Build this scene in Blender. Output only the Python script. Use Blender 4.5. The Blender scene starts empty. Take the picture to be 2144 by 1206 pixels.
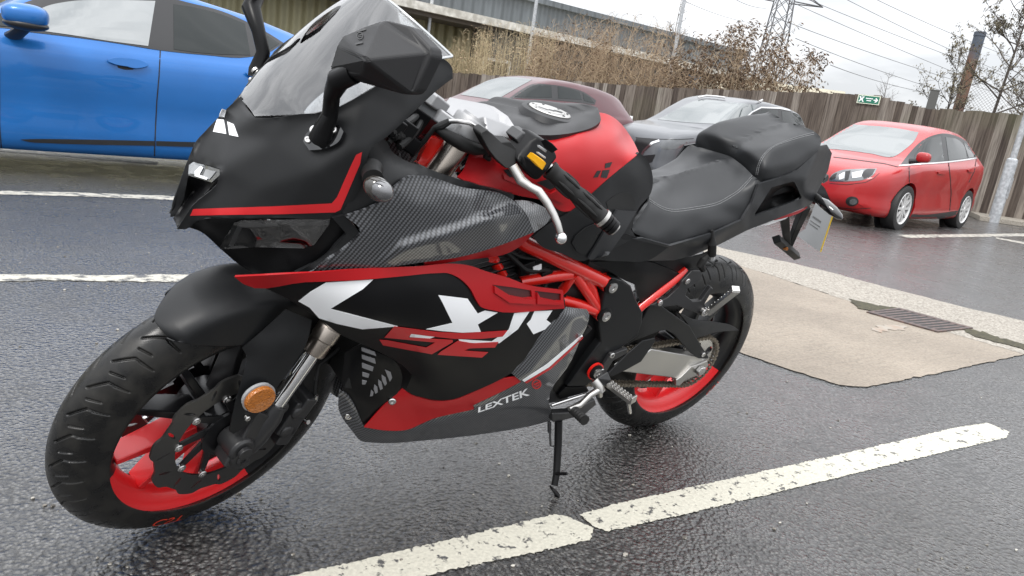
import bpy, bmesh, math, random
import numpy as np
from mathutils import Vector, Matrix, geometry
from mathutils.bvhtree import BVHTree
R = math.radians
SC = bpy.context.scene
COL = SC.collection
random.seed(7)

# ------------------------------------------------------------------ camera
PW, PH = 2144.0, 1206.0
CAM = np.array([1.7780276634, 1.4877000095, 0.9776554650])
YAW, PITCH, ROLL, FOC = -2.2304943897, 0.2542156059, 0.1482273090, 1531.7621961
LEAN, STEER, WB = 0.2279660959, 0.3053132824, 1.4027390320
_f = np.array([math.cos(YAW) * math.cos(PITCH), math.sin(YAW) * math.cos(PITCH), -math.sin(PITCH)])
_r0 = np.cross(_f, [0, 0, 1.0]); _r0 /= np.linalg.norm(_r0)
_u0 = np.cross(_r0, _f)
_r = math.cos(ROLL) * _r0 + math.sin(ROLL) * _u0
_u = -math.sin(ROLL) * _r0 + math.cos(ROLL) * _u0
cd = bpy.data.cameras.new('camera'); cam = bpy.data.objects.new('camera', cd); COL.objects.link(cam)
cam.matrix_world = Matrix(((_r[0], _u[0], -_f[0], CAM[0]), (_r[1], _u[1], -_f[1], CAM[1]), (_r[2], _u[2], -_f[2], CAM[2]), (0, 0, 0, 1)))
cd.sensor_fit = 'HORIZONTAL'; cd.sensor_width = 36; cd.lens = FOC / PW * 36
cd.clip_start = 0.05; cd.clip_end = 3000
SC.camera = cam

# ------------------------------------------------------------------ sky and light
SUN_EL, SUN_AZ = R(52), R(35)
w = bpy.data.worlds.new('World'); SC.world = w; w.use_nodes = True
nt = w.node_tree; nt.nodes.clear()
def N(t, k, **kw):
    n = t.nodes.new(k)
    for a, b in kw.items():
        if a in n.inputs: n.inputs[a].default_value = b
        else: setattr(n, a, b)
    return n
sky = N(nt, 'ShaderNodeTexSky', sky_type='NISHITA', sun_disc=False, sun_elevation=SUN_EL, sun_rotation=R(90) - SUN_AZ)
tc = N(nt, 'ShaderNodeTexCoord')
mp = N(nt, 'ShaderNodeMapping'); mp.inputs['Scale'].default_value = (1.6, 1.6, 5.0)
no = N(nt, 'ShaderNodeTexNoise', Scale=2.2, Detail=7.0, Roughness=0.55, Distortion=0.4)
cr = N(nt, 'ShaderNodeValToRGB')
cr.color_ramp.elements[0].position = 0.36; cr.color_ramp.elements[0].color = (6.8, 6.95, 7.2, 1)
cr.color_ramp.elements[1].position = 0.6; cr.color_ramp.elements[1].color = (9.6, 9.7, 9.9, 1)
mx = N(nt, 'ShaderNodeMix', data_type='RGBA'); mx.inputs['Factor'].default_value = 0.93
bg = N(nt, 'ShaderNodeBackground', Strength=0.10)
sx = N(nt, 'ShaderNodeSeparateXYZ'); zc = N(nt, 'ShaderNodeMath', operation='MAXIMUM'); zc.inputs[1].default_value = 0.0
zm = N(nt, 'ShaderNodeMath', operation='MULTIPLY_ADD'); zm.inputs[1].default_value = 2.0; zm.inputs[2].default_value = .82   # an overcast sky is brightest overhead
vm = N(nt, 'ShaderNodeVectorMath', operation='SCALE')
ow = N(nt, 'ShaderNodeOutputWorld')
L = nt.links.new
L(tc.outputs['Generated'], mp.inputs['Vector']); L(mp.outputs[0], no.inputs['Vector']); L(no.outputs['Fac'], cr.inputs[0])
L(sky.outputs[0], mx.inputs['A']); L(cr.outputs[0], mx.inputs['B']); L(tc.outputs['Generated'], sx.inputs[0]); L(sx.outputs['Z'], zc.inputs[0]); L(zc.outputs[0], zm.inputs[0])
L(mx.outputs['Result'], vm.inputs[0]); L(zm.outputs[0], vm.inputs['Scale']); L(vm.outputs[0], bg.inputs[0]); L(bg.outputs[0], ow.inputs[0])
ld = bpy.data.lights.new('sun', 'SUN'); ld.energy = 1.5; ld.angle = R(18); ld.color = (1, .97, .93)
sun = bpy.data.objects.new('sun', ld); COL.objects.link(sun)
sd = Vector((math.cos(SUN_EL) * math.cos(SUN_AZ), math.cos(SUN_EL) * math.sin(SUN_AZ), math.sin(SUN_EL)))
sun.rotation_euler = sd.to_track_quat('Z', 'Y').to_euler()
SC.view_settings.view_transform = 'Standard'; SC.view_settings.look = 'None'; SC.view_settings.gamma = 1
SC.view_settings.exposure = 0.36
SC.cycles.max_bounces = 8; SC.cycles.transparent_max_bounces = 16
SC.cycles.sample_clamp_indirect = 6

# ------------------------------------------------------------------ measuring: picture point -> place
CROP = {0: (0, 0, 1), 1: (340, 0, 2.0106), 2: (80, 560, 2.044), 3: (640, 540, 2.3197), 4: (680, 180, 2.871),
        5: (1200, 200, 3.015), 6: (1120, 500, 2.871), 7: (1300, 130, 2.54), 8: (0, 0, 3.0156), 9: (860, 0, 3.35), 10: (1400, 0, 2.8817)}
def pix(k, u, v): c = CROP[k]; return c[0] + u / c[2], c[1] + v / c[2]
def ray(px, py): return _f + _r * (px - PW / 2) / FOC - _u * (py - PH / 2) / FOC
def axrot(ax, a):
    ax = np.array(ax, float); ax /= np.linalg.norm(ax)
    K = np.array([[0, -ax[2], ax[1]], [ax[2], 0, -ax[0]], [-ax[1], ax[0], 0]])
    return np.eye(3) + math.sin(a) * K + (1 - math.cos(a)) * K @ K
ML = axrot((1, 0, 0), -LEAN)                                   # lean of the bike on its stand
SA = np.array([-math.sin(R(25)), 0, math.cos(R(25))]); SO = np.array([WB + .09, 0, 0])
MS = axrot(SA, STEER)                                          # steering turn
def turn(X): return (np.atleast_2d(X) - SO) @ MS.T + SO        # steered part -> bike frame
OB = ML.T @ CAM; OS = MS.T @ (OB - SO) + SO                    # eye in bike / steered frame
def dirs(px, py, fr):
    d = ray(px, py)
    if fr == 'W': return CAM, d
    if isinstance(fr, tuple): return fr[0].T @ (CAM - fr[1]), fr[0].T @ d
    d = ML.T @ d
    if fr == 'B': return OB, d
    return OS, MS.T @ d
def at(px, py, y, fr='B'):                                     # on the lengthwise plane y
    o, d = dirs(px, py, fr); return o + d * ((y - o[1]) / d[1])
def atx(px, py, x, fr='B'):
    o, d = dirs(px, py, fr); return o + d * ((x - o[0]) / d[0])
def atk(k, u, v, y, fr='B'): return at(*pix(k, u, v), y, fr)
def gz(x, y):                                                  # the yard falls away gently past the bays
    t = max(0.0, -y - 1.5)
    return -0.03 * t if t < 25 else -.75
def gp(px, py, dz=0.0):
    d = ray(px, py); z = 0.0
    for i in range(30):
        X = CAM + d * ((z + dz - CAM[2]) / d[2]); z = gz(X[0], X[1])
    return X
def far(px, py, dep):                                          # at a given depth from the camera
    return CAM + ray(px, py) * dep

# ------------------------------------------------------------------ objects
def link(name, me, m, parent=None):
    o = bpy.data.objects.new(name, me); COL.objects.link(o)
    if m is not None:
        for q in (m if isinstance(m, (list, tuple)) else [m]): me.materials.append(q)
    if parent is not None: o.parent = parent
    return o
def tag(o, label, cat, group=None, kind=None):
    if label: o['label'] = label
    if cat: o['category'] = cat
    if group: o['group'] = group
    if kind: o['kind'] = kind
    return o
def thing(name, label, cat, loc=(0, 0, 0), rz=0.0, group=None):
    o = bpy.data.objects.new(name, None); COL.objects.link(o); o.location = loc; o.rotation_euler = (0, 0, rz)
    o.empty_display_size = .2
    return tag(o, label, cat, group)
def mesh(V, F, smooth=True, sharp=35, mi=None):
    me = bpy.data.meshes.new('mesh'); me.from_pydata([tuple(map(float, v)) for v in V], [], [tuple(int(i) for i in f) for f in F])
    if mi is not None: me.polygons.foreach_set('material_index', np.array(mi, dtype=np.int32))
    if smooth:
        me.polygons.foreach_set('use_smooth', np.ones(len(me.polygons), dtype=bool))
        if sharp: me.set_sharp_from_angle(angle=R(sharp))
    me.update(); return me
class MB:
    'collects shapes that become ONE mesh object'
    def __init__(s): s.V = []; s.F = []; s.M = []; s.m = 0
    def add(s, V, F):
        b = len(s.V); s.V += [tuple(map(float, v)) for v in V]; s.F += [tuple(int(i) + b for i in f) for f in F]; s.M += [s.m] * len(F); return s
    def box(s, c, d, rot=None, ch=0.0):
        V = np.array([(x, y, z) for x in (-.5, .5) for y in (-.5, .5) for z in (-.5, .5)]) * np.array(d)
        if rot is not None: V = V @ np.array(rot).T
        return s.add(V + np.array(c), [(0, 1, 3, 2), (4, 6, 7, 5), (0, 4, 5, 1), (2, 3, 7, 6), (0, 2, 6, 4), (1, 5, 7, 3)])
    def tube(s, P, r, n=12, cap=True, flat=None):
        P = np.array(P, float); k = len(P); r = np.ones(k) * np.array(r, float)
        T = np.gradient(P, axis=0); T /= np.linalg.norm(T, axis=1)[:, None] + 1e-12
        a = np.cross(T[0], (0, 0, 1.0))
        if np.linalg.norm(a) < .1: a = np.cross(T[0], (0, 1.0, 0))
        a /= np.linalg.norm(a); V = []
        th = np.linspace(0, 2 * np.pi, n, endpoint=False)
        for i in range(k):
            a = a - T[i] * (a @ T[i]); a /= np.linalg.norm(a); b = np.cross(T[i], a)
            fl = 1 if flat is None else flat
            V += list(P[i] + r[i] * (np.cos(th)[:, None] * a + fl * np.sin(th)[:, None] * b))
        F = [(i * n + j, i * n + (j + 1) % n, (i + 1) * n + (j + 1) % n, (i + 1) * n + j) for i in range(k - 1) for j in range(n)]
        if cap: F += [tuple(range(n))[::-1], tuple((k - 1) * n + j for j in range(n))]
        return s.add(V, F)
    def lathe(s, o, ax, prof, n=24, cap=True):
        'prof: (radius, height along ax)'
        ax = np.array(ax, float); ax /= np.linalg.norm(ax); a = np.cross(ax, (0, 0, 1.0))
        if np.linalg.norm(a) < .1: a = np.cross(ax, (0, 1.0, 0))
        a /= np.linalg.norm(a); b = np.cross(ax, a); th = np.linspace(0, 2 * np.pi, n, endpoint=False); V = []
        for r, h in prof: V += list(np.array(o) + ax * h + r * (np.cos(th)[:, None] * a + np.sin(th)[:, None] * b))
        k = len(prof)
        F = [(i * n + j, i * n + (j + 1) % n, (i + 1) * n + (j + 1) % n, (i + 1) * n + j) for i in range(k - 1) for j in range(n)]
        if cap: F += [tuple(range(n))[::-1], tuple((k - 1) * n + j for j in range(n))]
        return s.add(V, F)
    def ball(s, c, r, n=16, rot=None, pw=1.0):
        V = []; r = np.ones(3) * np.array(r)
        for i in range(n + 1):
            p = np.pi * i / n
            for j in range(2 * n): q = np.pi * j / n; V.append((math.sin(p) * math.cos(q), math.sin(p) * math.sin(q), math.cos(p)))
        V = np.array(V); V = np.sign(V) * np.abs(V) ** pw * r
        if rot is not None: V = V @ np.array(rot).T
        m = 2 * n
        return s.add(V + np.array(c), [(i * m + j, (i + 1) * m + j, (i + 1) * m + (j + 1) % m, i * m + (j + 1) % m) for i in range(n) for j in range(m)])
    def prism(s, P, d):
        'polygon P (3-D) pushed along d'
        P = np.array(P, float); n = len(P); d = np.array(d, float)
        return s.add(np.vstack([P, P + d]), [tuple(range(n))[::-1], tuple(range(n, 2 * n))] + [(i, (i + 1) % n, n + (i + 1) % n, n + i) for i in range(n)])
    def build(s, name, m, parent=None, fr='B', smooth=True, sharp=35, bevel=0.0, mirror=False):
        V = np.array(s.V)
        F = list(s.F); M = list(s.M)
        if fr == 'S': V = turn(V)
        me = mesh(V, F, False, 0, M)
        bm = bmesh.new(); bm.from_mesh(me); bmesh.ops.recalc_face_normals(bm, faces=bm.faces); bm.to_mesh(me); bm.free()
        if smooth:
            me.polygons.foreach_set('use_smooth', np.ones(len(me.polygons), dtype=bool)); me.set_sharp_from_angle(angle=R(sharp))
        o = link(name, me, m, parent)
        if bevel: bev(o, bevel)
        if mirror: other_side(o, bevel)
        return o
def bev(o, wd, seg=2, ang=32):
    b = o.modifiers.new('bevel', 'BEVEL'); b.width = wd; b.segments = seg; b.limit_method = 'ANGLE'; b.angle_limit = R(ang)
    b.harden_normals = True
    return o

# ------------------------------------------------------------------ shaped panels
def tps(C, Y):
    C = np.array(C, float) / 100; Y = np.array(Y, float); n = len(C)
    def K(A, B):
        d2 = ((A[:, None] - B[None]) ** 2).sum(-1); return .5 * d2 * np.log(d2 + 1e-12)
    A = np.zeros((n + 3, n + 3)); A[:n, :n] = K(C, C) + 1e-5 * np.eye(n); A[:n, n] = 1; A[:n, n + 1:] = C
    A[n:, :n] = A[:n, n:].T
    s = np.linalg.solve(A, np.append(Y, [0, 0, 0]))
    return lambda P: K(np.array(P) / 100, C) @ s[:n] + s[n] + (np.array(P) / 100) @ s[n + 1:]
def inpoly(P, Q):
    P = np.atleast_2d(P); x, y = P[:, 0], P[:, 1]; c = np.zeros(len(P), bool); n = len(Q)
    for i in range(n):
        x1, y1 = Q[i][:2]; x2, y2 = Q[(i + 1) % n][:2]
        if y1 == y2: continue
        h = ((y1 > y) != (y2 > y)) & (x < (x2 - x1) * (y - y1) / (y2 - y1) + x1); c ^= h
    return c
def roundline(Q, corner=48, n=5):
    'closed outline with its gentle bends rounded (Catmull-Rom), sharp corners kept'
    Q = np.array(Q, float); m = len(Q); out = []
    d = [Q[(i + 1) % m, :2] - Q[i, :2] for i in range(m)]
    def sharp(i):
        a, b = d[i - 1], d[i]; c = a @ b / (np.linalg.norm(a) * np.linalg.norm(b) + 1e-9); return math.degrees(math.acos(max(-1, min(1, c)))) > corner
    S = [sharp(i) for i in range(m)]
    for i in range(m):
        p1, p2 = Q[i], Q[(i + 1) % m]; L1 = np.linalg.norm(p2 - p1)
        def tan(j, a, b, c):
            if S[j]: return None
            l1 = np.linalg.norm(b - a) + 1e-9; l2 = np.linalg.norm(c - b) + 1e-9
            return ((b - a) / l1 * l2 + (c - b) / l2 * l1) / (l1 + l2)
        t1 = tan(i, Q[i - 1], p1, p2); t2 = tan((i + 1) % m, p1, p2, Q[(i + 2) % m])
        t1 = (p2 - p1) if t1 is None else t1 * L1; t2 = (p2 - p1) if t2 is None else t2 * L1
        for t in np.linspace(0, 1, n, endpoint=False):
            h = (2 * t**3 - 3 * t**2 + 1, t**3 - 2 * t**2 + t, -2 * t**3 + 3 * t**2, t**3 - t**2)
            out.append(h[0] * p1 + h[1] * t1 + h[2] * p2 + h[3] * t2)
    return np.array(out)
def resample(Q, step):
    out = []
    for i in range(len(Q)):
        a, b = Q[i], Q[(i + 1) % len(Q)]; n = max(1, int(round(np.linalg.norm(b[:2] - a[:2]) / step)))
        out += [a + (b - a) * t / n for t in range(n)]
    return np.array(out)
def cdt(P, loops, extra=()):
    E = []
    for lp in loops: E += [(lp[i], lp[(i + 1) % len(lp)]) for i in range(len(lp))]
    E += list(extra)
    r = geometry.delaunay_2d_cdt([Vector((float(p[0]), float(p[1]))) for p in P], E, [], 0, 1e-4)
    return np.array([tuple(v) for v in r[0]]), [tuple(f) for f in r[2]], r[3]
def fill(outline, holes, step):
    'dense triangles inside an outline given in picture units'
    lp = [resample(np.array(outline, float)[:, :2], step)] + [resample(np.array(h, float)[:, :2], step) for h in holes]
    mn, mxx = lp[0].min(0), lp[0].max(0); g = []
    j = 0; yy = mn[1]
    while yy <= mxx[1]:
        xs = np.arange(mn[0] + (step / 2 if j % 2 else 0), mxx[0], step); g += [(x, yy) for x in xs]; yy += step * .866; j += 1
    g = np.array(g) if g else np.zeros((0, 2))
    if len(g):
        k = inpoly(g, lp[0])
        for h in lp[1:]: k &= ~inpoly(g, h)
        al = np.vstack(lp); g = g[k]
        if len(g): g = g[np.sqrt(((g[:, None] - al[None]) ** 2).sum(-1)).min(1) > .55 * step]
    P = np.vstack(lp + [g]); idx = []; b = 0
    for q in lp: idx.append(list(range(b, b + len(q)))); b += len(q)
    V, F, _ = cdt(P, idx); T = [(f[0], f[i], f[i + 1]) for f in F for i in range(1, len(f) - 1)]
    c = V[np.array(T)].mean(1); k = inpoly(c, lp[0])
    for h in lp[1:]: k &= ~inpoly(c, h)
    return V, [t for t, q in zip(T, k) if q]
def facets(C, lines, nout, P):
    'height over the picture plane, flat between the given creases'
    C = np.array(C, float)
    V, F, orig = cdt(C[:, :2], [list(range(nout))], lines)
    Y = np.array([np.mean([C[i, 2] for i in o]) if len(o) else np.nan for o in orig])
    if np.isnan(Y).any():
        f = tps(C[:, :2], C[:, 2]); k = np.isnan(Y); Y[k] = f(V[k])
    y = np.full(len(P), np.nan); best = np.full(len(P), -9.0)
    for f in F:
        for i in range(1, len(f) - 1):
            a, b, c = V[f[0]], V[f[i]], V[f[i + 1]]; den = (b[1] - c[1]) * (a[0] - c[0]) + (c[0] - b[0]) * (a[1] - c[1])
            if abs(den) < 1e-9: continue
            l1 = ((b[1] - c[1]) * (P[:, 0] - c[0]) + (c[0] - b[0]) * (P[:, 1] - c[1])) / den
            l2 = ((c[1] - a[1]) * (P[:, 0] - c[0]) + (a[0] - c[0]) * (P[:, 1] - c[1])) / den
            l3 = 1 - l1 - l2; mn = np.minimum(np.minimum(l1, l2), l3); k = mn > best
            y[k] = (l1 * Y[f[0]] + l2 * Y[f[i]] + l3 * Y[f[i + 1]])[k]; best[k] = mn[k]
    return y
def shell(V, T, thick, eye, mirror=False, fr='B', tin=None):
    V = np.array(V, float); T = np.array(T)
    n = np.cross(V[T[:, 1]] - V[T[:, 0]], V[T[:, 2]] - V[T[:, 0]])
    if np.sum((n * (eye - V[T[:, 0]])).sum(1)) < 0: T = T[:, ::-1]
    if mirror:
        V = np.vstack([V, V * np.array([1, -1, 1])]); m = len(V) // 2; T2 = T[:, ::-1] + m
        mid = np.where(np.abs(V[:m, 1]) < 2e-3)[0]; mp_ = np.arange(2 * m); mp_[mid + m] = mid; V[mid, 1] = 0
        T = np.vstack([T, mp_[T2]])
    nrm = np.zeros_like(V); fn = np.cross(V[T[:, 1]] - V[T[:, 0]], V[T[:, 2]] - V[T[:, 0]])
    for i in range(3): np.add.at(nrm, T[:, i], fn)
    nrm /= np.linalg.norm(nrm, axis=1)[:, None] + 1e-12
    ed = {}
    for t in T:
        for i in range(3): ed[(t[i], t[(i + 1) % 3])] = 1
    rim = [(a, b) for (a, b) in ed if (b, a) not in ed]
    k = len(V); used = np.unique(T)
    V2 = np.vstack([V, V - nrm * thick])
    F = [tuple(t) for t in T] + [tuple(t[::-1] + k) for t in T] + [(b, a, a + k, b + k) for a, b in rim]
    rp = np.full(2 * k, -1); us = np.concatenate([used, used + k]); rp[us] = np.arange(len(us))
    V2 = V2[us]; F = [tuple(rp[list(f)]) for f in F]
    if fr == 'S': V2 = turn(V2)
    return V2, F, (V, T)
SURF = {}
def other_side(o, bevel=0):
    'the same part on the other side of the machine'
    me = o.data.copy(); V = np.array([tuple(v.co) for v in me.vertices]) * np.array([1, -1, 1])
    bm = bmesh.new(); bm.from_mesh(me)
    for v in bm.verts: v.co.y = -v.co.y
    bmesh.ops.reverse_faces(bm, faces=bm.faces); bm.to_mesh(me); bm.free()
    q = bpy.data.objects.new(o.name.split('.')[0], me); COL.objects.link(q); q.parent = o.parent
    if bevel: bev(q, bevel, 2, 45)
    return q
def panel(name, m, k, outl, inner=(), lines=(), mode='f', thick=.004, mirror=False, parent=None, fr='B', step=None, sm=4,
          rnd=True, holes=(), bevel=.0012, off=0.0, key=None, sharp=40, ctl=None):
    'a body panel: outline and creases as (u, v, y) in a view of the photograph, y its real sideways distance'
    sc = CROP[k][2]; q = lambda p: np.array([*pix(k, p[0], p[1]), p[2] if len(p) > 2 else 0])
    O = np.array([q(p) for p in outl]); step = step or 9.0
    C = [tuple(p) for p in O]; ln = []
    for li in lines:
        ids = []
        for p in li:
            c = q(p); d = [abs(c[0] - x[0]) + abs(c[1] - x[1]) for x in C]; j = int(np.argmin(d))
            if d[j] < 1.0: ids.append(j)
            else: C.append(tuple(c)); ids.append(len(C) - 1)
        ln += list(zip(ids[:-1], ids[1:]))
    C += [tuple(q(p)) for p in inner]
    O2 = roundline(O) if rnd else O
    H = [[pix(k, *p[:2]) for p in h] for h in holes]
    P, T = fill(O2, H, step)
    if mode == 'f':
        y = facets(C, ln, len(O), P)
        nb = [set() for _ in P]
        for t in T:
            for i in range(3): nb[t[i]] |= {t[(i + 1) % 3], t[(i + 2) % 3]}
        A = [np.array(list(b)) for b in nb]
        ce = np.zeros(len(P), bool)
        if mirror:
            for i in range(len(O)):
                if O[i][2] == 0 and O[(i + 1) % len(O)][2] == 0:
                    pl = np.vstack([O2[i * 5:i * 5 + 5], O2[(i * 5 + 5) % len(O2)][None]]) if rnd else np.array([O[i], O[(i + 1) % len(O)]])
                    for a, b in zip(pl[:-1, :2], pl[1:, :2]):
                        t = np.clip(((P - a) @ (b - a)) / ((b - a) @ (b - a) + 1e-9), 0, 1); ce |= np.linalg.norm(P - a - t[:, None] * (b - a), axis=1) < .4
            y = np.where(ce, 0, y)
        for _ in range(sm):
            y = np.array([y[i] if (ce[i] or len(A[i]) == 0) else .4 * y[i] + .6 * y[A[i]].mean() for i in range(len(y))])
    else:
        if ctl is not None: C = [tuple(q(p)) for p in ctl]
        y = tps(np.array(C)[:, :2], np.array(C)[:, 2])(P)
    if mirror and ctl is None:
        for i in range(len(O)):
            if O[i][2] == 0 and O[(i + 1) % len(O)][2] == 0:
                pl = np.vstack([O2[i * 5:i * 5 + 5], O2[(i * 5 + 5) % len(O2)][None]]) if rnd else np.array([O[i], O[(i + 1) % len(O)]])
                for a, b in zip(pl[:-1, :2], pl[1:, :2]):
                    t = np.clip(((P - a) @ (b - a)) / ((b - a) @ (b - a) + 1e-9), 0, 1); y = np.where(np.linalg.norm(P - a - t[:, None] * (b - a), axis=1) < .4, 0, y)
    y = y + off * ((np.abs(y) > 1e-6) if mirror else 1)
    V = np.array([at(p[0], p[1], yy, fr) for p, yy in zip(P, y)])
    twin = mirror and not (np.abs(V[:, 1]) < 2e-3).any()
    V2, F, base = shell(V, T, thick, OB if fr == 'B' else (OS if fr == 'S' else CAM), mirror and not twin, fr)
    o = link(name, mesh(V2, F, True, sharp), m, parent)
    if twin: other_side(o, bevel)
    if key: SURF[key] = BVHTree.FromPolygons([tuple(v) for v in base[0]], [tuple(t) for t in base[1].tolist()])
    if bevel: bev(o, bevel, 2, 45)
    return o
def project(P, key, off, fr='B', miss=None):
    out = []; bv = SURF[key]
    for p in P:
        o, d = dirs(p[0], p[1], fr); dv = Vector(d).normalized()
        h = bv.ray_cast(Vector(o), dv)
        if h[0] is None and miss is not None: miss.append(len(out))
        if h[0] is None:
            f = bv.find_nearest(Vector(o + d * 1.25)); best = None
            for t in np.linspace(.7, 2.6, 60):
                f = bv.find_nearest(Vector(o) + dv * t)
                if best is None or f[3] < best[1]: best = (Vector(o) + dv * t, f[3], f[1])
            h = (best[0], best[2])
        n = h[1]
        if n.dot(dv) > 0: n = -n
        out.append(np.array(h[0] + n * off))
    return np.array(out)
def sticker(name, m, k, polys, key, off=.0009, thick=.0006, parent=None, step=7.0, rnd=False, fr='B', bevel=0, mirror=False, holes=None):
    'flat graphics or raised trim laid on a panel, one object each'
    out = []
    for n_, pl in enumerate(polys):
        Q = np.array([pix(k, *p[:2]) + (0,) for p in pl])
        if rnd: Q = roundline(Q)
        P, T = fill(Q, [[pix(k, *p) for p in h] for h in (holes[n_] if holes else [])], step)
        ms = [] if isinstance(fr, tuple) else None; V_ = project(P, key, off, fr, ms)
        if ms: ms = set(ms); T = [t_ for t_ in T if not (set(t_) & ms)]
        if not len(T): continue
        V2, F, _ = shell(V_, T, thick, dirs(0, 0, fr)[0], False, 'B')
        o = link(name, mesh(turn(V2) if fr == 'S' else V2, F, True, 40), m, parent); out.append(o)
        if bevel: bev(o, bevel, 2, 45)
        if mirror: other_side(o, bevel)
    return out[0] if out else None
def plate(name, m, k, pts, thick=.01, parent=None, fr='B', bevel=.002, rnd=False, mirror=False, holes=()):
    'flat plate or casting: outline points with their own y, pushed inwards by thick'
    Q = np.array([(*pix(k, p[0], p[1]), p[2]) for p in pts])
    if rnd: Q = roundline(Q)
    C = Q.copy(); P, T = fill(Q, [[pix(k, *p) for p in h] for h in holes], 40)
    f = tps(C[:, :2], C[:, 2]) if len(C) > 3 else None
    V = np.array([at(p[0], p[1], yy, fr) for p, yy in zip(P, f(P))])
    T = np.array(T); n = np.cross(V[T[:, 1]] - V[T[:, 0]], V[T[:, 2]] - V[T[:, 0]])
    if np.sum((n * ((OB if fr == 'B' else OS) - V[T[:, 0]])).sum(1)) < 0: T = T[:, ::-1]
    ed = {}
    for t in T:
        for i in range(3): ed[(t[i], t[(i + 1) % 3])] = 1
    rim = [(a, b) for (a, b) in ed if (b, a) not in ed]; kk = len(V)
    V2 = np.vstack([V, V - np.array([0, thick, 0])])
    F = [tuple(t) for t in T] + [tuple(t[::-1] + kk) for t in T] + [(b, a, a + kk, b + kk) for a, b in rim]
    if fr == 'S': V2 = turn(V2)
    o = link(name, mesh(V2, F, True, 30), m, parent)
    if mirror: other_side(o, bevel)
    if bevel: bev(o, bevel, 2, 40)
    return o
def bolt(mb, c, ax, r=.008, h=.004):
    mb.lathe(c, ax, [(r * .1, -h), (r, -h), (r, h * .6), (r * .8, h), (r * .5, h), (r * .45, h * .2), (.0004, h * .2)], 14)
def text_mesh(s, size=1.0, bold=0.0):
    cu = bpy.data.curves.new('txt', 'FONT'); cu.body = s; cu.size = size; cu.resolution_u = 3; cu.offset = bold
    o = bpy.data.objects.new('txt', cu); COL.objects.link(o); bpy.context.view_layer.update()
    me = bpy.data.meshes.new_from_object(o.evaluated_get(bpy.context.evaluated_depsgraph_get()))
    V = np.array([tuple(v.co) for v in me.vertices]); F = [tuple(p.vertices) for p in me.polygons]
    bpy.data.objects.remove(o); bpy.data.curves.remove(cu); bpy.data.meshes.remove(me)
    return V, F
# ------------------------------------------------------------------ materials
def mat(name, col, rough=.5, metal=0.0, spec=.5, coat=0.0, **kw):
    m = bpy.data.materials.new(name); m.use_nodes = True; b = m.node_tree.nodes['Principled BSDF']
    b.inputs['Base Color'].default_value = (*col, 1); b.inputs['Roughness'].default_value = rough; b.inputs['Metallic'].default_value = metal
    b.inputs['Specular IOR Level'].default_value = spec; b.inputs['Coat Weight'].default_value = coat
    for a, v in kw.items(): b.inputs[a].default_value = v
    return m
def tex(m, scale=50.0, detail=4.0, coord='Object', sc=(1, 1, 1), kind='noise'):
    t = m.node_tree; c = N(t, 'ShaderNodeTexCoord'); p = N(t, 'ShaderNodeMapping'); p.inputs['Scale'].default_value = sc
    n = N(t, 'ShaderNodeTexNoise', Scale=scale, Detail=detail) if kind == 'noise' else N(t, 'ShaderNodeTexVoronoi', Scale=scale)
    t.links.new(c.outputs[coord], p.inputs[0]); t.links.new(p.outputs[0], n.inputs['Vector']); return n
def ramp(m, src, stops):
    t = m.node_tree; r = N(t, 'ShaderNodeValToRGB'); e = r.color_ramp.elements
    while len(e) < len(stops): e.new(.5)
    for i, (p, c) in enumerate(stops): e[i].position = p; e[i].color = (*(c if hasattr(c, '__len__') else (c, c, c)), 1)
    t.links.new(src, r.inputs[0]); return r
def bumpy(m, src, strength=.3, dist=.001):
    t = m.node_tree; b = N(t, 'ShaderNodeBump', Strength=strength, Distance=dist); t.links.new(src, b.inputs['Height'])
    bs = t.nodes['Principled BSDF']; t.links.new(b.outputs[0], bs.inputs['Normal']); return b
def setcol(m, src): m.node_tree.links.new(src, m.node_tree.nodes['Principled BSDF'].inputs['Base Color'])
def setrough(m, src): m.node_tree.links.new(src, m.node_tree.nodes['Principled BSDF'].inputs['Roughness'])
def mixc(m, fac, a, b):
    t = m.node_tree; x = N(t, 'ShaderNodeMix', data_type='RGBA')
    for s, v in (('A', a), ('B', b)):
        if hasattr(v, 'links'): t.links.new(v, x.inputs[s])
        else: x.inputs[s].default_value = (*v, 1)
    if hasattr(fac, 'links'): t.links.new(fac, x.inputs['Factor'])
    else: x.inputs['Factor'].default_value = fac
    return x.outputs['Result']
def math_(m, op, a, b=0.0, c=0.0):
    t = m.node_tree; x = N(t, 'ShaderNodeMath', operation=op)
    for i, v in enumerate((a, b, c)):
        if hasattr(v, 'links'): t.links.new(v, x.inputs[i])
        else: x.inputs[i].default_value = v
    return x.outputs[0]
M = {}
def plast(name, col, rough, bump=.08, sc=900, **kw):
    m = mat(name, col, rough, **kw); n = tex(m, sc, 3); bumpy(m, n.outputs['Fac'], bump, .0006)
    n2 = tex(m, 9, 4); r = ramp(m, n2.outputs['Fac'], [(.3, rough * .88), (.7, min(1, rough * 1.14))]); setrough(m, r.outputs[0]); M[name] = m; return m
plast('matte_black', (.0085, .009, .0098), .42, .05, spec=.32)
plast('satin_black', (.004, .004, .0045), .34, .03, spec=.2)
plast('grain_black', (.011, .011, .012), .48, .25, 600, spec=.4)
plast('tail_grey', (.018, .019, .021), .40, .05, spec=.4)
plast('dark_metal', (.02, .02, .021), .38, .05, metal=.0)
plast('vinyl', (.016, .017, .0185), .44, .3, 420, spec=.4)
plast('rubber', (.010, .010, .010), .6, .15, 400, spec=.35)
plast('red_satin', (.36, .006, .009), .38, .02, spec=.35)
plast('red_frame', (.68, .016, .010), .22, .01, coat=.6)
plast('rim_red', (.80, .016, .02), .34, .02, coat=.3)
plast('rim_black', (.008, .008, .009), .3, .02)
plast('alloy', (.5, .49, .47), .36, .12, 1400, metal=1.0)
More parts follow.
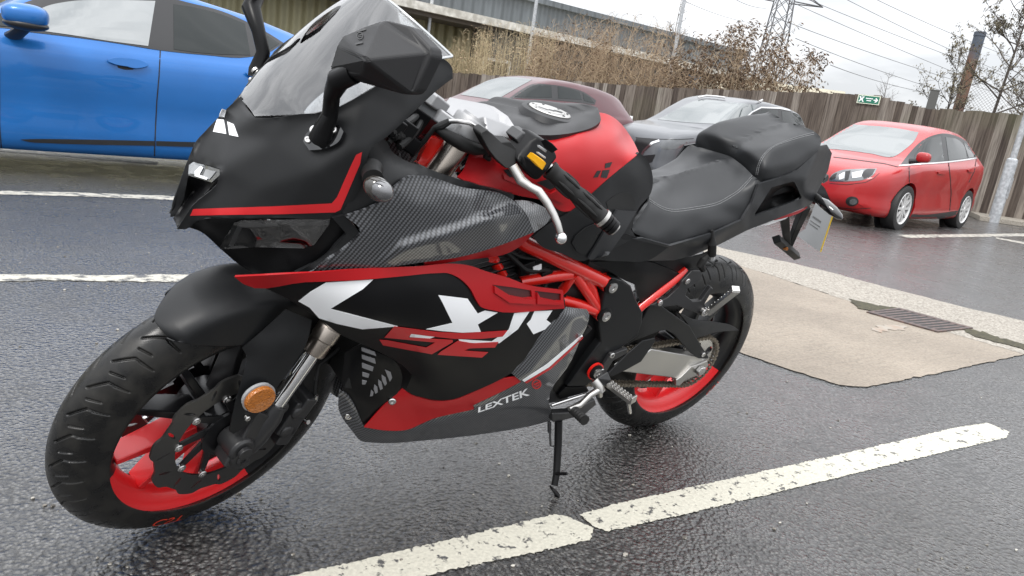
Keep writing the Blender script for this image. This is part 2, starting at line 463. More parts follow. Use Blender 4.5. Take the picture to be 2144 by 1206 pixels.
plast('cast_alloy', (.34, .34, .345), .48, .4, 1100, metal=.7)
plast('steel', (.55, .54, .53), .25, .04, 1200, metal=1.0)
plast('chain_steel', (.24, .21, .17), .4, .1, 900, metal=.8)
plast('titan', (.46, .41, .36), .28, .04, 1500, metal=1.0)
plast('chrome', (.8, .8, .8), .08, .0, metal=1.0)
M['gloss_black'] = mat('gloss_black', (.006, .006, .007), .06, coat=1)
M['white_vinyl'] = mat('white_vinyl', (.87, .88, .89), .3)
M['red_vinyl'] = mat('red_vinyl', (.5, .012, .016), .34)
M['yellow'] = mat('yellow', (.85, .42, .01), .35)
M['amber'] = mat('amber', (.40, .125, .012), .2, coat=.5)
_n = tex(M['amber'], 260, 0, kind='voronoi'); bumpy(M['amber'], _n.outputs['Distance'], .8, .002)
M['grey_fin'] = mat('grey_fin', (.22, .22, .23), .4)
M['lens_grey'] = mat('lens_grey', (.36, .37, .38), .15)
M['lens_dark'] = mat('lens_dark', (.035, .032, .028), .12, coat=.8)
M['drl'] = mat('drl', (.34, .35, .36), .1, metal=.7, coat=1)
M['dark_void'] = mat('dark_void', (.006, .006, .006), .7)
M['slot_shade'] = mat('slot_shade', (.05, .004, .005), .5)
M['plate_back'] = mat('plate_back', (.42, .43, .44), .35)
M['plate_yellow'] = mat('plate_yellow', (.8, .55, .03), .4)
M['stitch'] = mat('stitch', (.26, .265, .27), .7)
M['tape_red'] = mat('tape_red', (.55, .03, .02), .5)
M['orange_letters'] = mat('orange_letters', (.75, .05, .02), .5)
# woven carbon: a twill of fine bands under a clear coat
def carbon():
    m = mat('carbon', (.02, .02, .02), .3, coat=1.0); m.node_tree.nodes['Principled BSDF'].inputs['Coat Roughness'].default_value = .04
    t = m.node_tree; c = N(t, 'ShaderNodeTexCoord'); s = N(t, 'ShaderNodeSeparateXYZ'); t.links.new(c.outputs['Object'], s.inputs[0])
    P = .0084
    a = math_(m, 'DIVIDE', s.outputs['X'], P); b = math_(m, 'DIVIDE', s.outputs['Z'], P)
    d = math_(m, 'FRACT', math_(m, 'ADD', a, math_(m, 'MULTIPLY', math_(m, 'FLOOR', math_(m, 'MULTIPLY', b, 2.0)), .25)))
    st = math_(m, 'GREATER_THAN', d, .5)
    wv = math_(m, 'ABSOLUTE', math_(m, 'SUBTRACT', math_(m, 'FRACT', math_(m, 'MULTIPLY', b, 2.0)), .5))
    wv2 = math_(m, 'ABSOLUTE', math_(m, 'SUBTRACT', math_(m, 'FRACT', math_(m, 'MULTIPLY', d, 2.0)), .5))
    sh = math_(m, 'ADD', math_(m, 'MULTIPLY', st, math_(m, 'SUBTRACT', 1.0, wv)), math_(m, 'MULTIPLY', math_(m, 'SUBTRACT', 1.0, st), math_(m, 'MULTIPLY', wv2, .45)))
    r = ramp(m, sh, [(.05, (.004, .004, .005)), (1.0, (.13, .135, .145))]); setcol(m, r.outputs[0]); M['carbon'] = m
carbon()
def clear(name, tint, f0=.06, rough=0.0, dirt=None):
    m = bpy.data.materials.new(name); m.use_nodes = True; t = m.node_tree; t.nodes.clear()
    tr = N(t, 'ShaderNodeBsdfTransparent'); tr.inputs[0].default_value = (*tint, 1)
    gl = N(t, 'ShaderNodeBsdfGlossy'); gl.inputs['Roughness'].default_value = rough
    lw = N(t, 'ShaderNodeFresnel', IOR=1.5); mm = N(t, 'ShaderNodeMixShader'); o = N(t, 'ShaderNodeOutputMaterial')
    ad = N(t, 'ShaderNodeMath', operation='MULTIPLY_ADD', use_clamp=True); ad.inputs[1].default_value = 1.5; ad.inputs[2].default_value = f0
    t.links.new(lw.outputs[0], ad.inputs[0]); t.links.new(ad.outputs[0], mm.inputs[0]); t.links.new(tr.outputs[0], mm.inputs[1]); t.links.new(gl.outputs[0], mm.inputs[2]); t.links.new(mm.outputs[0], o.inputs[0])
    M[name] = m; return m
clear('screen', (.84, .86, .87), .10)
clear('clear_lens', (.7, .7, .7), .05)
clear('smoke_lens', (.5, .5, .5), .07)
# tyre: damp dusty rubber
def tyre_mat():
    m = mat('tyre_rubber', (.010, .010, .010), .45, spec=.35); n = tex(m, 26, 6); r = ramp(m, n.outputs['Fac'], [(.42, (.007, .007, .007)), (.64, (.019, .018, .016))]); setcol(m, r.outputs[0])
    r2 = ramp(m, n.outputs['Fac'], [(.4, .22), (.65, .5)]); setrough(m, r2.outputs[0]); n2 = tex(m, 700, 3); bumpy(m, n2.outputs['Fac'], .2, .0008); M['tyre'] = m
tyre_mat()
M['car_glass'] = mat('car_glass', (.06, .075, .075), .02, IOR=2.7); M['dark_glass'] = mat('dark_glass', (.018, .022, .022), .03, IOR=1.36)
M['trim_black'] = mat('trim_black', (.016, .016, .017), .4); M['tyre_car'] = mat('tyre_car', (.018, .018, .018), .65)
M['alloy_wheel'] = mat('alloy_wheel', (.66, .66, .66), .35, .4); M['head_lens'] = mat('head_lens', (.13, .135, .14), .12, .5, coat=1); M['tail_lens'] = mat('tail_lens', (.35, .01, .012), .12, coat=1)
M['seam'] = mat('seam', (.008, .008, .009), .6); M['bright_trim'] = mat('bright_trim', (.75, .75, .75), .15, 1.0)
M['bright_lamp'] = mat('bright_lamp', (.75, .77, .78), .15, .4, coat=1)
M['signal_lens'] = mat('signal_lens', (.16, .16, .165), .1, .75, coat=1)
# ------------------------------------------------------------------ ground
def asphalt():
    m = mat('wet_asphalt', (.05, .05, .052), .4); t = m.node_tree
    v = tex(m, 92, 0, kind='voronoi'); n = tex(m, 60, 8); big = tex(m, .55, 5); med = tex(m, 5, 5); spk = tex(m, 240, 2)
    base = ramp(m, n.outputs['Fac'], [(.3, (.052, .052, .051)), (.7, (.165, .163, .16))])
    pit = ramp(m, v.outputs['Distance'], [(.15, (1.15, 1.15, 1.15)), (.62, (.28, .28, .29))])
    st_ = N(t, 'ShaderNodeMix', data_type='RGBA', blend_type='MULTIPLY'); st_.inputs['Factor'].default_value = 1
    t.links.new(base.outputs[0], st_.inputs['A']); t.links.new(pit.outputs[0], st_.inputs['B'])
    stain = ramp(m, big.outputs['Fac'], [(.38, (.62, .6, .56)), (.6, (1, 1, 1))])
    x = N(t, 'ShaderNodeMix', data_type='RGBA', blend_type='MULTIPLY'); x.inputs['Factor'].default_value = 1
    t.links.new(st_.outputs['Result'], x.inputs['A']); t.links.new(stain.outputs[0], x.inputs['B'])
    sp = ramp(m, spk.outputs['Fac'], [(.7, 0.0), (.76, 1.0)])
    setcol(m, mixc(m, sp.outputs[0], x.outputs['Result'], (.24, .235, .22)))
    ro = ramp(m, med.outputs['Fac'], [(.35, .20), (.65, .40)]); setrough(m, ro.outputs[0])
    h = math_(m, 'ADD', math_(m, 'MULTIPLY', v.outputs['Distance'], -1.1), math_(m, 'MULTIPLY', n.outputs['Fac'], 1.5))
    bumpy(m, h, .9, .007); bs = t.nodes['Principled BSDF']; bs.inputs['Specular IOR Level'].default_value = .6
    cb = N(t, 'ShaderNodeBump', Strength=.55, Distance=.0035); t.links.new(h, cb.inputs['Height']); t.links.new(cb.outputs[0], bs.inputs['Coat Normal'])   # the film of rain water lies smoother than the stone
    wet = ramp(m, med.outputs['Fac'], [(.3, .95), (.7, .45)]); t.links.new(wet.outputs[0], bs.inputs['Coat Weight']); bs.inputs['Coat Roughness'].default_value = .16; bs.inputs['Coat IOR'].default_value = 1.4
    M['asphalt'] = m
asphalt()
def worn(name, col, gap, lo, hi, sc=16):
    'old road paint: worn through to the stone in places'
    m = mat(name, col, .55); n = tex(m, sc, 9); n.inputs['Roughness'].default_value = .7; n2 = tex(m, 120, 4)
    f = ramp(m, n.outputs['Fac'], [(lo, 0.0), (hi, 1.0)])
    f2 = ramp(m, n2.outputs['Fac'], [(.35, tuple(c * .82 for c in col)), (.7, col)])
    setcol(m, mixc(m, f.outputs[0], gap, f2.outputs[0])); bumpy(m, math_(m, 'ADD', n2.outputs['Fac'], math_(m, 'MULTIPLY', f.outputs[0], .6)), .6, .004); M[name] = m
worn('road_paint', (.53, .51, .43), (.07, .07, .07), .39, .43, 30)
worn('road_paint_old', (.47, .45, .39), (.09, .09, .09), .42, .50, 14)
def concrete():
    m = mat('concrete', (.4, .36, .3), .6); n = tex(m, 1.3, 8); n2 = tex(m, 90, 6); s = tex(m, 10, 4, sc=(.35, 5.0, 1))
    r = ramp(m, n.outputs['Fac'], [(.3, (.215, .18, .142)), (.7, (.345, .292, .232))]); r2 = ramp(m, n2.outputs['Fac'], [(.3, (.6, .6, .6)), (.62, (1, 1, 1))])
    t = m.node_tree; x = N(t, 'ShaderNodeMix', data_type='RGBA', blend_type='MULTIPLY'); x.inputs['Factor'].default_value = .8
    t.links.new(r.outputs[0], x.inputs['A']); t.links.new(r2.outputs[0], x.inputs['B']); setcol(m, x.outputs['Result'])
    bumpy(m, math_(m, 'ADD', n2.outputs['Fac'], math_(m, 'MULTIPLY', s.outputs['Fac'], 2.2)), .9, .009); M['concrete'] = m
    m = mat('channel_stone', (.3, .27, .23), .6); n2 = tex(m, 70, 6); n = tex(m, 2.5, 6); r = ramp(m, n2.outputs['Fac'], [(.35, (.16, .14, .115)), (.65, (.38, .35, .30))]); setcol(m, r.outputs[0]); bumpy(m, n2.outputs['Fac'], .8, .008); M['channel'] = m
concrete()
M['moss'] = mat('moss', (.05, .05, .02), .9); _n = tex(M['moss'], 60, 6); setcol(M['moss'], ramp(M['moss'], _n.outputs['Fac'], [(.3, (.022, .019, .013)), (.7, (.075, .068, .035))]).outputs[0])
xs = [-400, -120, -60, -30, -15, -8, -4, 0, 4, 10, 60, 300]; ys = [-700, -120, -26.5, -12, -6, -1.5, 0, 4, 40, 300]
o = link('ground', mesh([(x, y, gz(x, y)) for y in ys for x in xs], [(j * 12 + i, j * 12 + i + 1, j * 12 + i + 13, j * 12 + i + 12) for j in range(9) for i in range(11)], False), M['asphalt']); tag(o, None, None, kind='structure')
def sheet(name, m, pl, dz, jag=.0, step=.05, kind='structure', seed=1):
    'flat sheet on the ground; pl is a world outline'
    rg = random.Random(seed); Q = resample(np.array([p[:2] for p in pl]), step)
    if jag: Q = Q + np.array([(rg.gauss(0, jag), rg.gauss(0, jag)) for _ in Q])
    V, T = fill(Q, [], max(step * 3, .25))
    o = link(name, mesh([(p[0], p[1], gz(p[0], p[1]) + dz) for p in V], [t if np.cross(V[t[1]] - V[t[0]], V[t[2]] - V[t[0]]) > 0 else t[::-1] for t in T], False), m)
    return tag(o, None, None, kind=kind)
gpl = lambda L_: [gp(*p) for p in L_]
sheet('bay_line', M['road_paint'], gpl([(520, 1225), (700, 1187), (900, 1140), (1060, 1102), (1160, 1078), (1186, 1081), (1243, 1106), (1237, 1130), (1130, 1156), (985, 1185), (860, 1213), (760, 1240)]), .0016, .0018, .006)
sheet('bay_line', M['road_paint'], gpl([(1216, 1078), (1290, 1056), (1500, 1009), (1800, 943), (2000, 896), (2068, 886), (2114, 905), (2106, 917), (1900, 965), (1600, 1038), (1400, 1085), (1272, 1114), (1238, 1100)]), .0016, .0018, .006, seed=2)
sheet('bay_line', M['road_paint_old'], gpl([(-120, 576), (0, 576), (200, 577), (480, 576), (700, 577), (700, 590), (480, 590), (300, 591), (130, 588), (0, 590), (-120, 590)]), .0022, .006, .03, seed=3)
sheet('bay_line', M['road_paint_old'], gpl([(-80, 399), (0, 400), (180, 404), (358, 411), (520, 417), (520, 425), (358, 419), (180, 412), (0, 407), (-80, 406)]), .0022, .006, .03, seed=4)
sheet('bay_line', M['road_paint_old'], gpl([(-80, 305), (0, 311), (160, 324), (330, 339), (330, 345), (160, 330), (0, 317), (-80, 311)]), .0022, .006, .03, seed=5)
sheet('bay_line', M['road_paint_old'], gpl([(1880, 492), (2144, 489), (2240, 488), (2240, 494), (2144, 495), (1900, 498)]), .0022, .006, .04, seed=6)
sheet('bay_line', M['road_paint_old'], gpl([(2085, 497), (2160, 510), (2200, 516), (2200, 520), (2160, 514), (2085, 500)]), .0022, .006, .04, seed=7)
# concrete pad with the stone channel and gully grate along its far edge
pad = gpl([(1400, 664), (1555, 742), (1700, 790), (1755, 806), (1785, 812), (1815, 811), (1960, 783), (2143, 743), (1830, 649), (1640, 586), (1520, 548)])
sheet('concrete_pad', M['concrete'], pad, .004, .004, .04, seed=8)
ch = gpl([(1440, 496), (1512, 521), (1650, 550), (1800, 588), (2000, 640), (2260, 700), (2260, 770), (2143, 743), (1960, 690), (1830, 649), (1640, 586), (1480, 536)])
sheet('kerb_channel', M['channel'], ch, .005, .006, .05, seed=9)
sheet('moss_strip', M['moss'], gpl([(1775, 628), (1830, 640), (1880, 648), (1830, 654), (1800, 650)]), .009, .012, .03, 'structure', 10)
sheet('moss_strip', M['moss'], gpl([(2010, 688), (2060, 698), (2110, 714), (2160, 728), (2160, 738), (2100, 722), (2040, 706)]), .009, .014, .03, 'structure', 11)
M['rust_stain'] = mat('rust_stain', (.27, .13, .075), .7); M['pale_stain'] = mat('pale_stain', (.55, .52, .48), .7)
for _m, _c in (('rust_stain', (.27, .185, .135)), ('pale_stain', (.56, .53, .49))):
    n = tex(M[_m], 14, 7); f = ramp(M[_m], n.outputs['Fac'], [(.42, 0.0), (.72, 1.0)]); setcol(M[_m], mixc(M[_m], f.outputs[0], (.29, .26, .22), _c))
sheet('rust_stain', M['rust_stain'], gpl([(1820, 690), (1850, 680), (1900, 684), (1890, 692), (1840, 698)]), .0065, .012, .03, 'structure', 12)
# gully grate
def grate():
    a, b, c_, d = [np.array([*gp(*p)[:2]]) for p in ((1813, 656), (1882, 648), (2037, 690), (1962, 698))]
    t = thing('drain_grate', 'rusty cast iron gully grate with slanting bars beside the concrete pad', 'drain', (*((a + b + c_ + d) / 4), gz(0, -.5)))
    c0 = np.array(t.location); q = lambda u, v, z: np.array([*((a * (1 - u) + d * u) * (1 - v) + (b * (1 - u) + c_ * u) * v), 0.0]) + (0, 0, .012 + z) - c0
    m = mat('cast_iron', (.075, .055, .055), .5, metal=.3); n = tex(m, 40, 6); setcol(m, ramp(m, n.outputs['Fac'], [(.35, (.05, .042, .042)), (.7, (.14, .09, .075))]).outputs[0]); bumpy(m, n.outputs['Fac'], .5, .003)
    mb = MB()
    for (u0, u1, v0, v1) in ((0, 1, 0, .1), (0, 1, .9, 1), (0, .05, .1, .9), (.95, 1, .1, .9)):
        mb.prism([q(u0, v0, -.03), q(u1, v0, -.03), q(u1, v1, -.03), q(u0, v1, -.03)], (0, 0, .032))
    mb.build('frame', m, t, bevel=.003)
    for i in range(9):
        u = .085 + i * .098; mb = MB(); mb.prism([q(u - .03, .1, -.028), q(u + .022, .1, -.028), q(u + .045, .9, -.028), q(u - .007, .9, -.028)], (0, 0, .028)); mb.build('bar', m, t, bevel=.002)
    mb = MB(); mb.prism([q(.03, .06, -.0035), q(.97, .06, -.0035), q(.97, .94, -.0035), q(.03, .94, -.0035)], (0, 0, .002)); mb.build('pit', M['dark_void'], t)
grate()

# loose grit and small pale stones on the tarmac
def grit():
    rg = random.Random(21); mb = MB()
    for i in range(260):
        X = gp(rg.uniform(-50, 2144), rg.uniform(420, 1206) if i % 3 else rg.uniform(330, 620)); r = rg.uniform(.0015, .005)
        mb.ball(X + (0, 0, r * .4), (r * rg.uniform(.8, 1.8), r * rg.uniform(.7, 1.3), r * .7), 3)
    m = mat('grit_stone', (.34, .32, .28), .8); g = N(m.node_tree, 'ShaderNodeNewGeometry'); setcol(m, ramp(m, g.outputs['Random Per Island'], [(0, (.05, .045, .04)), (.5, (.22, .2, .17)), (1, (.5, .48, .43))]).outputs[0])
    tag(mb.build('grit', m, None), 'scattered pale grit and tiny stones lying on the wet tarmac', 'grit', kind='stuff')
grit()
# ------------------------------------------------------------------ boundary and what lies beyond
def wood():
    m = mat('weathered_wood', (.2, .16, .12), .8); t = m.node_tree; g = N(t, 'ShaderNodeNewGeometry')
    n = tex(m, 3.5, 7, sc=(9, 9, .55)); n2 = tex(m, .35, 4); n3 = tex(m, 30, 5, sc=(5, 5, .3))
    a = ramp(m, g.outputs['Random Per Island'], [(0, (.06, .045, .037)), (.35, (.11, .088, .072)), (.7, (.17, .145, .125)), (1, (.30, .275, .245))])
    b = ramp(m, n.outputs['Fac'], [(.3, (.42, .38, .36)), (.62, (1.1, 1.08, 1.05))]); x = N(t, 'ShaderNodeMix', data_type='RGBA', blend_type='MULTIPLY'); x.inputs['Factor'].default_value = 1
    t.links.new(a.outputs[0], x.inputs['A']); t.links.new(b.outputs[0], x.inputs['B'])
    gr = ramp(m, n2.outputs['Fac'], [(.6, 0.0), (.72, .4)]); setcol(m, mixc(m, gr.outputs[0], x.outputs['Result'], (.09, .10, .045)))
    bumpy(m, n3.outputs['Fac'], .6, .006); M['wood'] = m
wood()
M['galv'] = mat('galv', (.46, .48, .5), .45, .3); _n = tex(M['galv'], 18, 6); setcol(M['galv'], ramp(M['galv'], _n.outputs['Fac'], [(.35, (.33, .345, .36)), (.7, (.55, .57, .59))]).outputs[0])
# fence line: picture points along its top, each with its real depth
FT = [(860, 146, 26.0), (950, 152, 25.0), (1180, 168, 22.8), (1400, 184, 20.6), (1560, 190, 19.2), (1700, 193, 18.2), (1835, 200, 17.2), (1930, 226, 16.6), (2040, 233, 16.0), (2144, 240, 15.5), (2300, 254, 14.7), (2700, 302, 13.2), (3300, 380, 12.0)]
FP = np.array([far(*p) for p in FT]); seg = np.concatenate([[0], np.cumsum(np.linalg.norm(np.diff(FP[:, :2], axis=0), axis=1))])
def fpos(s): return np.array([np.interp(s, seg, FP[:, j]) for j in range(3)])
def fdir(s): d = fpos(s + .05) - fpos(s - .05); d[2] = 0; return d / np.linalg.norm(d)
fence = thing('wooden_fence', 'tall weathered close boarded timber fence along the back of the yard', 'fence', (*fpos(seg[-1] / 2)[:2], gz(0, fpos(seg[-1] / 2)[1])))
FO = np.array(fence.location)
def fence_boards():
    rg = random.Random(3); mb = MB(); s = 0.05; i = 0
    while s < seg[-1] - .1:
        wd = rg.uniform(.135, .19); p = fpos(s + wd / 2); d = fdir(s + wd / 2); n = np.array([-d[1], d[0], 0]); n = n if n @ (CAM - p) > 0 else -n
        top = p[2] + rg.uniform(-.018, .018); bot = gz(p[0], p[1]) - .02; off = .014 if i % 2 else .0; tl = rg.uniform(-.006, .006)
        a, b = p - d * wd / 2 * 1.06 + n * off, p + d * wd / 2 * 1.06 + n * off; th = n * .018; a0, b0 = a.copy(), b.copy(); a0[2] = b0[2] = bot; a[2] = top + tl; b[2] = top - tl
        mb.add([a0, b0, b, a, a0 + th * .5, b0 + th, b + th, a + th * .5], [(0, 3, 2, 1), (4, 5, 6, 7), (0, 1, 5, 4), (1, 2, 6, 5), (2, 3, 7, 6), (3, 0, 4, 7)]); s += wd; i += 1
    mb.V = [tuple(np.array(v) - FO) for v in mb.V]; mb.build('boards', M['wood'], fence, smooth=False)
    for hh in (.35, 1.1, 1.75):
        mb = MB(); P = []
        for s in np.linspace(.1, seg[-1] - .1, 60): p = fpos(s); d = fdir(s); n = np.array([-d[1], d[0], 0]); n = n if n @ (CAM - p) > 0 else -n; q = p - n * .05; q[2] = gz(p[0], p[1]) + hh * .93 * (p[2] - gz(p[0], p[1])) / 1.9; P.append(q - FO)
        mb.tube(P, .045, 4); mb.build('rail', M['wood'], fence, smooth=False)
fence_boards()
def on_fence(px, py, out=.05):
    'point of the fence face seen at a picture point'
    best = None
    for s in np.linspace(0, seg[-1], 3000):
        p = fpos(s); v = (p - CAM); dep = v @ _f; q = PW / 2 + FOC * (v @ _r) / dep
        # follow the board down to the wanted row
        X = far(px, py, dep); e = np.hypot(X[0] - p[0], X[1] - p[1])
        if best is None or e < best[0]: best = (e, X, s)
    d = fdir(best[2]); n = np.array([-d[1], d[0], 0]); n = n if n @ (CAM - best[1]) > 0 else -n
    return best[1] + n * out, d, n
# escape-route sign and white notice
def sign():
    Q = [on_fence(*p, .045)[0] for p in ((1797, 199), (1845, 201.5), (1843.5, 219.5), (1795.5, 216.5))]; d, n = on_fence(1820, 208)[1:]
    if d @ (Q[1] - Q[0]) < 0: d = -d
    c = sum(Q) / 4; wd = .5 * (np.linalg.norm(Q[1] - Q[0]) + np.linalg.norm(Q[2] - Q[3])); hg = .5 * (np.linalg.norm(Q[3] - Q[0]) + np.linalg.norm(Q[2] - Q[1]))
    up = np.array([0, 0, 1.0]); t = thing('exit_sign', 'small green emergency exit sign with white arrow fixed to the timber fence', 'sign', c)
    q = lambda u, v, o=0.0: d * (u - .5) * wd + up * (v - .5) * hg + n * o
    def pl(name, pts, o, m): mb = MB(); mb.prism([q(*p, o) for p in pts], n * .003); return mb.build(name, m, t, smooth=False)
    G = mat('sign_green', (.012, .16, .10), .35); Wm = M['white_vinyl']; cr_ = mat('sign_cream', (.66, .68, .55), .4)
    pl('sign_board', [(0, 0), (1, 0), (1, 1), (0, 1)], 0, cr_); pl('sign_face', [(.045, .1), (.955, .1), (.955, .9), (.045, .9)], .004, G)
    for pts in ([(.07, .2), (.13, .2), (.19, .42), (.25, .2), (.31, .2), (.24, .5), (.31, .8), (.25, .8), (.19, .58), (.13, .8), (.07, .8), (.14, .5)], [(.16, .8), (.22, .8), (.22, .88), (.16, .88)]): pl('sign_figure', pts, .008, Wm)
    for pts in ([(.37, .58), (.68, .58), (.68, .68), (.37, .68)], [(.42, .34), (.62, .34), (.62, .44), (.42, .44)]): pl('sign_text', pts, .008, Wm)
    pl('sign_arrow', [(.72, .44), (.82, .44), (.78, .26), (.84, .26), (.92, .5), (.84, .74), (.78, .74), (.82, .56), (.72, .56)], .008, Wm)
sign()
def notice():
    c, d, n = on_fence(1317, 254, .05); t = thing('notice_board', 'small white paper notice fixed low on the timber fence beside the grey car', 'sign', c); up = np.array([0, 0, 1.0])
    if d @ _r < 0: d = -d
    mb = MB(); mb.prism([d * a + up * b for a, b in ((-.13, -.16), (.13, -.16), (.13, .16), (-.13, .16))], n * .004); mb.build('notice_sheet', M['white_vinyl'], t, smooth=False)
    for k in range(3): mb = MB(); mb.prism([d * a + up * b + n * .005 for a, b in ((-.09, .08 - k * .07), (.09, .08 - k * .07), (.09, .105 - k * .07), (-.09, .105 - k * .07))], n * .002); mb.build('notice_line', M['trim_black'], t, smooth=False)
notice()
def post(name, label, cat, top, bot, dep, r, m, grp=None, up=1.0):
    B = far(*bot, dep); px0 = far(*top, dep); hgt = px0[2] - gz(B[0], B[1]); B[2] = gz(B[0], B[1]); t = thing(name, label, cat, B, 0, grp); mb = MB(); mb.tube([(0, 0, 0), (0, 0, hgt + up)], r, 14); mb.build('shaft', m, t); return t, hgt + up
for tp, bt, dp, lb in (((905, 0), (898, 60), 27, 'thin galvanised pole leftmost behind the fence, next to the windscreen edge'), ((1130, 0), (1108, 110), 26.5, 'galvanised pole behind the fence above the maroon car'), ((1432, 0), (1408, 130), 25.5, 'galvanised pole behind the fence above the silver grey crossover')):
    t, hh = post('steel_pole', lb, 'pole', tp, bt, dp, .062, M['galv'], 'steel poles behind the fence')
    mb = MB(); mb.box((0, 0, .02), (.26, .26, .03)); mb.build('base_plate', M['galv'], t, smooth=False)
def lamp_post():
    B = far(2084, 449, 14.9); B[2] = gz(B[0], B[1]); t = thing('lamp_post', 'grey galvanised lamp post with thicker sleeve at its foot, at right end of fence', 'lamp post', B)
    dep = (B - CAM) @ _f; h1 = far(2110, 330, dep)[2] - B[2]
    mb = MB(); mb.lathe((0, 0, 0), (0, 0, 1), [(.001, 0), (.105, 0), (.105, h1 - .08), (.098, h1 - .03), (.062, h1), (.001, h1)], 24); mb.build('sleeve', M['galv'], t)
    mb = MB(); mb.tube([(0, 0, h1 - .02), (0, 0, 5.2)], .058, 16); mb.build('shaft', M['galv'], t)
    mb = MB(); mb.box((.0, .107, h1 * .55), (.09, .012, .42)); mb.build('access_door', M['galv'], t, smooth=False, bevel=.004)
    mb = MB(); mb.tube([(0, 0, 5.2), (.1, .25, 5.35), (.2, .55, 5.38)], .03, 10); mb.box((.26, .72, 5.38), (.16, .42, .08), axrot((0, 0, 1), R(-20))); mb.build('lantern', M['galv'], t)
lamp_post()
kb = [gp(*p) for p in ((2030, 452), (2060, 447), (2160, 462), (2260, 478), (2260, 492), (2150, 476), (2050, 462))]
mb = MB(); kc = sum(kb) / len(kb); mb.prism([p - kc + (0, 0, 0) for p in kb], (0, 0, .10)); ko = mb.build('stone_kerb', M['channel'], None, smooth=False, bevel=.01); ko.location = kc; ko['kind'] = 'structure'
# ---- industrial building
def corr(name, col, pitch_, vert=True):
    m = mat(name, col, .5); t = m.node_tree; c = N(t, 'ShaderNodeTexCoord'); s = N(t, 'ShaderNodeSeparateXYZ'); t.links.new(c.outputs['Object'], s.inputs[0])
    w_ = math_(m, 'SINE', math_(m, 'MULTIPLY', s.outputs['X'], 2 * math.pi / pitch_)); n = tex(m, .8, 6, sc=(1, 1, .3))
    setcol(m, ramp(m, n.outputs['Fac'], [(.3, tuple(v * .8 for v in col)), (.7, tuple(min(1, v * 1.12) for v in col))]).outputs[0]); bumpy(m, w_, 1.0, .06); M[name] = m
corr('cladding', (.115, .13, .145), .55); corr('cream_cladding', (.40, .37, .22), .45)
M['gutter'] = mat('gutter', (.62, .60, .54), .6); _n = tex(M['gutter'], 4, 6); setcol(M['gutter'], ramp(M['gutter'], _n.outputs['Fac'], [(.4, (.42, .40, .35)), (.65, (.68, .66, .6))]).outputs[0])
M['soffit'] = mat('soffit', (.16, .14, .12), .8); M['dark_wall'] = mat('dark_wall', (.10, .10, .095), .8); M['pale_roof'] = mat('pale_roof', (.6, .56, .44), .7)
wd_ = ray(3050, 497); wd_[2] = 0; wd_ /= np.linalg.norm(wd_)
W0 = far(1293, 234, 40.0); W0[2] = 0
wn = np.array([-wd_[1], wd_[0], 0]); wn = wn if wn @ (CAM - W0) > 0 else -wn
def hit_wall(px, py, off): d = ray(px, py); t = ((W0 + wn * off - CAM) @ wn) / (d @ wn); return CAM + d * t
bld = thing('warehouse', 'long dark grey corrugated warehouse with cream lean-to beyond the fence', 'building', (W0[0], W0[1], -.9), math.atan2(wd_[1], wd_[0]))
Bm = np.array([[wd_[0], wd_[1], 0], [-wd_[1], wd_[0], 0], [0, 0, 1]])
bl = lambda X: Bm @ (np.array(X) - np.array(bld.location))
sgn = 1 if (Bm @ wn)[1] > 0 else -1
zt, zg = bl(hit_wall(1293, 39, 0))[2], bl(hit_wall(1293, 97, 5.0))[2]
x0, x1 = -60, bl(hit_wall(1560, 100, 0))[0]
def bx(name, xa, xb, ya, yb, za, zb, m, parent=bld): mb = MB(); mb.box(((xa + xb) / 2, sgn * (ya + yb) / 2, (za + zb) / 2), (xb - xa, abs(yb - ya), zb - za)); return mb.build(name, m, parent, smooth=False)
bx('wall', x0, x1, -14, 0, 0, zt - .25, M['cladding']); bx('roof', x0 - .2, x1 + .3, -14.3, .25, zt - .25, zt, M['cladding'])
xe = bl(hit_wall(1760, 190, 5.0))[0]
bx('gutter', x0, xe, 4.75, 5.05, zg - .28, zg, M['gutter']); bx('lean_to_roof', x0, xe, .02, 4.74, zg - .22, zg - .06, M['pale_roof'])
xs_ = bl(hit_wall(990, 60, 3.0))[0]
bx('lean_to_wall', x0, xs_, .5, 3.0, 0, zg - .24, M['cream_cladding']); bx('lean_to_wall', xs_ + .02, xe, .5, 4.5, 0, zg - .30, M['dark_wall']); bx('soffit', x0, xs_, 3.02, 4.7, zg - .42, zg - .24, M['soffit'])
M['blue_door'] = mat('blue_door', (.03, .22, .42), .5)
xd = bl(hit_wall(1455, 165, 4.55))[0]; bx('shed_door', xd - .5, xd + .6, 4.52, 4.58, .3, zg - .5, M['blue_door'])
for pxx, wdt in ((1040, 1.4), (1150, .5)):
    xq = bl(hit_wall(pxx, 120, 4.55))[0]; fr_w = bx('window', xq - wdt / 2, xq + wdt / 2, 4.52, 4.60, 1.6, 3.2, M['gutter']); bx('pane', xq - wdt / 2 + .12, xq + wdt / 2 - .12, 4.602, 4.612, 1.72, 3.08, M['dark_glass'], fr_w).parent = fr_w
# low pale shed roof at the right end
sh = thing('low_shed', 'low shed with pale sheet roof just showing above the fence right of the warehouse', 'building', (*far(1690, 230, 30)[:2], -.6))
mb = MB(); so = np.array(sh.location); P = [far(1500, 168, 30) - so, far(1640, 176, 30) - so, far(1770, 192, 30) - so, far(1770, 260, 30) - so, far(1500, 250, 30) - so]; mb.prism(P, np.array([_f[0], _f[1], 0]) * 4); mb.build('shed_roof', M['pale_roof'], sh, smooth=False)
mb = MB(); mb.prism([P[4] + (0, 0, -.02), P[3] + (0, 0, -.02), P[3] * (1, 1, 0), P[4] * (1, 1, 0)], np.array([_f[0], _f[1], 0]) * 3.8); mb.build('shed_wall', M['dark_wall'], sh, smooth=False)
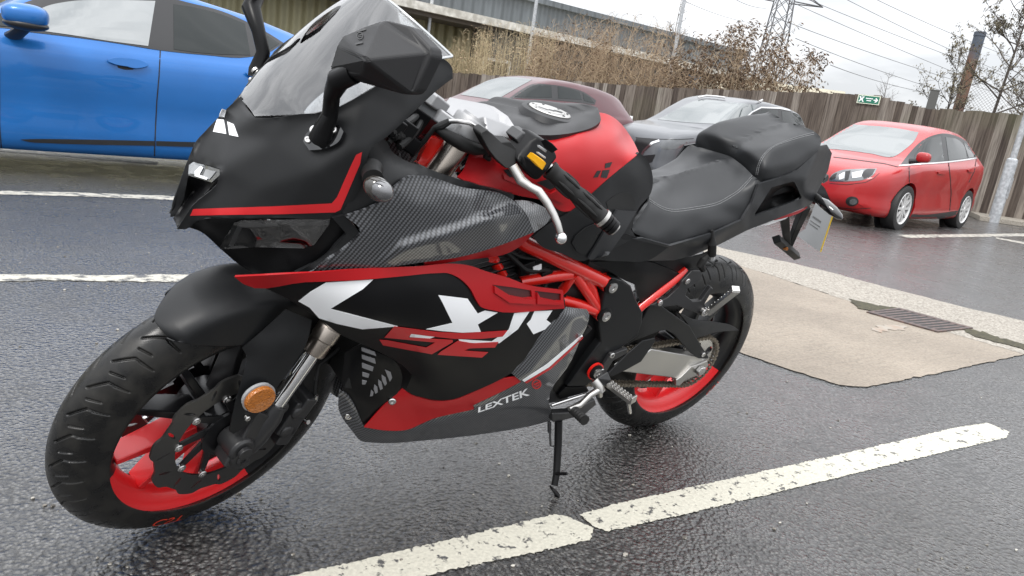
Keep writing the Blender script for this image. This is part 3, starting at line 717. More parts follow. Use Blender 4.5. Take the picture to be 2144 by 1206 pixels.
# ---- pipe, stub post
def pipe():
    dep = 24; B = far(2003, 240, dep); T = far(2039, 72, dep); t = thing('flue_pipe', 'tall rusty flue pipe with blue grey top behind the fence', 'chimney', (B[0], B[1], gz(0, B[1])))
    m = mat('rusty_pipe', (.12, .07, .05), .7); n = tex(m, 3, 7); tt = m.node_tree; c = N(tt, 'ShaderNodeTexCoord'); s = N(tt, 'ShaderNodeSeparateXYZ'); tt.links.new(c.outputs['Object'], s.inputs[0])
    hh = T[2] - t.location[2]
    z = math_(m, 'ADD', math_(m, 'DIVIDE', s.outputs['Z'], hh), math_(m, 'MULTIPLY', math_(m, 'SUBTRACT', n.outputs['Fac'], .5), .25))
    setcol(m, ramp(m, z, [(.3, (.10, .085, .08)), (.6, (.12, .065, .045)), (.78, (.16, .085, .05)), (.9, (.07, .085, .11))]).outputs[0]); bumpy(m, n.outputs['Fac'], .4, .02)
    dx = np.array([T[0] - B[0], T[1] - B[1], 0]) * .0; mb = MB(); mb.tube([(0, 0, 0), dx * .5 + (0, 0, hh * .5), dx + (0, 0, hh - .05)], .165, 24); mb.build('shaft', m, t)
    mb = MB(); mb.lathe((dx[0], dx[1], hh - .14), (0, 0, 1), [(.165, 0), (.178, .0), (.178, .12), (.15, .14), (.14, .05), (.001, .05)], 24); mb.build('collar', m, t)
pipe()
def stub():
    B = far(1948, 226, 17.4); t = thing('timber_post', 'short dark timber post standing just above the fence beside the flue pipe', 'post', (B[0], B[1], gz(0, B[1]))); hh = far(1949, 190, 17.4)[2] - t.location[2]
    mb = MB(); mb.box((0, 0, hh / 2), (.19, .19, hh), axrot((0, 0, 1), .4)); mb.build('shaft', M['dark_wall'], t, smooth=False, bevel=.012); mb = MB(); mb.box((0, 0, hh + .01), (.2, .2, .03), axrot((0, 0, 1), .4)); mb.build('cap', M['dark_wall'], t, smooth=False, bevel=.008)
stub()
# ---- pylon and wires
M['pylon_steel'] = mat('pylon_steel', (.13, .13, .135), .6)
def pylon():
    dep = 120; B = far(1584, 260, dep); t = thing('lattice_pylon', 'lattice steel electricity pylon rising behind the brown shrubs', 'pylon', (B[0], B[1], -1)); top = far(1640, -70, dep)[2] + 1
    ax = np.cross(_f, (0, 0, 1.0)); ax[2] = 0; ax /= np.linalg.norm(ax); ay = np.array([-ax[1], ax[0], 0]); mb = MB(); r = .11
    wz = lambda z: np.interp(z, [0, top * .45, top], [3.0, 1.7, .9]); cs = [(1, 1), (1, -1), (-1, -1), (-1, 1)]; zs = list(np.linspace(0, top, 12)); pt = lambda c, z: ax * c[0] * wz(z) + ay * c[1] * wz(z) + np.array([0, 0, z])
    for c in cs: mb.tube([pt(c, z) for z in zs], r, 5)
    for a, b in zip(zs[:-1], zs[1:]):
        for i in range(4): mb.tube([pt(cs[i], a), pt(cs[(i + 1) % 4], b)], .055, 4); mb.tube([pt(cs[(i + 1) % 4], a), pt(cs[i], b)], .055, 4)
    mb.build('tower', M['pylon_steel'], t, smooth=False)
    for zz in (far(1640, 14, dep)[2] + 1, far(1640, -60, dep)[2] + 1):
        mb = MB()
        for s in (1, -1):
            tip = ax * s * 6.2 + np.array([0, 0, zz]); 
            for c in ((s, 1), (s, -1)): mb.tube([pt(c, zz), tip], .10, 4); mb.tube([pt(c, min(zz + 2.2, top)), tip], .09, 4)
        mb.build('cross_arm', M['pylon_steel'], t, smooth=False)
pylon()
WIRES = [((110, 12), (330, 98)), ((410, 0), (520, 42)), ((740, 12), (1640, 402)), ((850, 0), (1690, 335)), ((1080, 0), (1700, 300)), ((1260, 0), (1760, 225)), ((950, 222), (1600, 445)), ((1010, 330), (1500, 502)), ((1130, 448), (1440, 535))]
for i, (a, b) in enumerate(WIRES):
    A, B = pix(10, *a), pix(10, *b); d0, d1 = 95.0, 130.0; P = []; ext = -.5 if i > 1 else -.2
    for s in np.linspace(ext, 1.6, 30):
        x, y = A[0] + (B[0] - A[0]) * s, A[1] + (B[1] - A[1]) * s - 3 * s * (1 - s) * -2
        P.append(far(x, y, d0 + (d1 - d0) * s))
    mb = MB(); mb.tube(P, .038, 4); o = mb.build('power_line', M['pylon_steel'], None, smooth=False)
    c = np.mean(P, 0); o.data.transform(Matrix.Translation(Vector(-c))); o.location = c
    tag(o, 'thin overhead power line sagging across the grey sky', 'power line', 'overhead power lines')
# ---- dry shrubs
def stem_mat(name, lo, hi):
    m = mat(name, hi, .85); g = N(m.node_tree, 'ShaderNodeNewGeometry'); setcol(m, ramp(m, g.outputs['Random Per Island'], [(0, lo), (1, hi)]).outputs[0]); M[name] = m
stem_mat('dry_stem', (.16, .10, .06), (.50, .39, .26)); stem_mat('reed', (.26, .20, .11), (.62, .52, .34)); stem_mat('dead_flower', (.045, .028, .018), (.13, .08, .045)); stem_mat('twig', (.05, .042, .036), (.12, .10, .085)); stem_mat('bud', (.06, .05, .035), (.14, .12, .07))
def shrub(name, label, px0, px1, tops, dep, n, kind, seed, grp):
    rg = random.Random(seed); c = far((px0 + px1) / 2, 240, dep); base = np.array([c[0], c[1], gz(0, c[1])]); t = thing(name, label, 'shrub', base, 0, grp)
    st, lf = MB(), MB()
    def leaf(p, d, L_, w0):
        d = np.array(d); d /= np.linalg.norm(d) + 1e-9; s = np.cross(d, (rg.gauss(0, 1), rg.gauss(0, 1), rg.gauss(0, 1))); s /= np.linalg.norm(s) + 1e-9
        lf.add([p, p + d * L_ * .5 + s * w0, p + d * L_, p + d * L_ * .5 - s * w0], [(0, 1, 2, 3)])
    for i in range(n):
        px = rg.uniform(px0, px1); dd = dep + rg.uniform(-.7, 1.6); ytop = np.interp(px, [q[0] for q in tops], [q[1] for q in tops]); T = far(px, ytop, dd); hmax = T[2] - base[2]
        h = hmax * (rg.uniform(.62, 1.04) if kind != 'reed' else rg.uniform(.7, 1.0)); lean_ = rg.gauss(0, .16 if kind != 'reed' else .07) * h; ln2 = rg.gauss(0, .1) * h
        p0 = np.array([T[0], T[1], base[2]]) - base; rt = _r.copy(); rt[2] = 0
        p0 = p0 - rt * lean_ * .9; q = [p0]
        dr = rg.uniform(.0, .22) * h if kind == 'budd' else .03 * h
        for k in range(1, 8):
            s = k / 7; z = h * (s if kind != 'budd' else (s - .12 * s ** 4)); q.append(p0 + rt * (lean_ * s ** 1.6) + np.array([_f[0], _f[1], 0]) * ln2 * s ** 1.5 + (0, 0, z))
        r0 = rg.uniform(.006, .013) if kind != 'reed' else rg.uniform(.005, .009)
        st.tube(q, [r0 * (1 - .7 * k / 7) for k in range(8)], 3, False)
        nb = {'budd': 9, 'reed': 3, 'bramble': 8}[kind]
        for b in range(nb):
            s = rg.uniform(.35, 1.0); k = min(6, int(s * 7)); p = q[k] + (q[k + 1] - q[k]) * (s * 7 - k if s < 1 else 1); sd = rg.choice((-1, 1)); L_ = rg.uniform(.18, .55) * (1.2 - s) + .1
            d = rt * sd * rg.uniform(.4, 1) + np.array([_f[0], _f[1], 0]) * rg.gauss(0, .5) + np.array([0, 0, rg.uniform(.2, 1.2)]); d /= np.linalg.norm(d); e = p + d * L_; e2 = e + d * L_ * .4 - np.array([0, 0, .3 * L_])
            st.tube([p, e, e2], [r0 * .55, r0 * .4, r0 * .25], 3, False)
            if kind == 'budd':
                for z in range(3): leaf(e + (e2 - e) * z / 2, (e2 - e) + np.array([rg.gauss(0, .05), rg.gauss(0, .05), -.08]), rg.uniform(.06, .14), rg.uniform(.012, .026))
            elif rg.random() < .6: leaf(e, d + np.array([0, 0, -.8]), rg.uniform(.05, .13), rg.uniform(.01, .024))
        if kind == 'budd':
            d = (q[-1] - q[-2]); 
            for z in range(6): leaf(q[-1] - d * z * .12, d * .4 + rt * rg.gauss(0, .4) + np.array([0, 0, -.35]), rg.uniform(.08, .16), rg.uniform(.014, .026))
    st.build('stems', M['reed'] if kind == 'reed' else M['dry_stem'], t, smooth=False); lf.build('seed_heads' if kind == 'budd' else 'dead_leaves', M['dead_flower'] if kind != 'reed' else M['dry_stem'], t, smooth=False)
G_ = 'dry shrubs behind the fence'
shrub('dry_shrub', 'pale straw coloured thicket next to the windscreen, leftmost behind the fence', 905, 1030, [(905, 110), (960, 70), (1030, 55)], 26.0, 330, 'reed', 1, G_)
shrub('dry_shrub', 'dense straw coloured thicket behind the fence above the maroon car', 1000, 1170, [(1000, 50), (1090, 40), (1170, 55)], 25.0, 420, 'reed', 2, G_)
shrub('dry_shrub', 'tangled tan bramble thicket behind the fence between the two middle poles, left part', 1120, 1290, [(1120, 60), (1200, 40), (1290, 45)], 24.0, 330, 'bramble', 3, G_)
shrub('dry_shrub', 'tangled tan bramble thicket behind the fence beside the pole above the silver grey crossover', 1260, 1440, [(1260, 35), (1350, 45), (1440, 60)], 23.2, 330, 'bramble', 4, G_)
shrub('dry_shrub', 'bushy brown shrub with drooping seed heads below the pylon, left half', 1410, 1590, [(1410, 85), (1480, 40), (1530, 14), (1590, 4)], 22.0, 150, 'budd', 5, G_)
shrub('dry_shrub', 'arching brown shrub with drooping seed heads right of the pylon foot', 1560, 1730, [(1560, 20), (1640, 22), (1700, 50), (1745, 120)], 21.5, 150, 'budd', 6, G_)
# ---- bare trees
def bare_tree(name, label, bot, top, dep, spread, seed, r0, lvl=4, buds=True, grp=None, start=.15):
    rg = random.Random(seed); B = far(*bot, dep); base = np.array([B[0], B[1], gz(0, B[1])]); T = far(*top, dep); h = T[2] - base[2]; t = thing(name, label, 'tree', base, 0, grp); tr, br, lf = MB(), MB(), MB(); rt = _r.copy(); rt[2] = 0; fw = np.array([_f[0], _f[1], 0])
    P = [np.array([0, 0, h * s]) + rt * .05 * h * math.sin(3 * s + seed) * .3 for s in np.linspace(0, 1, 10)]; tr.tube(P, [r0 * (1 - .85 * s) for s in np.linspace(0, 1, 10)], 8); tr.build('trunk', M['twig'], t)
    def grow(p, d, L_, r, k):
        d = d / np.linalg.norm(d); q = [p]
        for i in range(4): d = d + np.array([rg.gauss(0, .12), rg.gauss(0, .12), rg.gauss(.05, .1)]); d /= np.linalg.norm(d); q.append(q[-1] + d * L_ / 4)
        br.tube(q, [r, r * .85, r * .7, r * .55, r * .4], 4, False)
        if k > 0:
            for i in range(rg.randint(2, 4)): s = rg.randint(1, 4); e = d + np.array([rg.gauss(0, .6), rg.gauss(0, .6), rg.gauss(.15, .4)]); grow(q[s], e, L_ * rg.uniform(.4, .68), r * .55, k - 1)
        if buds and k <= 1:
            for z in range(6):
                pp = q[rg.randint(1, 4)] + np.array([rg.gauss(0, .02), rg.gauss(0, .02), 0]); a = np.array([rg.gauss(0, 1), rg.gauss(0, 1), rg.gauss(.5, 1)]); a /= np.linalg.norm(a); b = np.cross(a, (.3, .5, .8)); b /= np.linalg.norm(b) + 1e-9; s_ = rg.uniform(.02, .05); lf.add([pp, pp + a * s_ + b * s_ * .4, pp + a * s_ * 2, pp + a * s_ - b * s_ * .4], [(0, 1, 2, 3)])
    for i in range(26):
        s = rg.uniform(start, .97); p = np.array([0, 0, h * s]) + rt * .05 * h * math.sin(3 * s + seed) * .3; a = rg.uniform(0, 6.28); d = rt * math.cos(a) + fw * math.sin(a) * .8 + np.array([0, 0, rg.uniform(.3, .9)]); grow(p, d, spread * (1.15 - s) * rg.uniform(.6, 1.1) + .2, r0 * .35 * (1.1 - s) + .008, lvl - 2)
    br.build('branches', M['twig'], t, smooth=False)
    if lf.V: lf.build('buds', M['bud'], t, smooth=False)
bare_tree('bare_tree', 'bare budding tree beside the flue pipe, crossing the frame top', (2082, 240), (2086, -60), 20.0, 1.9, 11, .065, 5, start=.4)
bare_tree('bare_tree', 'bare budding tree half cut by the right frame edge behind the lamp post', (2175, 250), (2170, 10), 19.0, 1.6, 12, .05, 5, start=.35)
bare_tree('bare_tree', 'slim bare tree with wispy twigs just left of the flue pipe', (1975, 245), (1960, 95), 19.5, 1.2, 13, .03, 4, start=.4)
bare_tree('bare_tree', 'tiny far off bare tree above the exit sign', (1843, 240), (1845, 150), 60.0, 1.8, 14, .07, 4, False, start=.45)
bare_tree('bare_tree', 'thin bare sapling behind the pole above the silver grey crossover', (1395, 190), (1400, -20), 27.0, .8, 15, .035, 4, False, start=.5)
# ---- chain link panel by the lamp post
def chain_link():
    dep = 16.4; A, B = far(2035, 180, dep), far(2230, 200, dep - .8); A[2] = far(2060, 175, dep)[2]; B[2] = A[2]; d = B - A; L_ = np.linalg.norm(d); d /= L_; z0 = -.0; t = thing('chain_link_fence', 'rusty chain link mesh rising behind the timber fence at far right', 'fence', (*((A + B) / 2)[:2], 0)); o_ = np.array(t.location); mb = MB(); H_ = A[2]; pz = .075
    n = int((L_ + H_) / pz)
    for i in range(n):
        for sg in (1, -1):
            u0 = i * pz - (H_ if sg > 0 else 0); a, b = (u0, 0), (u0 + H_ * sg * (1 if sg > 0 else 1), H_)
            if sg < 0: a, b = (i * pz, 0), (i * pz - H_, H_)
            pts = []
            for s in (0, 1): pts.append([a[0] + (b[0] - a[0]) * s, a[1] + (b[1] - a[1]) * s])
            (ua, za), (ub, zb) = pts
            lo, hi = 0.0, 1.0
            if ub != ua:
                ts = sorted([(0 - ua) / (ub - ua), (L_ - ua) / (ub - ua)]); lo, hi = max(0, ts[0]), min(1, ts[1])
            if hi <= lo: continue
            P = [A * (1, 1, 0) + d * (ua + (ub - ua) * s) + np.array([0, 0, za + (zb - za) * s]) - o_ for s in (lo, hi)]; mb.tube(P, .0028, 3, False)
    o = mb.build('wire_mesh', M['twig'], t, smooth=False)
    mb = MB(); mb.box(((A + B) / 2 * (1, 1, 0) + d * .45 + (0, 0, H_ / 2 + .05)) - o_, (.12, .12, H_ + .1)); mb.build('mesh_post', M['dark_wall'], t, smooth=False, bevel=.01)
chain_link()
# ------------------------------------------------------------------ parked cars
def paint(name, col, metal=0.0, rough=.35):
    m = mat(name, col, rough, metal, coat=.5); m.node_tree.nodes['Principled BSDF'].inputs['Coat Roughness'].default_value = .03
    n = tex(m, 3, 5); r = ramp(m, n.outputs['Fac'], [(.35, tuple(c * .9 for c in col)), (.65, col)]); setcol(m, r.outputs[0]); M[name] = m
paint('paint_blue', (.005, .125, .41), .25); paint('paint_red', (.36, .004, .006)); paint('paint_grey', (.12, .125, .135), .3); paint('paint_maroon', (.07, .008, .014), .1)
def smooth1(a, n=2):
    for _ in range(n): b = a.copy(); b[1:-1] = .25 * a[:-2] + .5 * a[1:-1] + .25 * a[2:]; a = b
    return a
def car_shape(P, L_, W, H):
    'lofted body shell; P rows: (x/L from the nose, top/H, belt/H, bottom, half width/(W/2), roof half width/(W/2))'
    P = np.array(P, float); u = np.sort(np.unique(np.concatenate([np.linspace(0, .03, 4), np.linspace(.03, .97, 74), np.linspace(.97, 1, 4)])))
    c = [smooth1(np.interp(u, P[:, 0], P[:, i]), 2) for i in range(1, 6)]
    V = []; m = None
    for i, x in enumerate(u):
        t, b, lo, hw, rw = c[0][i] * H, c[1][i] * H, c[2][i], c[3][i] * W / 2, c[4][i] * W / 2
        g = max(0.0, min(1.0, (t - b) / .25))
        low = [(0, lo), (hw * .80, lo), (hw * .93, lo + .01), (hw * .965, lo + .05), (hw * .978, lo + (b - lo) * .12), (hw * .99, lo + (b - lo) * .24), (hw * .972, lo + (b - lo) * .36), (hw * .985, lo + (b - lo) * .52), (hw * 1.0, lo + (b - lo) * .70), (hw * .99, lo + (b - lo) * .86), (hw * .968, b - .02), (hw * .945, b)]
        up = []
        for k in range(1, 7): s = k / 6; up.append((hw * .945 + (rw - hw * .945) * (s ** (1 + .12 * g)) * 1.0, b + (t - .055 * g - b) * (s if g > .3 else s ** .6)))
        up += [(rw * .93, t - .022 * g), (rw * .8, t - .008 * g), (rw * .5, t + .004), (0, t + .008)]
        sec = low + up; sec = sec + [(-y, z) for y, z in sec[-2:0:-1]]; m = len(sec)
        V += [((.5 - x) * L_, y, z) for y, z in sec]
    F = [(i * m + j, (i + 1) * m + j, (i + 1) * m + (j + 1) % m, i * m + (j + 1) % m) for i in range(len(u) - 1) for j in range(m)]
    F += [tuple(range(m)), tuple(range((len(u) - 1) * m, len(u) * m))[::-1]]
    return V, F
def car(name, label, P, L_, W, H, wb, fo, pose, m, rw_, arch=.35, spokes=10, grp=None, tw=.2):
    t = thing(name, label, 'car', pose[:3], pose[3], grp); a = pose[3]
    Mc = np.array([[math.cos(a), -math.sin(a), 0], [math.sin(a), math.cos(a), 0], [0, 0, 1]]); fr = (Mc, np.array(pose[:3]))
    V, F = car_shape(P, L_, W, H); mb = MB(); mb.add(V, F); body = mb.build('body', m, t, sharp=55)
    xf = L_ / 2 - fo; cut = []
    for x in (xf, xf - wb):
        for sg in (1, -1):
            cb = MB(); cb.lathe((x, sg * (W / 2 - .3), rw_), (0, sg, 0), [(.001, 0), (arch, 0), (arch, .6), (.001, .6)], 40); cut.append(cb.build('cut', None))
    for q in cut:
        q.parent = t; md = body.modifiers.new('arch', 'BOOLEAN'); md.operation = 'DIFFERENCE'; md.object = q; md.solver = 'EXACT'
    bpy.context.view_layer.update()
    me = bpy.data.meshes.new_from_object(body.evaluated_get(bpy.context.evaluated_depsgraph_get())); body.modifiers.clear(); body.data = me
    for q in cut: bpy.data.objects.remove(q)
    if not me.materials: me.materials.append(m)
    me.materials[0] = m
    if len(me.materials) > 1:
        me.polygons.foreach_set('material_index', np.zeros(len(me.polygons), np.int32))
    me.polygons.foreach_set('use_smooth', np.ones(len(me.polygons), bool)); me.set_sharp_from_angle(angle=R(50))
    key = name; SURF[key] = BVHTree.FromPolygons([tuple(v.co) for v in me.vertices], [tuple(p.vertices) for p in me.polygons])
    for x in (xf, xf - wb):
        for sg in (1, -1):
            y0 = sg * (W / 2 - .025); ax = (0, sg, 0); c = np.array([x, y0, rw_])
            mb = MB(); mb.lathe(c, ax, [(rw_ * .66, -tw), (rw_ * .95, -tw), (rw_, -tw + .03), (rw_, -.035), (rw_ * .96, -.008), (rw_ * .86, 0), (rw_ * .70, -.006), (rw_ * .66, -.02)], 48, False); wh = mb.build('wheel', M['tyre_car'], t)
            mb = MB(); mb.lathe(c, ax, [(rw_ * .66, -tw), (rw_ * .66, -.02), (rw_ * .70, -.004), (rw_ * .685, .001), (rw_ * .63, -.014), (rw_ * .61, -.10)], 48, False)
            for i in range(spokes):
                q = 2 * math.pi * i / spokes; d = np.array([math.cos(q), 0, math.sin(q)]); e = np.array([-d[2], 0, d[0]])
                A = [c + d * rw_ * .1 + e * .02, c + d * rw_ * .1 - e * .02, c + d * rw_ * .64 - e * .013, c + d * rw_ * .64 + e * .013]; mb.prism([p + (0, sg * -.012, 0) for p in A], (0, -sg * .025, 0))
            mb.lathe(c, ax, [(.001, -.005), (rw_ * .14, -.008), (rw_ * .17, -.03)], 24, False); mb.build('rim', M['alloy_wheel'], wh)
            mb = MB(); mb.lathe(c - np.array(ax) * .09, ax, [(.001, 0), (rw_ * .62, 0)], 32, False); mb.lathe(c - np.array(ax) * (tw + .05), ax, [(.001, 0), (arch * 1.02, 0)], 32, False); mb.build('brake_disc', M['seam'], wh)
    return t, fr, key
HATCH = [(0, .40, .38, .34, .55, .42), (.008, .455, .43, .27, .68, .50), (.03, .50, .47, .20, .79, .58), (.075, .545, .51, .17, .89, .68), (.16, .60, .565, .16, .955, .76), (.265, .655, .62, .16, .985, .80), (.36, .82, .635, .16, .995, .745), (.45, .945, .64, .16, 1.0, .67), (.53, .992, .65, .16, 1.0, .67), (.63, 1.0, .66, .16, 1.0, .665), (.76, .985, .675, .17, .995, .65), (.86, .95, .69, .18, .975, .63), (.92, .90, .70, .20, .95, .61), (.955, .82, .69, .24, .92, .60), (.985, .68, .63, .30, .86, .62), (1, .56, .53, .36, .80, .60)]
SUV = [(0, .43, .41, .36, .60, .46), (.008, .50, .47, .28, .72, .56), (.03, .545, .51, .22, .83, .66), (.075, .585, .55, .2, .91, .74), (.16, .615, .585, .2, .965, .80), (.245, .645, .61, .2, .985, .82), (.33, .80, .625, .2, .995, .77), (.42, .935, .63, .2, 1.0, .70), (.50, .985, .635, .2, 1.0, .68), (.62, 1.0, .64, .2, 1.0, .67), (.78, .985, .65, .2, .995, .66), (.89, .945, .66, .22, .97, .64), (.94, .84, .665, .24, .95, .64), (.975, .71, .65, .28, .92, .66), (.992, .60, .57, .32, .86, .68), (1, .52, .5, .38, .80, .66)]
def wstick(t, fr, key, name, m, k, polys, off=.004, th=.003, step=5, rnd=True, parent=None, bevel=0):
    return sticker(name, m, k, polys, key, off, th, parent or t, step, rnd, fr, bevel)
def strip(k, pts, w0):
    P = np.array(pts, float); d = np.gradient(P, axis=0); n = np.stack([-d[:, 1], d[:, 0]], 1); n /= np.linalg.norm(n, axis=1)[:, None]
    return [tuple(p) for p in P + n * w0 / 2] + [tuple(p) for p in (P - n * w0 / 2)[::-1]]
# red hatchback by the fence
a, b = gp(1862, 482), gp(2024, 478); yaw = math.atan2(a[1] - b[1], a[0] - b[0])
ux = np.array([math.cos(yaw), math.sin(yaw)]); uy = np.array([-ux[1], ux[0]])
Lr, Wr, Hr = 4.30, 1.82, 1.535
ctr = (a[:2] + b[:2]) / 2 + uy * (-Wr / 2 + .02) + ux * (-(Lr / 2 - .87 - 2.65 / 2))
red, fr, ky = car('red_hatchback', 'bright red five door hatchback parked against the wooden fence', HATCH, Lr, Wr, Hr, 2.65, .87, (ctr[0], ctr[1], gz(0, ctr[1]) + .01, yaw), M['paint_red'], .325, .365, 10, 'cars parked in the yard')
wstick(red, fr, ky, 'windscreen', M['car_glass'], 7, [[(1030, 395), (1120, 355), (1200, 334), (1320, 338), (1450, 350), (1584, 374), (1560, 420), (1510, 466), (1450, 504), (1330, 488), (1200, 470), (1100, 462), (1020, 455)]])
wstick(red, fr, ky, 'window_trim', M['trim_black'], 7, [[(1482, 552), (1540, 478), (1600, 420), (1660, 390), (1710, 380), (1790, 396), (1840, 424), (1888, 470), (1893, 508), (1740, 530)]], .003)
wstick(red, fr, ky, 'side_window', M['dark_glass'], 7, [[(1560, 505), (1592, 450), (1640, 410), (1698, 392), (1718, 524), (1640, 536), (1570, 540)], [(1726, 400), (1788, 412), (1822, 444), (1838, 512), (1742, 524)], [(1822, 428), (1876, 472), (1888, 502), (1848, 510)]], .006)
wstick(red, fr, ky, 'window_chrome', M['bright_trim'], 7, [strip(7, [(1478, 553), (1560, 546), (1650, 539), (1740, 531), (1830, 520), (1890, 511)], 7)], .008, rnd=False)
wstick(red, fr, ky, 'door_seam', M['seam'], 7, [strip(7, [(1532, 556), (1534, 640), (1530, 700), (1510, 760), (1498, 812)], 4), strip(7, [(1742, 532), (1752, 620), (1756, 700), (1748, 790)], 4), strip(7, [(1890, 515), (1880, 580), (1850, 640)], 3.5), strip(7, [(1130, 505), (1250, 520), (1400, 540), (1475, 558)], 3.5)], .0025, rnd=False)
wstick(red, fr, ky, 'headlight', M['head_lens'], 7, [[(1106, 624), (1125, 598), (1170, 577), (1250, 570), (1362, 567), (1345, 598), (1296, 624), (1190, 635), (1112, 634)]], .006, .004)
wstick(red, fr, ky, 'headlight_bezel', M['trim_black'], 7, [[(1110, 620), (1128, 600), (1150, 590), (1140, 618), (1118, 628)], [(1300, 575), (1352, 571), (1335, 600), (1292, 622), (1280, 600)], [(1195, 582), (1222, 578), (1210, 626), (1190, 630)]], .008, .002)
wstick(red, fr, ky, 'headlight_lamp', M['bright_lamp'], 7, [[(1160, 602), (1190, 586), (1188, 618), (1162, 626)], [(1228, 590), (1288, 580), (1278, 612), (1232, 618)]], .0095, .002)
wstick(red, fr, ky, 'bumper_seam', M['seam'], 7, [strip(7, [(1110, 645), (1200, 652), (1300, 640), (1345, 618), (1375, 590)], 3), strip(7, [(1130, 770), (1240, 782), (1330, 776)], 3)], .0025, rnd=False)
wstick(red, fr, ky, 'grille', M['trim_black'], 7, [[(1010, 640), (1066, 652), (1116, 738), (1100, 752), (1020, 745)]], .005)
wstick(red, fr, ky, 'bumper_skirt', M['trim_black'], 7, [[(1090, 792), (1180, 806), (1330, 810), (1326, 826), (1200, 826), (1090, 816)]], .005)
fogp = [(1230 + 34 * math.cos(q), 740 + 25 * math.sin(q)) for q in np.linspace(0, 6.28, 20)[:-1]]
wstick(red, fr, ky, 'fog_lamp', M['trim_black'], 7, [fogp], .006); wstick(red, fr, ky, 'fog_lens', M['head_lens'], 7, [[(1236 + 20 * math.cos(q), 742 + 15 * math.sin(q)) for q in np.linspace(0, 6.28, 20)[:-1]]], .011)
wstick(red, fr, ky, 'sill', M['trim_black'], 7, [[(1490, 818), (1620, 812), (1790, 790), (1795, 806), (1740, 824), (1600, 836), (1470, 836)]], .005)
wstick(red, fr, ky, 'door_handle', M['paint_red'], 7, [[(1680, 583), (1700, 578), (1722, 582), (1722, 592), (1700, 596), (1682, 592)], [(1840, 573), (1856, 569), (1872, 573), (1872, 582), (1856, 586), (1842, 582)]], .02, .018, 3, bevel=.003)
wstick(red, fr, ky, 'tail_light', M['tail_lens'], 7, [[(1922, 552), (1945, 546), (1950, 575), (1944, 605), (1926, 590)]], .006)
def side_mirror(t, fr, k, c, m, y, sz=(.11, .09, .075), tip=None):
    o, d = dirs(*pix(k, *c), fr); X = o + d * ((y - o[1]) / d[1]); mb = MB(); mb.ball(X, (sz[0] * .62, sz[1], sz[2] * .92), 14, None, .68); mr = mb.build('wing_mirror', m, t)
    mb = MB(); mb.box(X + np.array([-.01, -.005, -sz[2] * .72]), (sz[0] * .9, sz[1] * 1.3, .02)); mb.tube([X + np.array([0, -.02, -sz[2] * .6]), X + np.array([.02, -sz[1] * 1.8, -sz[2] * 1.0])], [.03, .045], 10); mb.build('mirror_foot', M['trim_black'], mr, bevel=.006)
    X2 = X * np.array([1, -1, 1]); mb = MB(); mb.ball(X2, (sz[0] * .62, sz[1], sz[2]), 14); mb.build('wing_mirror', m, t); return mr
side_mirror(red, fr, 7, (1610, 508), M['paint_red'], Wr / 2 + .09)
# blue crossover on the left
Lb, Wb, Hb = 4.19, 1.80, 1.52
pose = (.62 + 2.27 - Lb / 2, -5.0 - Wb / 2, gz(0, -5.4) + .0, R(0.5))
PUMA = [(0, .44, .42, .36, .60, .46), (.008, .50, .47, .28, .72, .56), (.03, .545, .52, .22, .83, .64), (.075, .59, .56, .19, .91, .72), (.17, .645, .615, .18, .965, .78), (.27, .69, .655, .18, .985, .78), (.36, .86, .655, .18, .995, .72), (.45, .965, .655, .18, 1.0, .66), (.53, 1.0, .655, .18, 1.0, .64), (.62, .995, .66, .18, 1.0, .63), (.76, .945, .67, .18, .995, .61), (.87, .88, .68, .2, .97, .58), (.94, .78, .68, .22, .95, .58), (.975, .70, .66, .26, .91, .62), (.992, .60, .57, .32, .86, .66), (1, .52, .5, .38, .80, .64)]
blue, fr, ky = car('blue_crossover', 'glossy blue crossover car parked behind the motorcycle nose', PUMA, Lb, Wb, Hb, 2.59, .85, pose, M['paint_blue'], .335, .37, 10, 'cars parked in the yard')
wstick(blue, fr, ky, 'window_trim', M['trim_black'], 8, [[(-120, 190), (-60, 120), (60, 60), (180, 10), (300, -25), (500, -40), (1040, -20), (1180, 15), (1400, 72), (1560, 140), (1700, 215), (1790, 272), (1700, 330), (1560, 362), (1300, 348), (1010, 318), (700, 268), (400, 228), (180, 202), (0, 178)]], .003)
wstick(blue, fr, ky, 'side_window', M['car_glass'], 8, [[(230, 70), (300, 40), (420, 14), (700, 2), (980, 8), (935, 292), (700, 262), (470, 226), (270, 198)]], .006)
wstick(blue, fr, ky, 'side_window', M['dark_glass'], 8, [[(1094, 28), (1200, 44), (1400, 95), (1545, 152), (1580, 350), (1400, 345), (1230, 332), (1096, 312)], [(1615, 180), (1690, 228), (1762, 278), (1680, 325), (1630, 342)], [(-90, 160), (-30, 110), (90, 62), (180, 40), (200, 190), (60, 172)]], .006)
wstick(blue, fr, ky, 'door_seam', M['seam'], 8, [strip(8, [(1012, 320), (1004, 480), (990, 640), (982, 800), (975, 985)], 7), strip(8, [(-6, 240), (-4, 500), (-2, 800), (4, 880), (10, 950)], 7), strip(8, [(1640, 360), (1690, 480), (1650, 640), (1560, 760)], 6)], .0025, rnd=False)
wstick(blue, fr, ky, 'body_moulding', M['trim_black'], 8, [[(130, 880), (200, 878), (600, 882), (974, 890), (974, 920), (600, 912), (300, 902), (170, 892)], [(986, 890), (1200, 896), (1500, 900), (1500, 926), (1200, 926), (986, 920)]], .006, .005)
hd = wstick(blue, fr, ky, 'door_handle', M['paint_blue'], 8, [[(676, 378), (720, 368), (800, 370), (880, 382), (930, 404), (932, 420), (890, 432), (800, 424), (700, 402), (680, 392)]], .03, .014, 6, bevel=.006)
wstick(blue, fr, ky, 'handle_recess_shade', M['seam'], 8, [[(738, 408), (800, 405), (846, 420), (842, 440), (790, 440), (745, 428)]], .003)  # no hollow is modelled; its shade is painted as a black patch
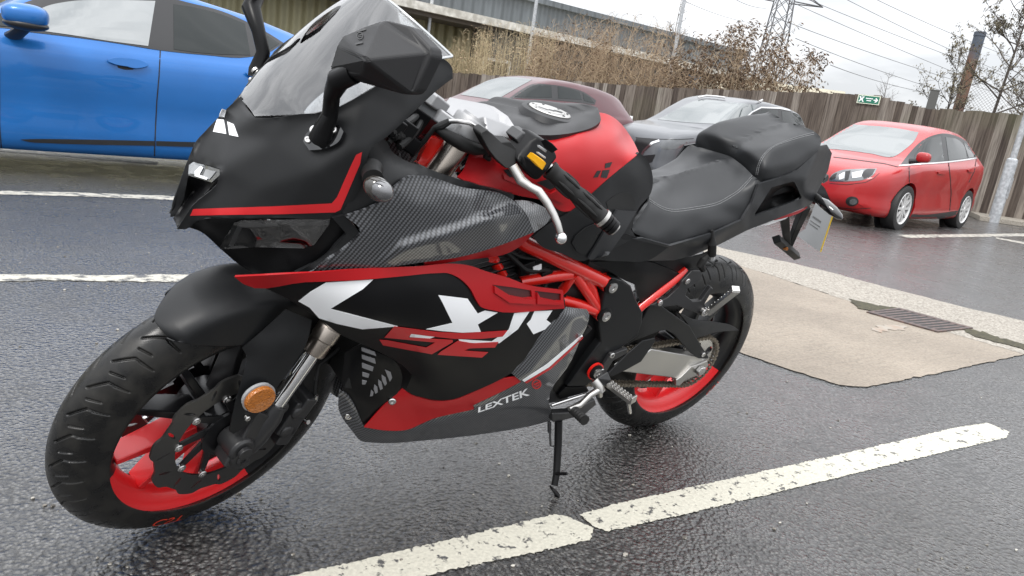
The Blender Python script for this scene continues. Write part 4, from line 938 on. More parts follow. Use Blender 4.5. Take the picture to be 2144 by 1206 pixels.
wstick(blue, fr, ky, 'door_handle', M['paint_blue'], 8, [[(1540, 460), (1600, 456), (1660, 470), (1700, 485), (1640, 492), (1560, 480)]], .03, .014, 6, bevel=.006)
def blue_mirror():
    o, d = dirs(*pix(8, 162, 112), fr); X = o + d * ((Wb / 2 + .12 - o[1]) / d[1])
    mb = MB(); RM = axrot((0, 0, 1), R(-12)); mb.ball(X + (0, 0, .015), (.14, .11, .078), 18, RM, .75); mr = mb.build('wing_mirror', M['paint_blue'], blue)
    mb = MB(); mb.ball(X + (0, .0, -.045), (.14, .105, .042), 14, RM); mb.tube([X + (.0, -.03, -.06), X + (.05, -.13, -.12), X + (.07, -.22, -.14)], [.05, .055, .06], 12, flat=.6); mb.build('mirror_foot', M['trim_black'], mr)
    mb = MB(); mb.ball(X * (1, -1, 1), (.145, .11, .078), 14); mb.build('wing_mirror', M['paint_blue'], blue)
blue_mirror()
# grey and maroon crossovers farther back
def by_front(px, py, dep, yaw, L_, W, H): pass
gc = far(1500, 280, 13.7)
grey, fr, ky = car('grey_crossover', 'silver grey crossover with roof rails parked between the red and maroon cars', SUV, 4.55, 1.82, 1.76, 2.7, .93, (gc[0], gc[1], gz(0, gc[1]) - .03, R(3)), M['paint_grey'], .345, .385, 10, 'cars parked in the yard')
GR = grey, fr, ky
wstick(grey, fr, ky, 'windscreen', M['car_glass'], 5, [[(535, 152), (640, 95), (770, 34), (960, 40), (1165, 62), (1120, 120), (1060, 190), (900, 180), (740, 172)]], step=4)
wstick(grey, fr, ky, 'window_trim', M['trim_black'], 5, [[(1080, 150), (1130, 110), (1190, 82), (1300, 86), (1420, 110), (1500, 145), (1545, 195), (1535, 215), (1460, 205), (1300, 190), (1120, 180)]], .003, step=4)
wstick(grey, fr, ky, 'side_window', M['dark_glass'], 5, [[(1120, 130), (1190, 92), (1290, 94), (1295, 165), (1130, 160)], [(1315, 98), (1400, 112), (1460, 140), (1465, 190), (1320, 175)], [(1475, 145), (1510, 165), (1532, 200), (1485, 195)]], .006, step=4)
wstick(grey, fr, ky, 'window_chrome', M['bright_trim'], 5, [strip(5, [(1090, 140), (1130, 104), (1185, 76), (1300, 80), (1420, 104), (1505, 140), (1550, 196), (1540, 214)], 8)], .008, rnd=False, step=4)
wstick(grey, fr, ky, 'headlight', M['head_lens'], 5, [[(540, 320), (560, 292), (660, 280), (740, 282), (700, 320), (640, 338), (560, 336)]], .005, step=4)
wstick(grey, fr, ky, 'grille', M['trim_black'], 5, [[(400, 268), (540, 275), (470, 330), (420, 390), (380, 330)], [(440, 380), (520, 372), (500, 420), (440, 440)]], .005, step=4)
wstick(grey, fr, ky, 'grille_chrome', M['bright_trim'], 5, [strip(5, [(545, 285), (500, 300), (450, 345), (425, 392)], 14)], .009, rnd=False, step=4)
wstick(grey, fr, ky, 'bonnet_seam', M['seam'], 5, [strip(5, [(395, 266), (520, 275), (660, 278), (760, 272)], 4)], .003, rnd=False, step=4)
def roof_rail(t, fr, k, pts, key):
    ms = []; P = project(np.array([pix(k, *p) for p in pts]), key, .035, fr, ms); P = np.array([p for i, p in enumerate(P) if i not in ms])
    if len(P) < 2: return
    mb = MB(); mb.tube(P, .018, 8); return mb.build('roof_rail', M['alloy_wheel'], t)
roof_rail(grey, fr, 5, [(1165, 48), (1190, 40), (1260, 42), (1350, 58), (1440, 82), (1480, 98)], ky); roof_rail(grey, fr, 5, [(790, 24), (840, 14), (900, 18), (960, 26)], ky)
mc = far(1088, 262, 12.4)
maroon, fr2, ky2 = car('maroon_hatchback', 'dark maroon car parked beyond the fuel tank, farthest from the red hatchback', HATCH, 4.3, 1.80, 1.58, 2.65, .9, (mc[0], mc[1], gz(0, mc[1]) - .02, R(3)), M['paint_maroon'], .32, .36, 10, 'cars parked in the yard')
wstick(maroon, fr2, ky2, 'windscreen', M['car_glass'], 9, [[(350, 665), (450, 610), (560, 560), (650, 543), (760, 545), (852, 560), (760, 610), (690, 650), (600, 696), (480, 684)]], step=4)
wstick(maroon, fr2, ky2, 'window_trim', M['trim_black'], 9, [[(690, 690), (760, 640), (850, 592), (980, 594), (1100, 612), (1210, 645), (1300, 705), (1290, 735), (1100, 712), (900, 696), (780, 692)]], .003, step=4)
wstick(maroon, fr2, ky2, 'side_window', M['dark_glass'], 9, [[(730, 680), (790, 640), (860, 602), (985, 602), (990, 686), (860, 684)], [(1030, 606), (1110, 622), (1182, 645), (1198, 700), (1034, 690)], [(1205, 655), (1260, 690), (1285, 724), (1215, 708)]], .006, step=4)
# ------------------------------------------------------------------ the motorcycle
bike = thing('motorcycle', 'matte black and red sports motorcycle with carbon pattern panels parked on its side stand', 'motorcycle')
bike.rotation_euler = (-LEAN, 0, 0)
BK = bike
# ---- wheels
def tyre(name, Rr_, hw, sec, groove, fr, cx, parent, letters):
    nt_ = 1500; s = np.concatenate([np.linspace(-1, -.5, 16, endpoint=False), np.linspace(-.5, .5, 120), np.linspace(.5, 1, 17)[1:]]); npf = len(s); ph = s * R(150)
    prof_r = Rr_ - sec + sec * np.cos(ph); prof_y = hw * np.sin(ph) * (1 - .12 * np.clip((np.abs(ph) - R(95)) / R(55), 0, 1))
    rim_r = Rr_ - sec * 1.0
    k = np.abs(ph) > R(95); prof_r[k] = (Rr_ - sec + sec * np.cos(R(95))) - (np.abs(ph[k]) - R(95)) / R(55) * (Rr_ - sec * 1.09 - .236)
    th = np.linspace(0, 2 * np.pi, nt_, endpoint=False)
    Tt, S = np.meshgrid(th, s, indexing='ij'); g = groove(Tt, S)
    rr = prof_r[None] - g * .0038 * np.cos(np.clip(ph, -1.5, 1.5))[None]; yy = prof_y[None] - g * .0038 * np.sin(np.clip(ph, -1.5, 1.5))[None]
    V = np.stack([cx[0] + rr * np.cos(Tt), cx[1] + yy, cx[2] + rr * np.sin(Tt)], -1).reshape(-1, 3)
    if fr == 'S': V = turn(V)
    i = np.arange(nt_)[:, None]; j = np.arange(npf - 1)[None]
    F = np.stack([i * npf + j, i * npf + j + 1, ((i + 1) % nt_) * npf + j + 1, ((i + 1) % nt_) * npf + j], -1).reshape(-1, 4)
    me = bpy.data.meshes.new('mesh'); me.vertices.add(len(V)); me.vertices.foreach_set('co', V.ravel()); me.loops.add(F.size); me.polygons.add(len(F))
    me.loops.foreach_set('vertex_index', F.ravel().astype(np.int32)); me.polygons.foreach_set('loop_start', (np.arange(len(F)) * 4).astype(np.int32)); me.polygons.foreach_set('loop_total', np.full(len(F), 4, np.int32))
    me.update(calc_edges=True); me.validate(); me.polygons.foreach_set('use_smooth', np.ones(len(F), bool))
    o = link(name, me, M['tyre'], parent)
    # raised letters on the sidewall
    Vt, Ft = text_mesh('CST'); Vt[:, 0] -= Vt[:, 0].mean(); h = .026; Vt *= h / (Vt[:, 1].max() - Vt[:, 1].min()); Vt[:, 0] *= 1.1
    mb = MB(); r0, a0 = letters
    for dz in (0.0,):
        P = []
        for x, y, _ in Vt:
            r = r0 + y; q = a0 - x / (r0 + .012)
            ys = np.interp(-r, -prof_r[npf // 2:], prof_y[npf // 2:])
            P.append((cx[0] + r * math.cos(q), cx[1] + ys + .0012, cx[2] + r * math.sin(q)))
        mb.add(P, Ft)
    V = np.array(mb.V); V = turn(V) if fr == 'S' else V
    link('lettering', mesh(V, mb.F, False), M['orange_letters'], o)
    return o
def groove_lines(lines, n, wd, Rr_, hw):
    'grooves as bent lines: (arc mm, sideways 0..1) repeated n times, staggered left and right'
    pitch = 2 * math.pi * Rr_ / n
    def g(T, S):
        A = T * Rr_; out = np.zeros_like(T); lat = hw * 2.2
        for sg in (1, -1):
            m = S * sg > -.02; a = A[m] + (0 if sg > 0 else pitch / 2); s_ = np.abs(S[m]) * lat; best = np.full(a.shape, 9.0)
            for ln in lines:
                for (a0, s0_), (a1, s1_) in zip(ln[:-1], ln[1:]):
                    p0 = np.array([a0 / 1000, s0_ * lat]); dv = np.array([a1 / 1000, s1_ * lat]) - p0
                    for k in (-1, 0, 1):
                        x = (a % pitch) - p0[0] + k * pitch; y = s_ - p0[1]; t = np.clip((x * dv[0] + y * dv[1]) / (dv @ dv), 0, 1)
                        best = np.minimum(best, np.hypot(x - t * dv[0], y - t * dv[1]))
            v = np.clip((wd - best) / (wd * .5), 0, 1); out[m] = np.maximum(out[m], v)
        return out
    return g
groove_front = groove_lines([[(0, .06), (30, .20), (34, .34)], [(30, .26), (36, .40)], [(44, .14), (52, .27)]], 32, .0021, .297, .056)
groove_rear = groove_lines([[(0, .05), (34, .26), (40, .44)], [(48, .12), (16, .22)], [(60, .20), (66, .40)]], 27, .0026, .312, .068)
def wheel(name, fr, cx, Rr_, hw, sec, groove, rimw, letters, redspan, parent):
    wb = MB(); wb.lathe(cx, (0, 1, 0), [(.035, -.06), (.045, -.055), (.045, .055), (.035, .06)], 28)
    hub = wb.build('wheel_hub', M['rim_black'], parent, fr)
    wh = tyre('tyre', Rr_, hw, sec, groove, fr, cx, hub, letters)
    # rim: dropped centre and lips, painted red over the taped sector
    n = 240; pr = [(.198, -rimw + .012), (.205, -rimw + .004), (.238, -rimw), (.240, -rimw - .004), (.236, -rimw - .007), (.228, -rimw - .004), (.222, -rimw + .008)]
    side = [(.2385, rimw + .0005), (.2405, rimw + .004), (.236, rimw + .007), (.229, rimw + .003), (.2235, rimw - .004), (.214, rimw - .007), (.203, rimw - .013), (.196, rimw - .02), (.19, rimw - .032), (.188, 0)]
    prof = side + [(r, -y) for r, y in side[:-1][::-1]]
    V = []; F = []; mi = []; m = len(prof)
    inred = lambda a: ((a - redspan[0]) % (2 * math.pi)) < ((redspan[1] - redspan[0]) % (2 * math.pi))
    for i in range(n):
        a = 2 * math.pi * i / n
        for r, y in prof: V.append((cx[0] + r * math.cos(a), cx[1] + y, cx[2] + r * math.sin(a)))
    for i in range(n):
        for j in range(m - 1): F.append((i * m + j, i * m + j + 1, ((i + 1) % n) * m + j + 1, ((i + 1) % n) * m + j)); mi.append(1 if inred(2 * math.pi * (i + .5) / n) else 0)
    V = np.array(V); V = turn(V) if fr == 'S' else V
    link('rim', mesh(V, F, True, 50, mi), [M['rim_black'], M['rim_red']], hub)
    for kx in range(5):
        for sg in (-1, 1):
            a = 2 * math.pi * kx / 5 + R(-28 if fr == 'S' else 40); a1 = a + sg * R(17); sp = MB()
            p0 = np.array([.04 * math.cos(a + sg * .25), 0, .04 * math.sin(a + sg * .25)]); p1 = np.array([.193 * math.cos(a1), 0, .193 * math.sin(a1)])
            d = (p1 - p0) / np.linalg.norm(p1 - p0); e = np.array([-d[2], 0, d[0]])
            for (q, wd, yy) in ((0, 0, 0),):
                A = [p0 + e * .010, p0 - e * .010, p1 - e * .0068, p1 + e * .0068]; y0, y1 = .032, .022
                VV = [A[0] + (0, y0, 0), A[1] + (0, y0, 0), A[2] + (0, y1, 0), A[3] + (0, y1, 0), A[0] - (0, y0, 0), A[1] - (0, y0, 0), A[2] - (0, y1, 0), A[3] - (0, y1, 0)]
                sp.add(np.array(VV) + cx, [(0, 1, 2, 3), (7, 6, 5, 4), (0, 4, 5, 1), (1, 5, 6, 2), (2, 6, 7, 3), (3, 7, 4, 0)])
            sp.build('spoke', M['rim_red'] if (inred(a1) or inred(a1 - R(9))) else M['rim_black'], hub, fr, bevel=.003)
    return hub
def angle_of(k, u, v, y, cx, fr):
    X = atk(k, u, v, y, fr); return math.atan2(X[2] - cx[2], X[0] - cx[0])
CF = np.array([WB, 0, .297]); CB = np.array([0, 0, .312])
fw_red = (angle_of(2, 268, 955, .045, CF, 'S'), angle_of(2, 905, 885, .045, CF, 'S'))
rw_red = (angle_of(6, 560, 900, .055, CB, 'B'), angle_of(6, 1075, 775, .055, CB, 'B'))
fl = (.2395, angle_of(2, 540, 1098, .05, CF, 'S')); rl = (.2455, angle_of(6, 1045, 870, .06, CB, 'B'))
def order(a): return (a[1], a[0]) if ((a[0] - a[1]) % (2 * math.pi)) > 0 else a
FW = wheel('front_wheel', 'S', CF, .297, .056, .075, groove_front, .040, fl, (fw_red[1], fw_red[0]), bike)
RW = wheel('rear_wheel', 'B', CB, .312, .068, .085, groove_rear, .052, rl, (rw_red[1], rw_red[0]), bike)
print('red spans', [math.degrees(x) for x in fw_red+rw_red])
FW.name = 'front_wheel'; RW.name = 'rear_wheel'
# ---- front brake discs
plast('disc_steel', (.10, .098, .095), .3, .05, 1500, metal=.8)
def disc(y, parent, bolts=True):
    n = 240; P = []; Rin = .108
    for i in range(n):
        a = 2 * math.pi * i / n; r = .1515 + .0055 * math.tanh(2.2 * math.sin(10 * a)) ; P.append((r, a))
    slots = []
    for i in range(16):
        a = 2 * math.pi * i / 16; c = .131; L_ = .013; tl = .6 if i % 2 else -.3
        q = []
        for t in np.linspace(0, 2 * np.pi, 12, endpoint=False):
            u_, v_ = L_ * math.cos(t), .0032 * math.sin(t); x_ = c + u_ * math.cos(tl) - v_ * math.sin(tl); z_ = u_ * math.sin(tl) + v_ * math.cos(tl)
            q.append((x_ * math.cos(a) - z_ * math.sin(a), x_ * math.sin(a) + z_ * math.cos(a)))
        slots.append(q)
    outl = [(r * math.cos(a), r * math.sin(a)) for r, a in P]; hole = [(Rin * math.cos(a), Rin * math.sin(a)) for a in np.linspace(0, 2 * np.pi, 90, endpoint=False)]
    V, T = fill(outl, [hole] + slots, .0045)
    V3 = np.array([(CF[0] + p[0], y, CF[2] + p[1]) for p in V]); V2, F, _ = shell(V3, T, .005, np.array([WB, 5 * np.sign(y), .3]), False, 'S')
    d = link('brake_disc', mesh(V2, F, False), M['disc_steel'], parent)
    for i in range(10):
        a = 2 * math.pi * i / 10 + .1; c = np.array([CF[0] + .104 * math.cos(a), y, CF[2] + .104 * math.sin(a)]); mb = MB(); bolt(mb, c, (0, np.sign(y), 0), .0085, .004); mb.build('disc_bolt', M['steel'], d, 'S')
    mb = MB()
    for i in range(10):
        a = 2 * math.pi * i / 10 + .1; p1 = np.array([.104 * math.cos(a), 0, .104 * math.sin(a)]); p0 = np.array([.052 * math.cos(a + .35), 0, .052 * math.sin(a + .35)])
        e = np.array([-math.sin(a), 0, math.cos(a)]) * .006; q = np.array([p0 + e * 1.5, p0 - e * 1.5, p1 - e, p1 + e]) + CF + (0, y - .004 * np.sign(y) - .003, 0); mb.prism(q, (0, .005, 0))
    mb.lathe(CF + (0, y - .006, 0), (0, 1, 0), [(.03, 0), (.056, 0), (.056, .006), (.03, .006)], 40)
    mb.build('disc_carrier', M['rim_black'], d, 'S')
disc(.072, bike); disc(-.072, bike)
# ---- fork
FD = np.array([-math.sin(R(25)), 0, math.cos(R(25))]); FA = np.array([1.384, 0, .249])
def fk(z, y): return FA + FD * ((z - .249) / FD[2]) + np.array([0, y, 0])
for sgn in (1, -1):
    y = .1 * sgn
    mb = MB(); mb.tube([fk(.545, y), fk(.60, y), fk(.955, y)], [.0245, .0245, .0245], 28); ft = mb.build('fork_tube', M['titan'], bike, 'S')
    mb = MB(); mb.tube([fk(.36, y), fk(.52, y)], .0152, 24); mb.build('fork_stanchion', M['chrome'], ft, 'S')
    mb = MB(); mb.lathe(fk(.488, y), FD, [(.014, 0), (.0225, .0), (.024, .003), (.024, .034), (.0262, .037), (.0262, .062), (.0245, .066)], 32); mb.build('dust_seal', M['titan'], ft, 'S')
    mb = MB(); mb.tube([fk(.27, y), fk(.30, y), fk(.345, y), fk(.372, y)], [.02, .025, .026, .019], 24)
    mb.lathe(CF + (0, y - .03, 0), (0, 1, 0), [(.02, 0), (.027, .004), (.027, .05), (.022, .056)], 24)
    mb.lathe(CF + (0, y + (.026 if sgn > 0 else -.05), 0), (0, 1, 0), [(.004, 0), (.014, 0), (.014, .01), (.004, .01)], 18)
    mb.build('fork_foot', M['dark_metal'], ft, 'S', bevel=.002)
plate('fork_bottom', M['dark_metal'], 2, [(935, 618, .115), (1008, 640, .115), (985, 690, .115), (915, 800, .122), (905, 850, .125), (862, 868, .125), (795, 858, .12), (820, 815, .12), (880, 730, .117)], .045, bike, 'S', .005)
mb = MB(); c0 = atk(2, 872, 824, .128, 'S'); bolt(mb, c0, (0, 1, 0), .012, .004); mb.lathe(c0 - (0, .012, 0), (0, 1, 0), [(.005, 0), (.021, 0), (.021, .011), (.012, .012)], 24); mb.build('axle_bolt', M['dark_metal'], bike, 'S')
# caliper with hose and nipples
mb = MB()
for (u, v, y, dx, dy, dz) in ((1075, 620, .085, .05, .05, .085), (1120, 570, .088, .03, .055, .05), (1040, 690, .085, .035, .05, .05)):
    c = atk(2, u, v, y, 'S'); mb.box(c, (dx, dy, dz), axrot((0, 1, 0), R(-25)))
for (u, v) in ((1040, 600), (1060, 700), (1110, 620)): mb.lathe(atk(2, u, v, .108, 'S'), (0, 1, 0), [(.001, -.01), (.017, -.01), (.017, .004), (.012, .007), (.001, .007)], 20)
cal = mb.build('brake_caliper', M['dark_metal'], bike, 'S', bevel=.005)
mb = MB(); c = atk(2, 1172, 585, .105, 'S'); mb.tube([c, c + (.0, .004, .016), c + (0, .006, .03)], [.005, .006, .003], 10); c = atk(2, 1140, 655, .105, 'S'); mb.tube([c, c + (0, .012, .006)], .005, 10); mb.build('bleed_nipple', M['steel'], cal, 'S')
mb = MB(); mb.tube([atk(2, 1180, 560, .1, 'S'), atk(2, 1188, 480, .09, 'S'), atk(2, 1200, 420, .07, 'S'), atk(2, 1300, 340, .06, 'S')], .0045, 8); mb.build('brake_hose', M['rubber'], cal, 'S')
# ---- front fender
def fender():
    aa = np.linspace(R(62), R(121), 44); V = []; F = []; 
    for a in aa:
        dg = math.degrees(a); rc = np.interp(dg, [60, 66, 75, 90, 121], [.3115, .318, .3245, .328, .326]); re = np.interp(dg, [62, 64, 69, 79, 88, 100, 121], [.308, .297, .270, .240, .225, .225, .25])
        ww = np.interp(dg, [62, 63, 66, 75, 121], [.042, .055, .066, .071, .074])
        sec = [(1, re), (.985, re * .6 + (rc - .022) * .4), (.96, rc - .022), (.88, rc - .012), (.7, rc - .005), (.4, rc - .001), (0, rc)]
        sec = sec + [(-y, r) for y, r in sec[:-1][::-1]]
        for y, r in sec:
            sh = R(13) * min(1, max(0, -y) * ww / .07) * max(0, 1 - (dg - 62) / 26)
            V.append((CF[0] + r * math.cos(a + sh), CF[1] + y * ww, CF[2] + r * math.sin(a + sh)))
    m = 13; T = []
    for i in range(43):
        for j in range(m - 1): b = i * m + j; T += [(b, b + 1, b + m + 1), (b, b + m + 1, b + m)]
    V2, F, _ = shell(V, T, .003, OS, False, 'S'); o = link('front_fender', mesh(V2, F, True, 50), M['matte_black'], bike)
    s = o.modifiers.new('sub', 'SUBSURF'); s.levels = s.render_levels = 1; return o
FEN = fender()
panel('fender_flank', M['matte_black'], 2, [(872, 345, .074), (960, 270, .078), (1060, 180, .085), (1172, 226, .103), (1150, 320, .117), (1090, 420, .12), (1000, 540, .12), (930, 640, .117), (872, 690, .11), (836, 712, .105), (818, 700, .104), (848, 560, .098), (882, 440, .088), (892, 380, .08)],
      inner=[(1050, 330, .108), (960, 430, .102), (930, 520, .107), (930, 340, .084)], mode='t', parent=FEN, fr='S', step=8, thick=.003)
# reflector
mb = MB(); c = atk(2, 950, 566, .128, 'S'); ax = np.array([.12, 1, .05]); mb.lathe(c - ax * .006, ax, [(.001, 0), (.027, 0), (.029, .002), (.029, .008), (.0275, .0105), (.001, .0115)], 40); rf = mb.build('reflector', M['amber'], bike, 'S')
mb = MB(); mb.lathe(c - ax * .012, ax, [(.001, 0), (.031, 0), (.032, .007), (.001, .007)], 40); mb.build('reflector_base', M['lens_grey'], rf, 'S')
mb = MB(); bolt(mb, atk(2, 895, 645, .115, 'S'), (0, 1, 0), .006, .004); mb.build('fender_bolt', M['steel'], bike, 'S')
# ---- inner mass: engine, radiator and frame seen through the gaps
mb = MB(); mb.box((.80, 0, .42), (.34, .20, .30)); mb.box((.86, 0, .60), (.20, .20, .16), axrot((0, 1, 0), R(15))); mb.box((.62, 0, .36), (.22, .22, .22)); mb.box((.57, 0, .56), (.16, .21, .20)); mb.box((.46, 0, .70), (.30, .22, .13))
for i in range(7): mb.box((.88, 0, .54 + .022 * i), (.23, .225, .006), axrot((0, 1, 0), R(15)))
mb.lathe((.78, -.135, .36), (0, 1, 0), [(.03, 0), (.085, .0), (.095, .02), (.095, .26), (.085, .275), (.03, .275)], 32)
eng = mb.build('engine', M['dark_metal'], bike, bevel=.006)
mb = MB(); mb.box((1.12, 0, .50), (.035, .20, .26), axrot((0, 1, 0), R(-12))); mb.build('radiator', M['dark_void'], bike, bevel=.004)
for pts, r in (([(.78, .10, .62), (.84, .125, .60), (.93, .12, .56), (.98, .10, .50)], .011), ([(.70, .09, .62), (.74, .12, .55), (.80, .13, .50)], .007), ([(.86, .11, .70), (.80, .125, .66), (.74, .12, .66), (.66, .11, .62)], .0055), ([(.90, .10, .72), (.82, .118, .69), (.70, .115, .68)], .004)):
    mb = MB(); P = np.array(pts); tt_ = np.linspace(0, 1, 14); mb.tube(np.stack([np.interp(tt_, np.linspace(0, 1, len(P)), P[:, j]) for j in range(3)], 1), r, 10); mb.build('hose', M['rubber'], bike)
for c_, dd in (((.80, .115, .665), (.04, .02, .028)), ((.735, .115, .64), (.03, .02, .035)), ((.68, .112, .585), (.05, .02, .03))): mb = MB(); mb.box(c_, dd, axrot((0, 1, 0), R(20))); mb.build('connector', M['satin_black'], bike, bevel=.002)
mb = MB(); mb.box((.775, .126, .668), (.022, .002, .014), axrot((0, 1, 0), R(20))); mb.build('connector_label', M['white_vinyl'], bike)
# ---- frame tubes
def q4(u, v, y): return atk(4, u, v, y)
def q6(u, v, y): return atk(6, u, v, y)
fr_ = MB()
b1, b2, nn = q6(435, 268, .125), q6(395, 440, .125), q6(235, 212, .125)
fr_.tube([q4(1130, 890, .115), q4(1200, 945, .12), q4(1400, 1040, .125), b1], .0175, 18); frame = fr_.build('frame', M['red_frame'], bike)
def ftube(pts, r): mb = MB(); mb.tube(pts, r, 16); mb.build('frame_tube', M['red_frame'], frame)
ftube([b1, (b1 + b2) / 2, b2], .015); ftube([nn + (.01, 0, .0), q6(100, 228, .12), q6(-90, 262, .11)], .0135); ftube([nn, (nn + b2) / 2 + (.0, .001, 0), b2], .0125)
ftube([q6(290, 200, .123), q6(345, 300, .123), q6(378, 410, .123)], .011); ftube([b2, q6(250, 392, .12), q6(60, 345, .11)], .0145); ftube([nn, q6(180, 290, .115), q6(90, 390, .1)], .0115)
ftube([q4(1010, 1035, .1), q4(1040, 1090, .1), q4(1075, 1150, .1), q4(1130, 1250, .1)], .012)
ftube([q6(560, 480, .125), q6(640, 402, .125), q6(760, 308, .125), q6(905, 190, .12)], .0125)
for b in (b1, b2): mb = MB(); mb.tube([b - (0, .03, 0), b + (0, .012, 0)], .022, 24); mb.build('frame_lug', M['red_frame'], frame, bevel=.002)
def bigbolt(c, ring):
    mb = MB(); mb.lathe(c, (0, 1, 0), [(.001, 0), (.021, 0), (.021, .006), (.017, .008), (.001, .008)], 30); bb = mb.build('frame_bolt', M['satin_black'], bike)
    mb = MB(); mb.lathe(c + (0, .0085, 0), (0, 1, 0), [(.001, 0), (.0135, 0), (.0135, .0035), (.0065, .0045), (.006, .002), (.001, .002)], 24); mb.build('bolt_head', M['steel'], bb)
    if ring: mb = MB(); mb.lathe(c - (0, .003, 0), (0, 1, 0), [(.015, 0), (.0245, 0), (.0245, .006), (.015, .006)], 30); mb.build('bolt_ring', M['red_frame'], bb)
bigbolt(b1 + (0, .012, 0), 0); bigbolt(b2 + (0, .012, 0), 0)
panel('frame_head', M['red_frame'], 4, [(640, 310, .07), (745, 335, .08), (800, 450, .085), (820, 520, .085), (640, 500, .08), (560, 465, .07), (580, 420, .065)], parent=bike, thick=.02)
# ---- nose cowl
NL = [(243, 711, .055), (241, 748, .056), (125, 868, .043), (62, 965, .027), (102, 964, .036), (150, 926, .055), (300, 919, .10), (500, 917, .15), (728, 914, .2), (772, 892, .207), (803, 850, .21), (848, 740, .213), (860, 680, .213), (884, 620, .21), (930, 588, .207), (1050, 480, .198), (1187, 356, .178), (1223, 330, .172), (1219, 282, .166), (1168, 242, .160), (1120, 248, .163), (1000, 302, .172), (850, 392, .168), (700, 466, .148)]
NC = [[(243, 711, .055), (460, 592, .098), (620, 505, .128), (700, 466, .148)], [(241, 748, .056), (400, 800, .115), (650, 720, .185), (800, 620, .205), (930, 588, .207)], [(400, 800, .115), (300, 919, .10)], [(650, 720, .185), (728, 914, .2)]]
nose = panel('nose_cowl', M['matte_black'], 1, NL + [(560, 482, .112), (460, 496, .078), (388, 494, .047), (356, 452, 0), (330, 405, -.046), (285, 444, -.062), (235, 494, -.068), (180, 552, -.07), (136, 605, -.066), (130, 681, -.048), (184, 694, -.004)],
      lines=NC + [[(184, 694, -.004), (270, 560, .0), (356, 452, 0)]], parent=bike, step=6, sm=9, thick=.004, key='nose')
tw = panel('nose_cowl_side', M['matte_black'], 1, NL + [(620, 505, .128), (460, 592, .098)], lines=NC[1:], parent=nose, step=9, sm=9, thick=.004)
other_side(tw, .0012); bpy.data.objects.remove(tw)
panel('nose_cheek', M['matte_black'], 1, [(136, 605, -.066), (112, 660, -.06), (75, 765, -.045), (38, 880, -.031), (33, 914, -.027), (46, 912, -.025), (78, 866, -.033), (112, 735, -.048), (131, 681, -.05)], parent=nose, step=5, sm=2, thick=.004)
panel('intake_duct', M['satin_black'], 1, [(110, 735, -.05), (207, 770, .01), (242, 748, .05), (125, 869, .038), (63, 962, .022), (46, 914, -.027), (78, 866, -.037)], inner=[(140, 815, -.06), (100, 870, -.03)], parent=nose, thick=.003, rnd=False, sm=2, step=6)
sticker('red_pinstripe', M['red_vinyl'], 1, [[(130, 880), (480, 868), (713, 856), (735, 830), (790, 705), (815, 652), (840, 640), (832, 690), (750, 882), (728, 893), (500, 901), (118, 907)]], 'nose', parent=bike)
sticker('nose_emblem', M['white_vinyl'], 8, [[(1405, 690), (1430, 697), (1418, 742), (1383, 738)], [(1372, 752), (1415, 757), (1430, 847), (1347, 832)], [(1437, 768), (1477, 785), (1507, 865), (1450, 853)]], 'nose', parent=bike)
dl = panel('running_light', M['drl'], 1, [(112, 694, -.05), (130, 682, -.05), (184, 696, -.006), (242, 714, .054), (241, 737, .054), (207, 768, .03), (108, 738, -.044)], parent=bike, thick=.012, rnd=False, off=-.001, step=5, sm=0, key='drl', bevel=.002)
sticker('light_element', M['lens_grey'], 1, [[(128, 690), (172, 704), (152, 738), (118, 730)], [(185, 712), (228, 722), (200, 756), (172, 744)]], 'drl', .0012, parent=dl)
sticker('light_element', M['white_vinyl'], 1, [[(140, 722), (165, 700), (176, 706), (160, 736), (196, 750), (190, 758), (140, 742)]], 'drl', .002, parent=dl)
# headlight bay under the nose
panel('headlight_housing', M['satin_black'], 1, [(105, 955, .025), (150, 930, .046), (300, 922, .094), (500, 920, .143), (716, 917, .193), (775, 985, .198), (735, 1040, .195), (640, 1112, .178), (556, 1149, .16), (378, 1146, .07), (330, 1118, .05), (245, 1048, .03), (160, 975, .022)],
      inner=[(250, 990, .06), (500, 1020, .135), (420, 1100, .09)], mirror=True, parent=bike, step=8, sm=4, key='bay', off=-.004)
panel('headlight', M['smoke_lens'], 1, [(302, 938, .088), (330, 929, .1), (520, 925, .148), (706, 922, .188), (702, 945, .188), (640, 1030, .175), (596, 1046, .16), (400, 1040, .10), (246, 1050, .04), (240, 1045, .04)], parent=bike, step=8, rnd=False, thick=.003, off=.006, mirror=True, key='hl')
sticker('headlight_reflector', M['lens_dark'], 1, [[(345, 958), (480, 954), (640, 985), (632, 1026), (470, 1022), (300, 1034)]], 'bay', .004, .002, bike, mirror=True)
sticker('light_guide', M['lens_grey'], 1, [[(280, 1034), (300, 1036), (338, 950), (700, 941), (704, 927), (325, 934)]], 'bay', .005, .002, bike, mirror=True)
panel('headlight_trim', M['matte_black'], 1, [(716, 917, .2), (768, 906, .208), (836, 985, .214), (790, 1046, .213), (640, 1146, .2), (560, 1151, .178), (690, 1072, .192), (775, 985, .204)], parent=bike, mirror=True, off=.003, thick=.012, bevel=.002)
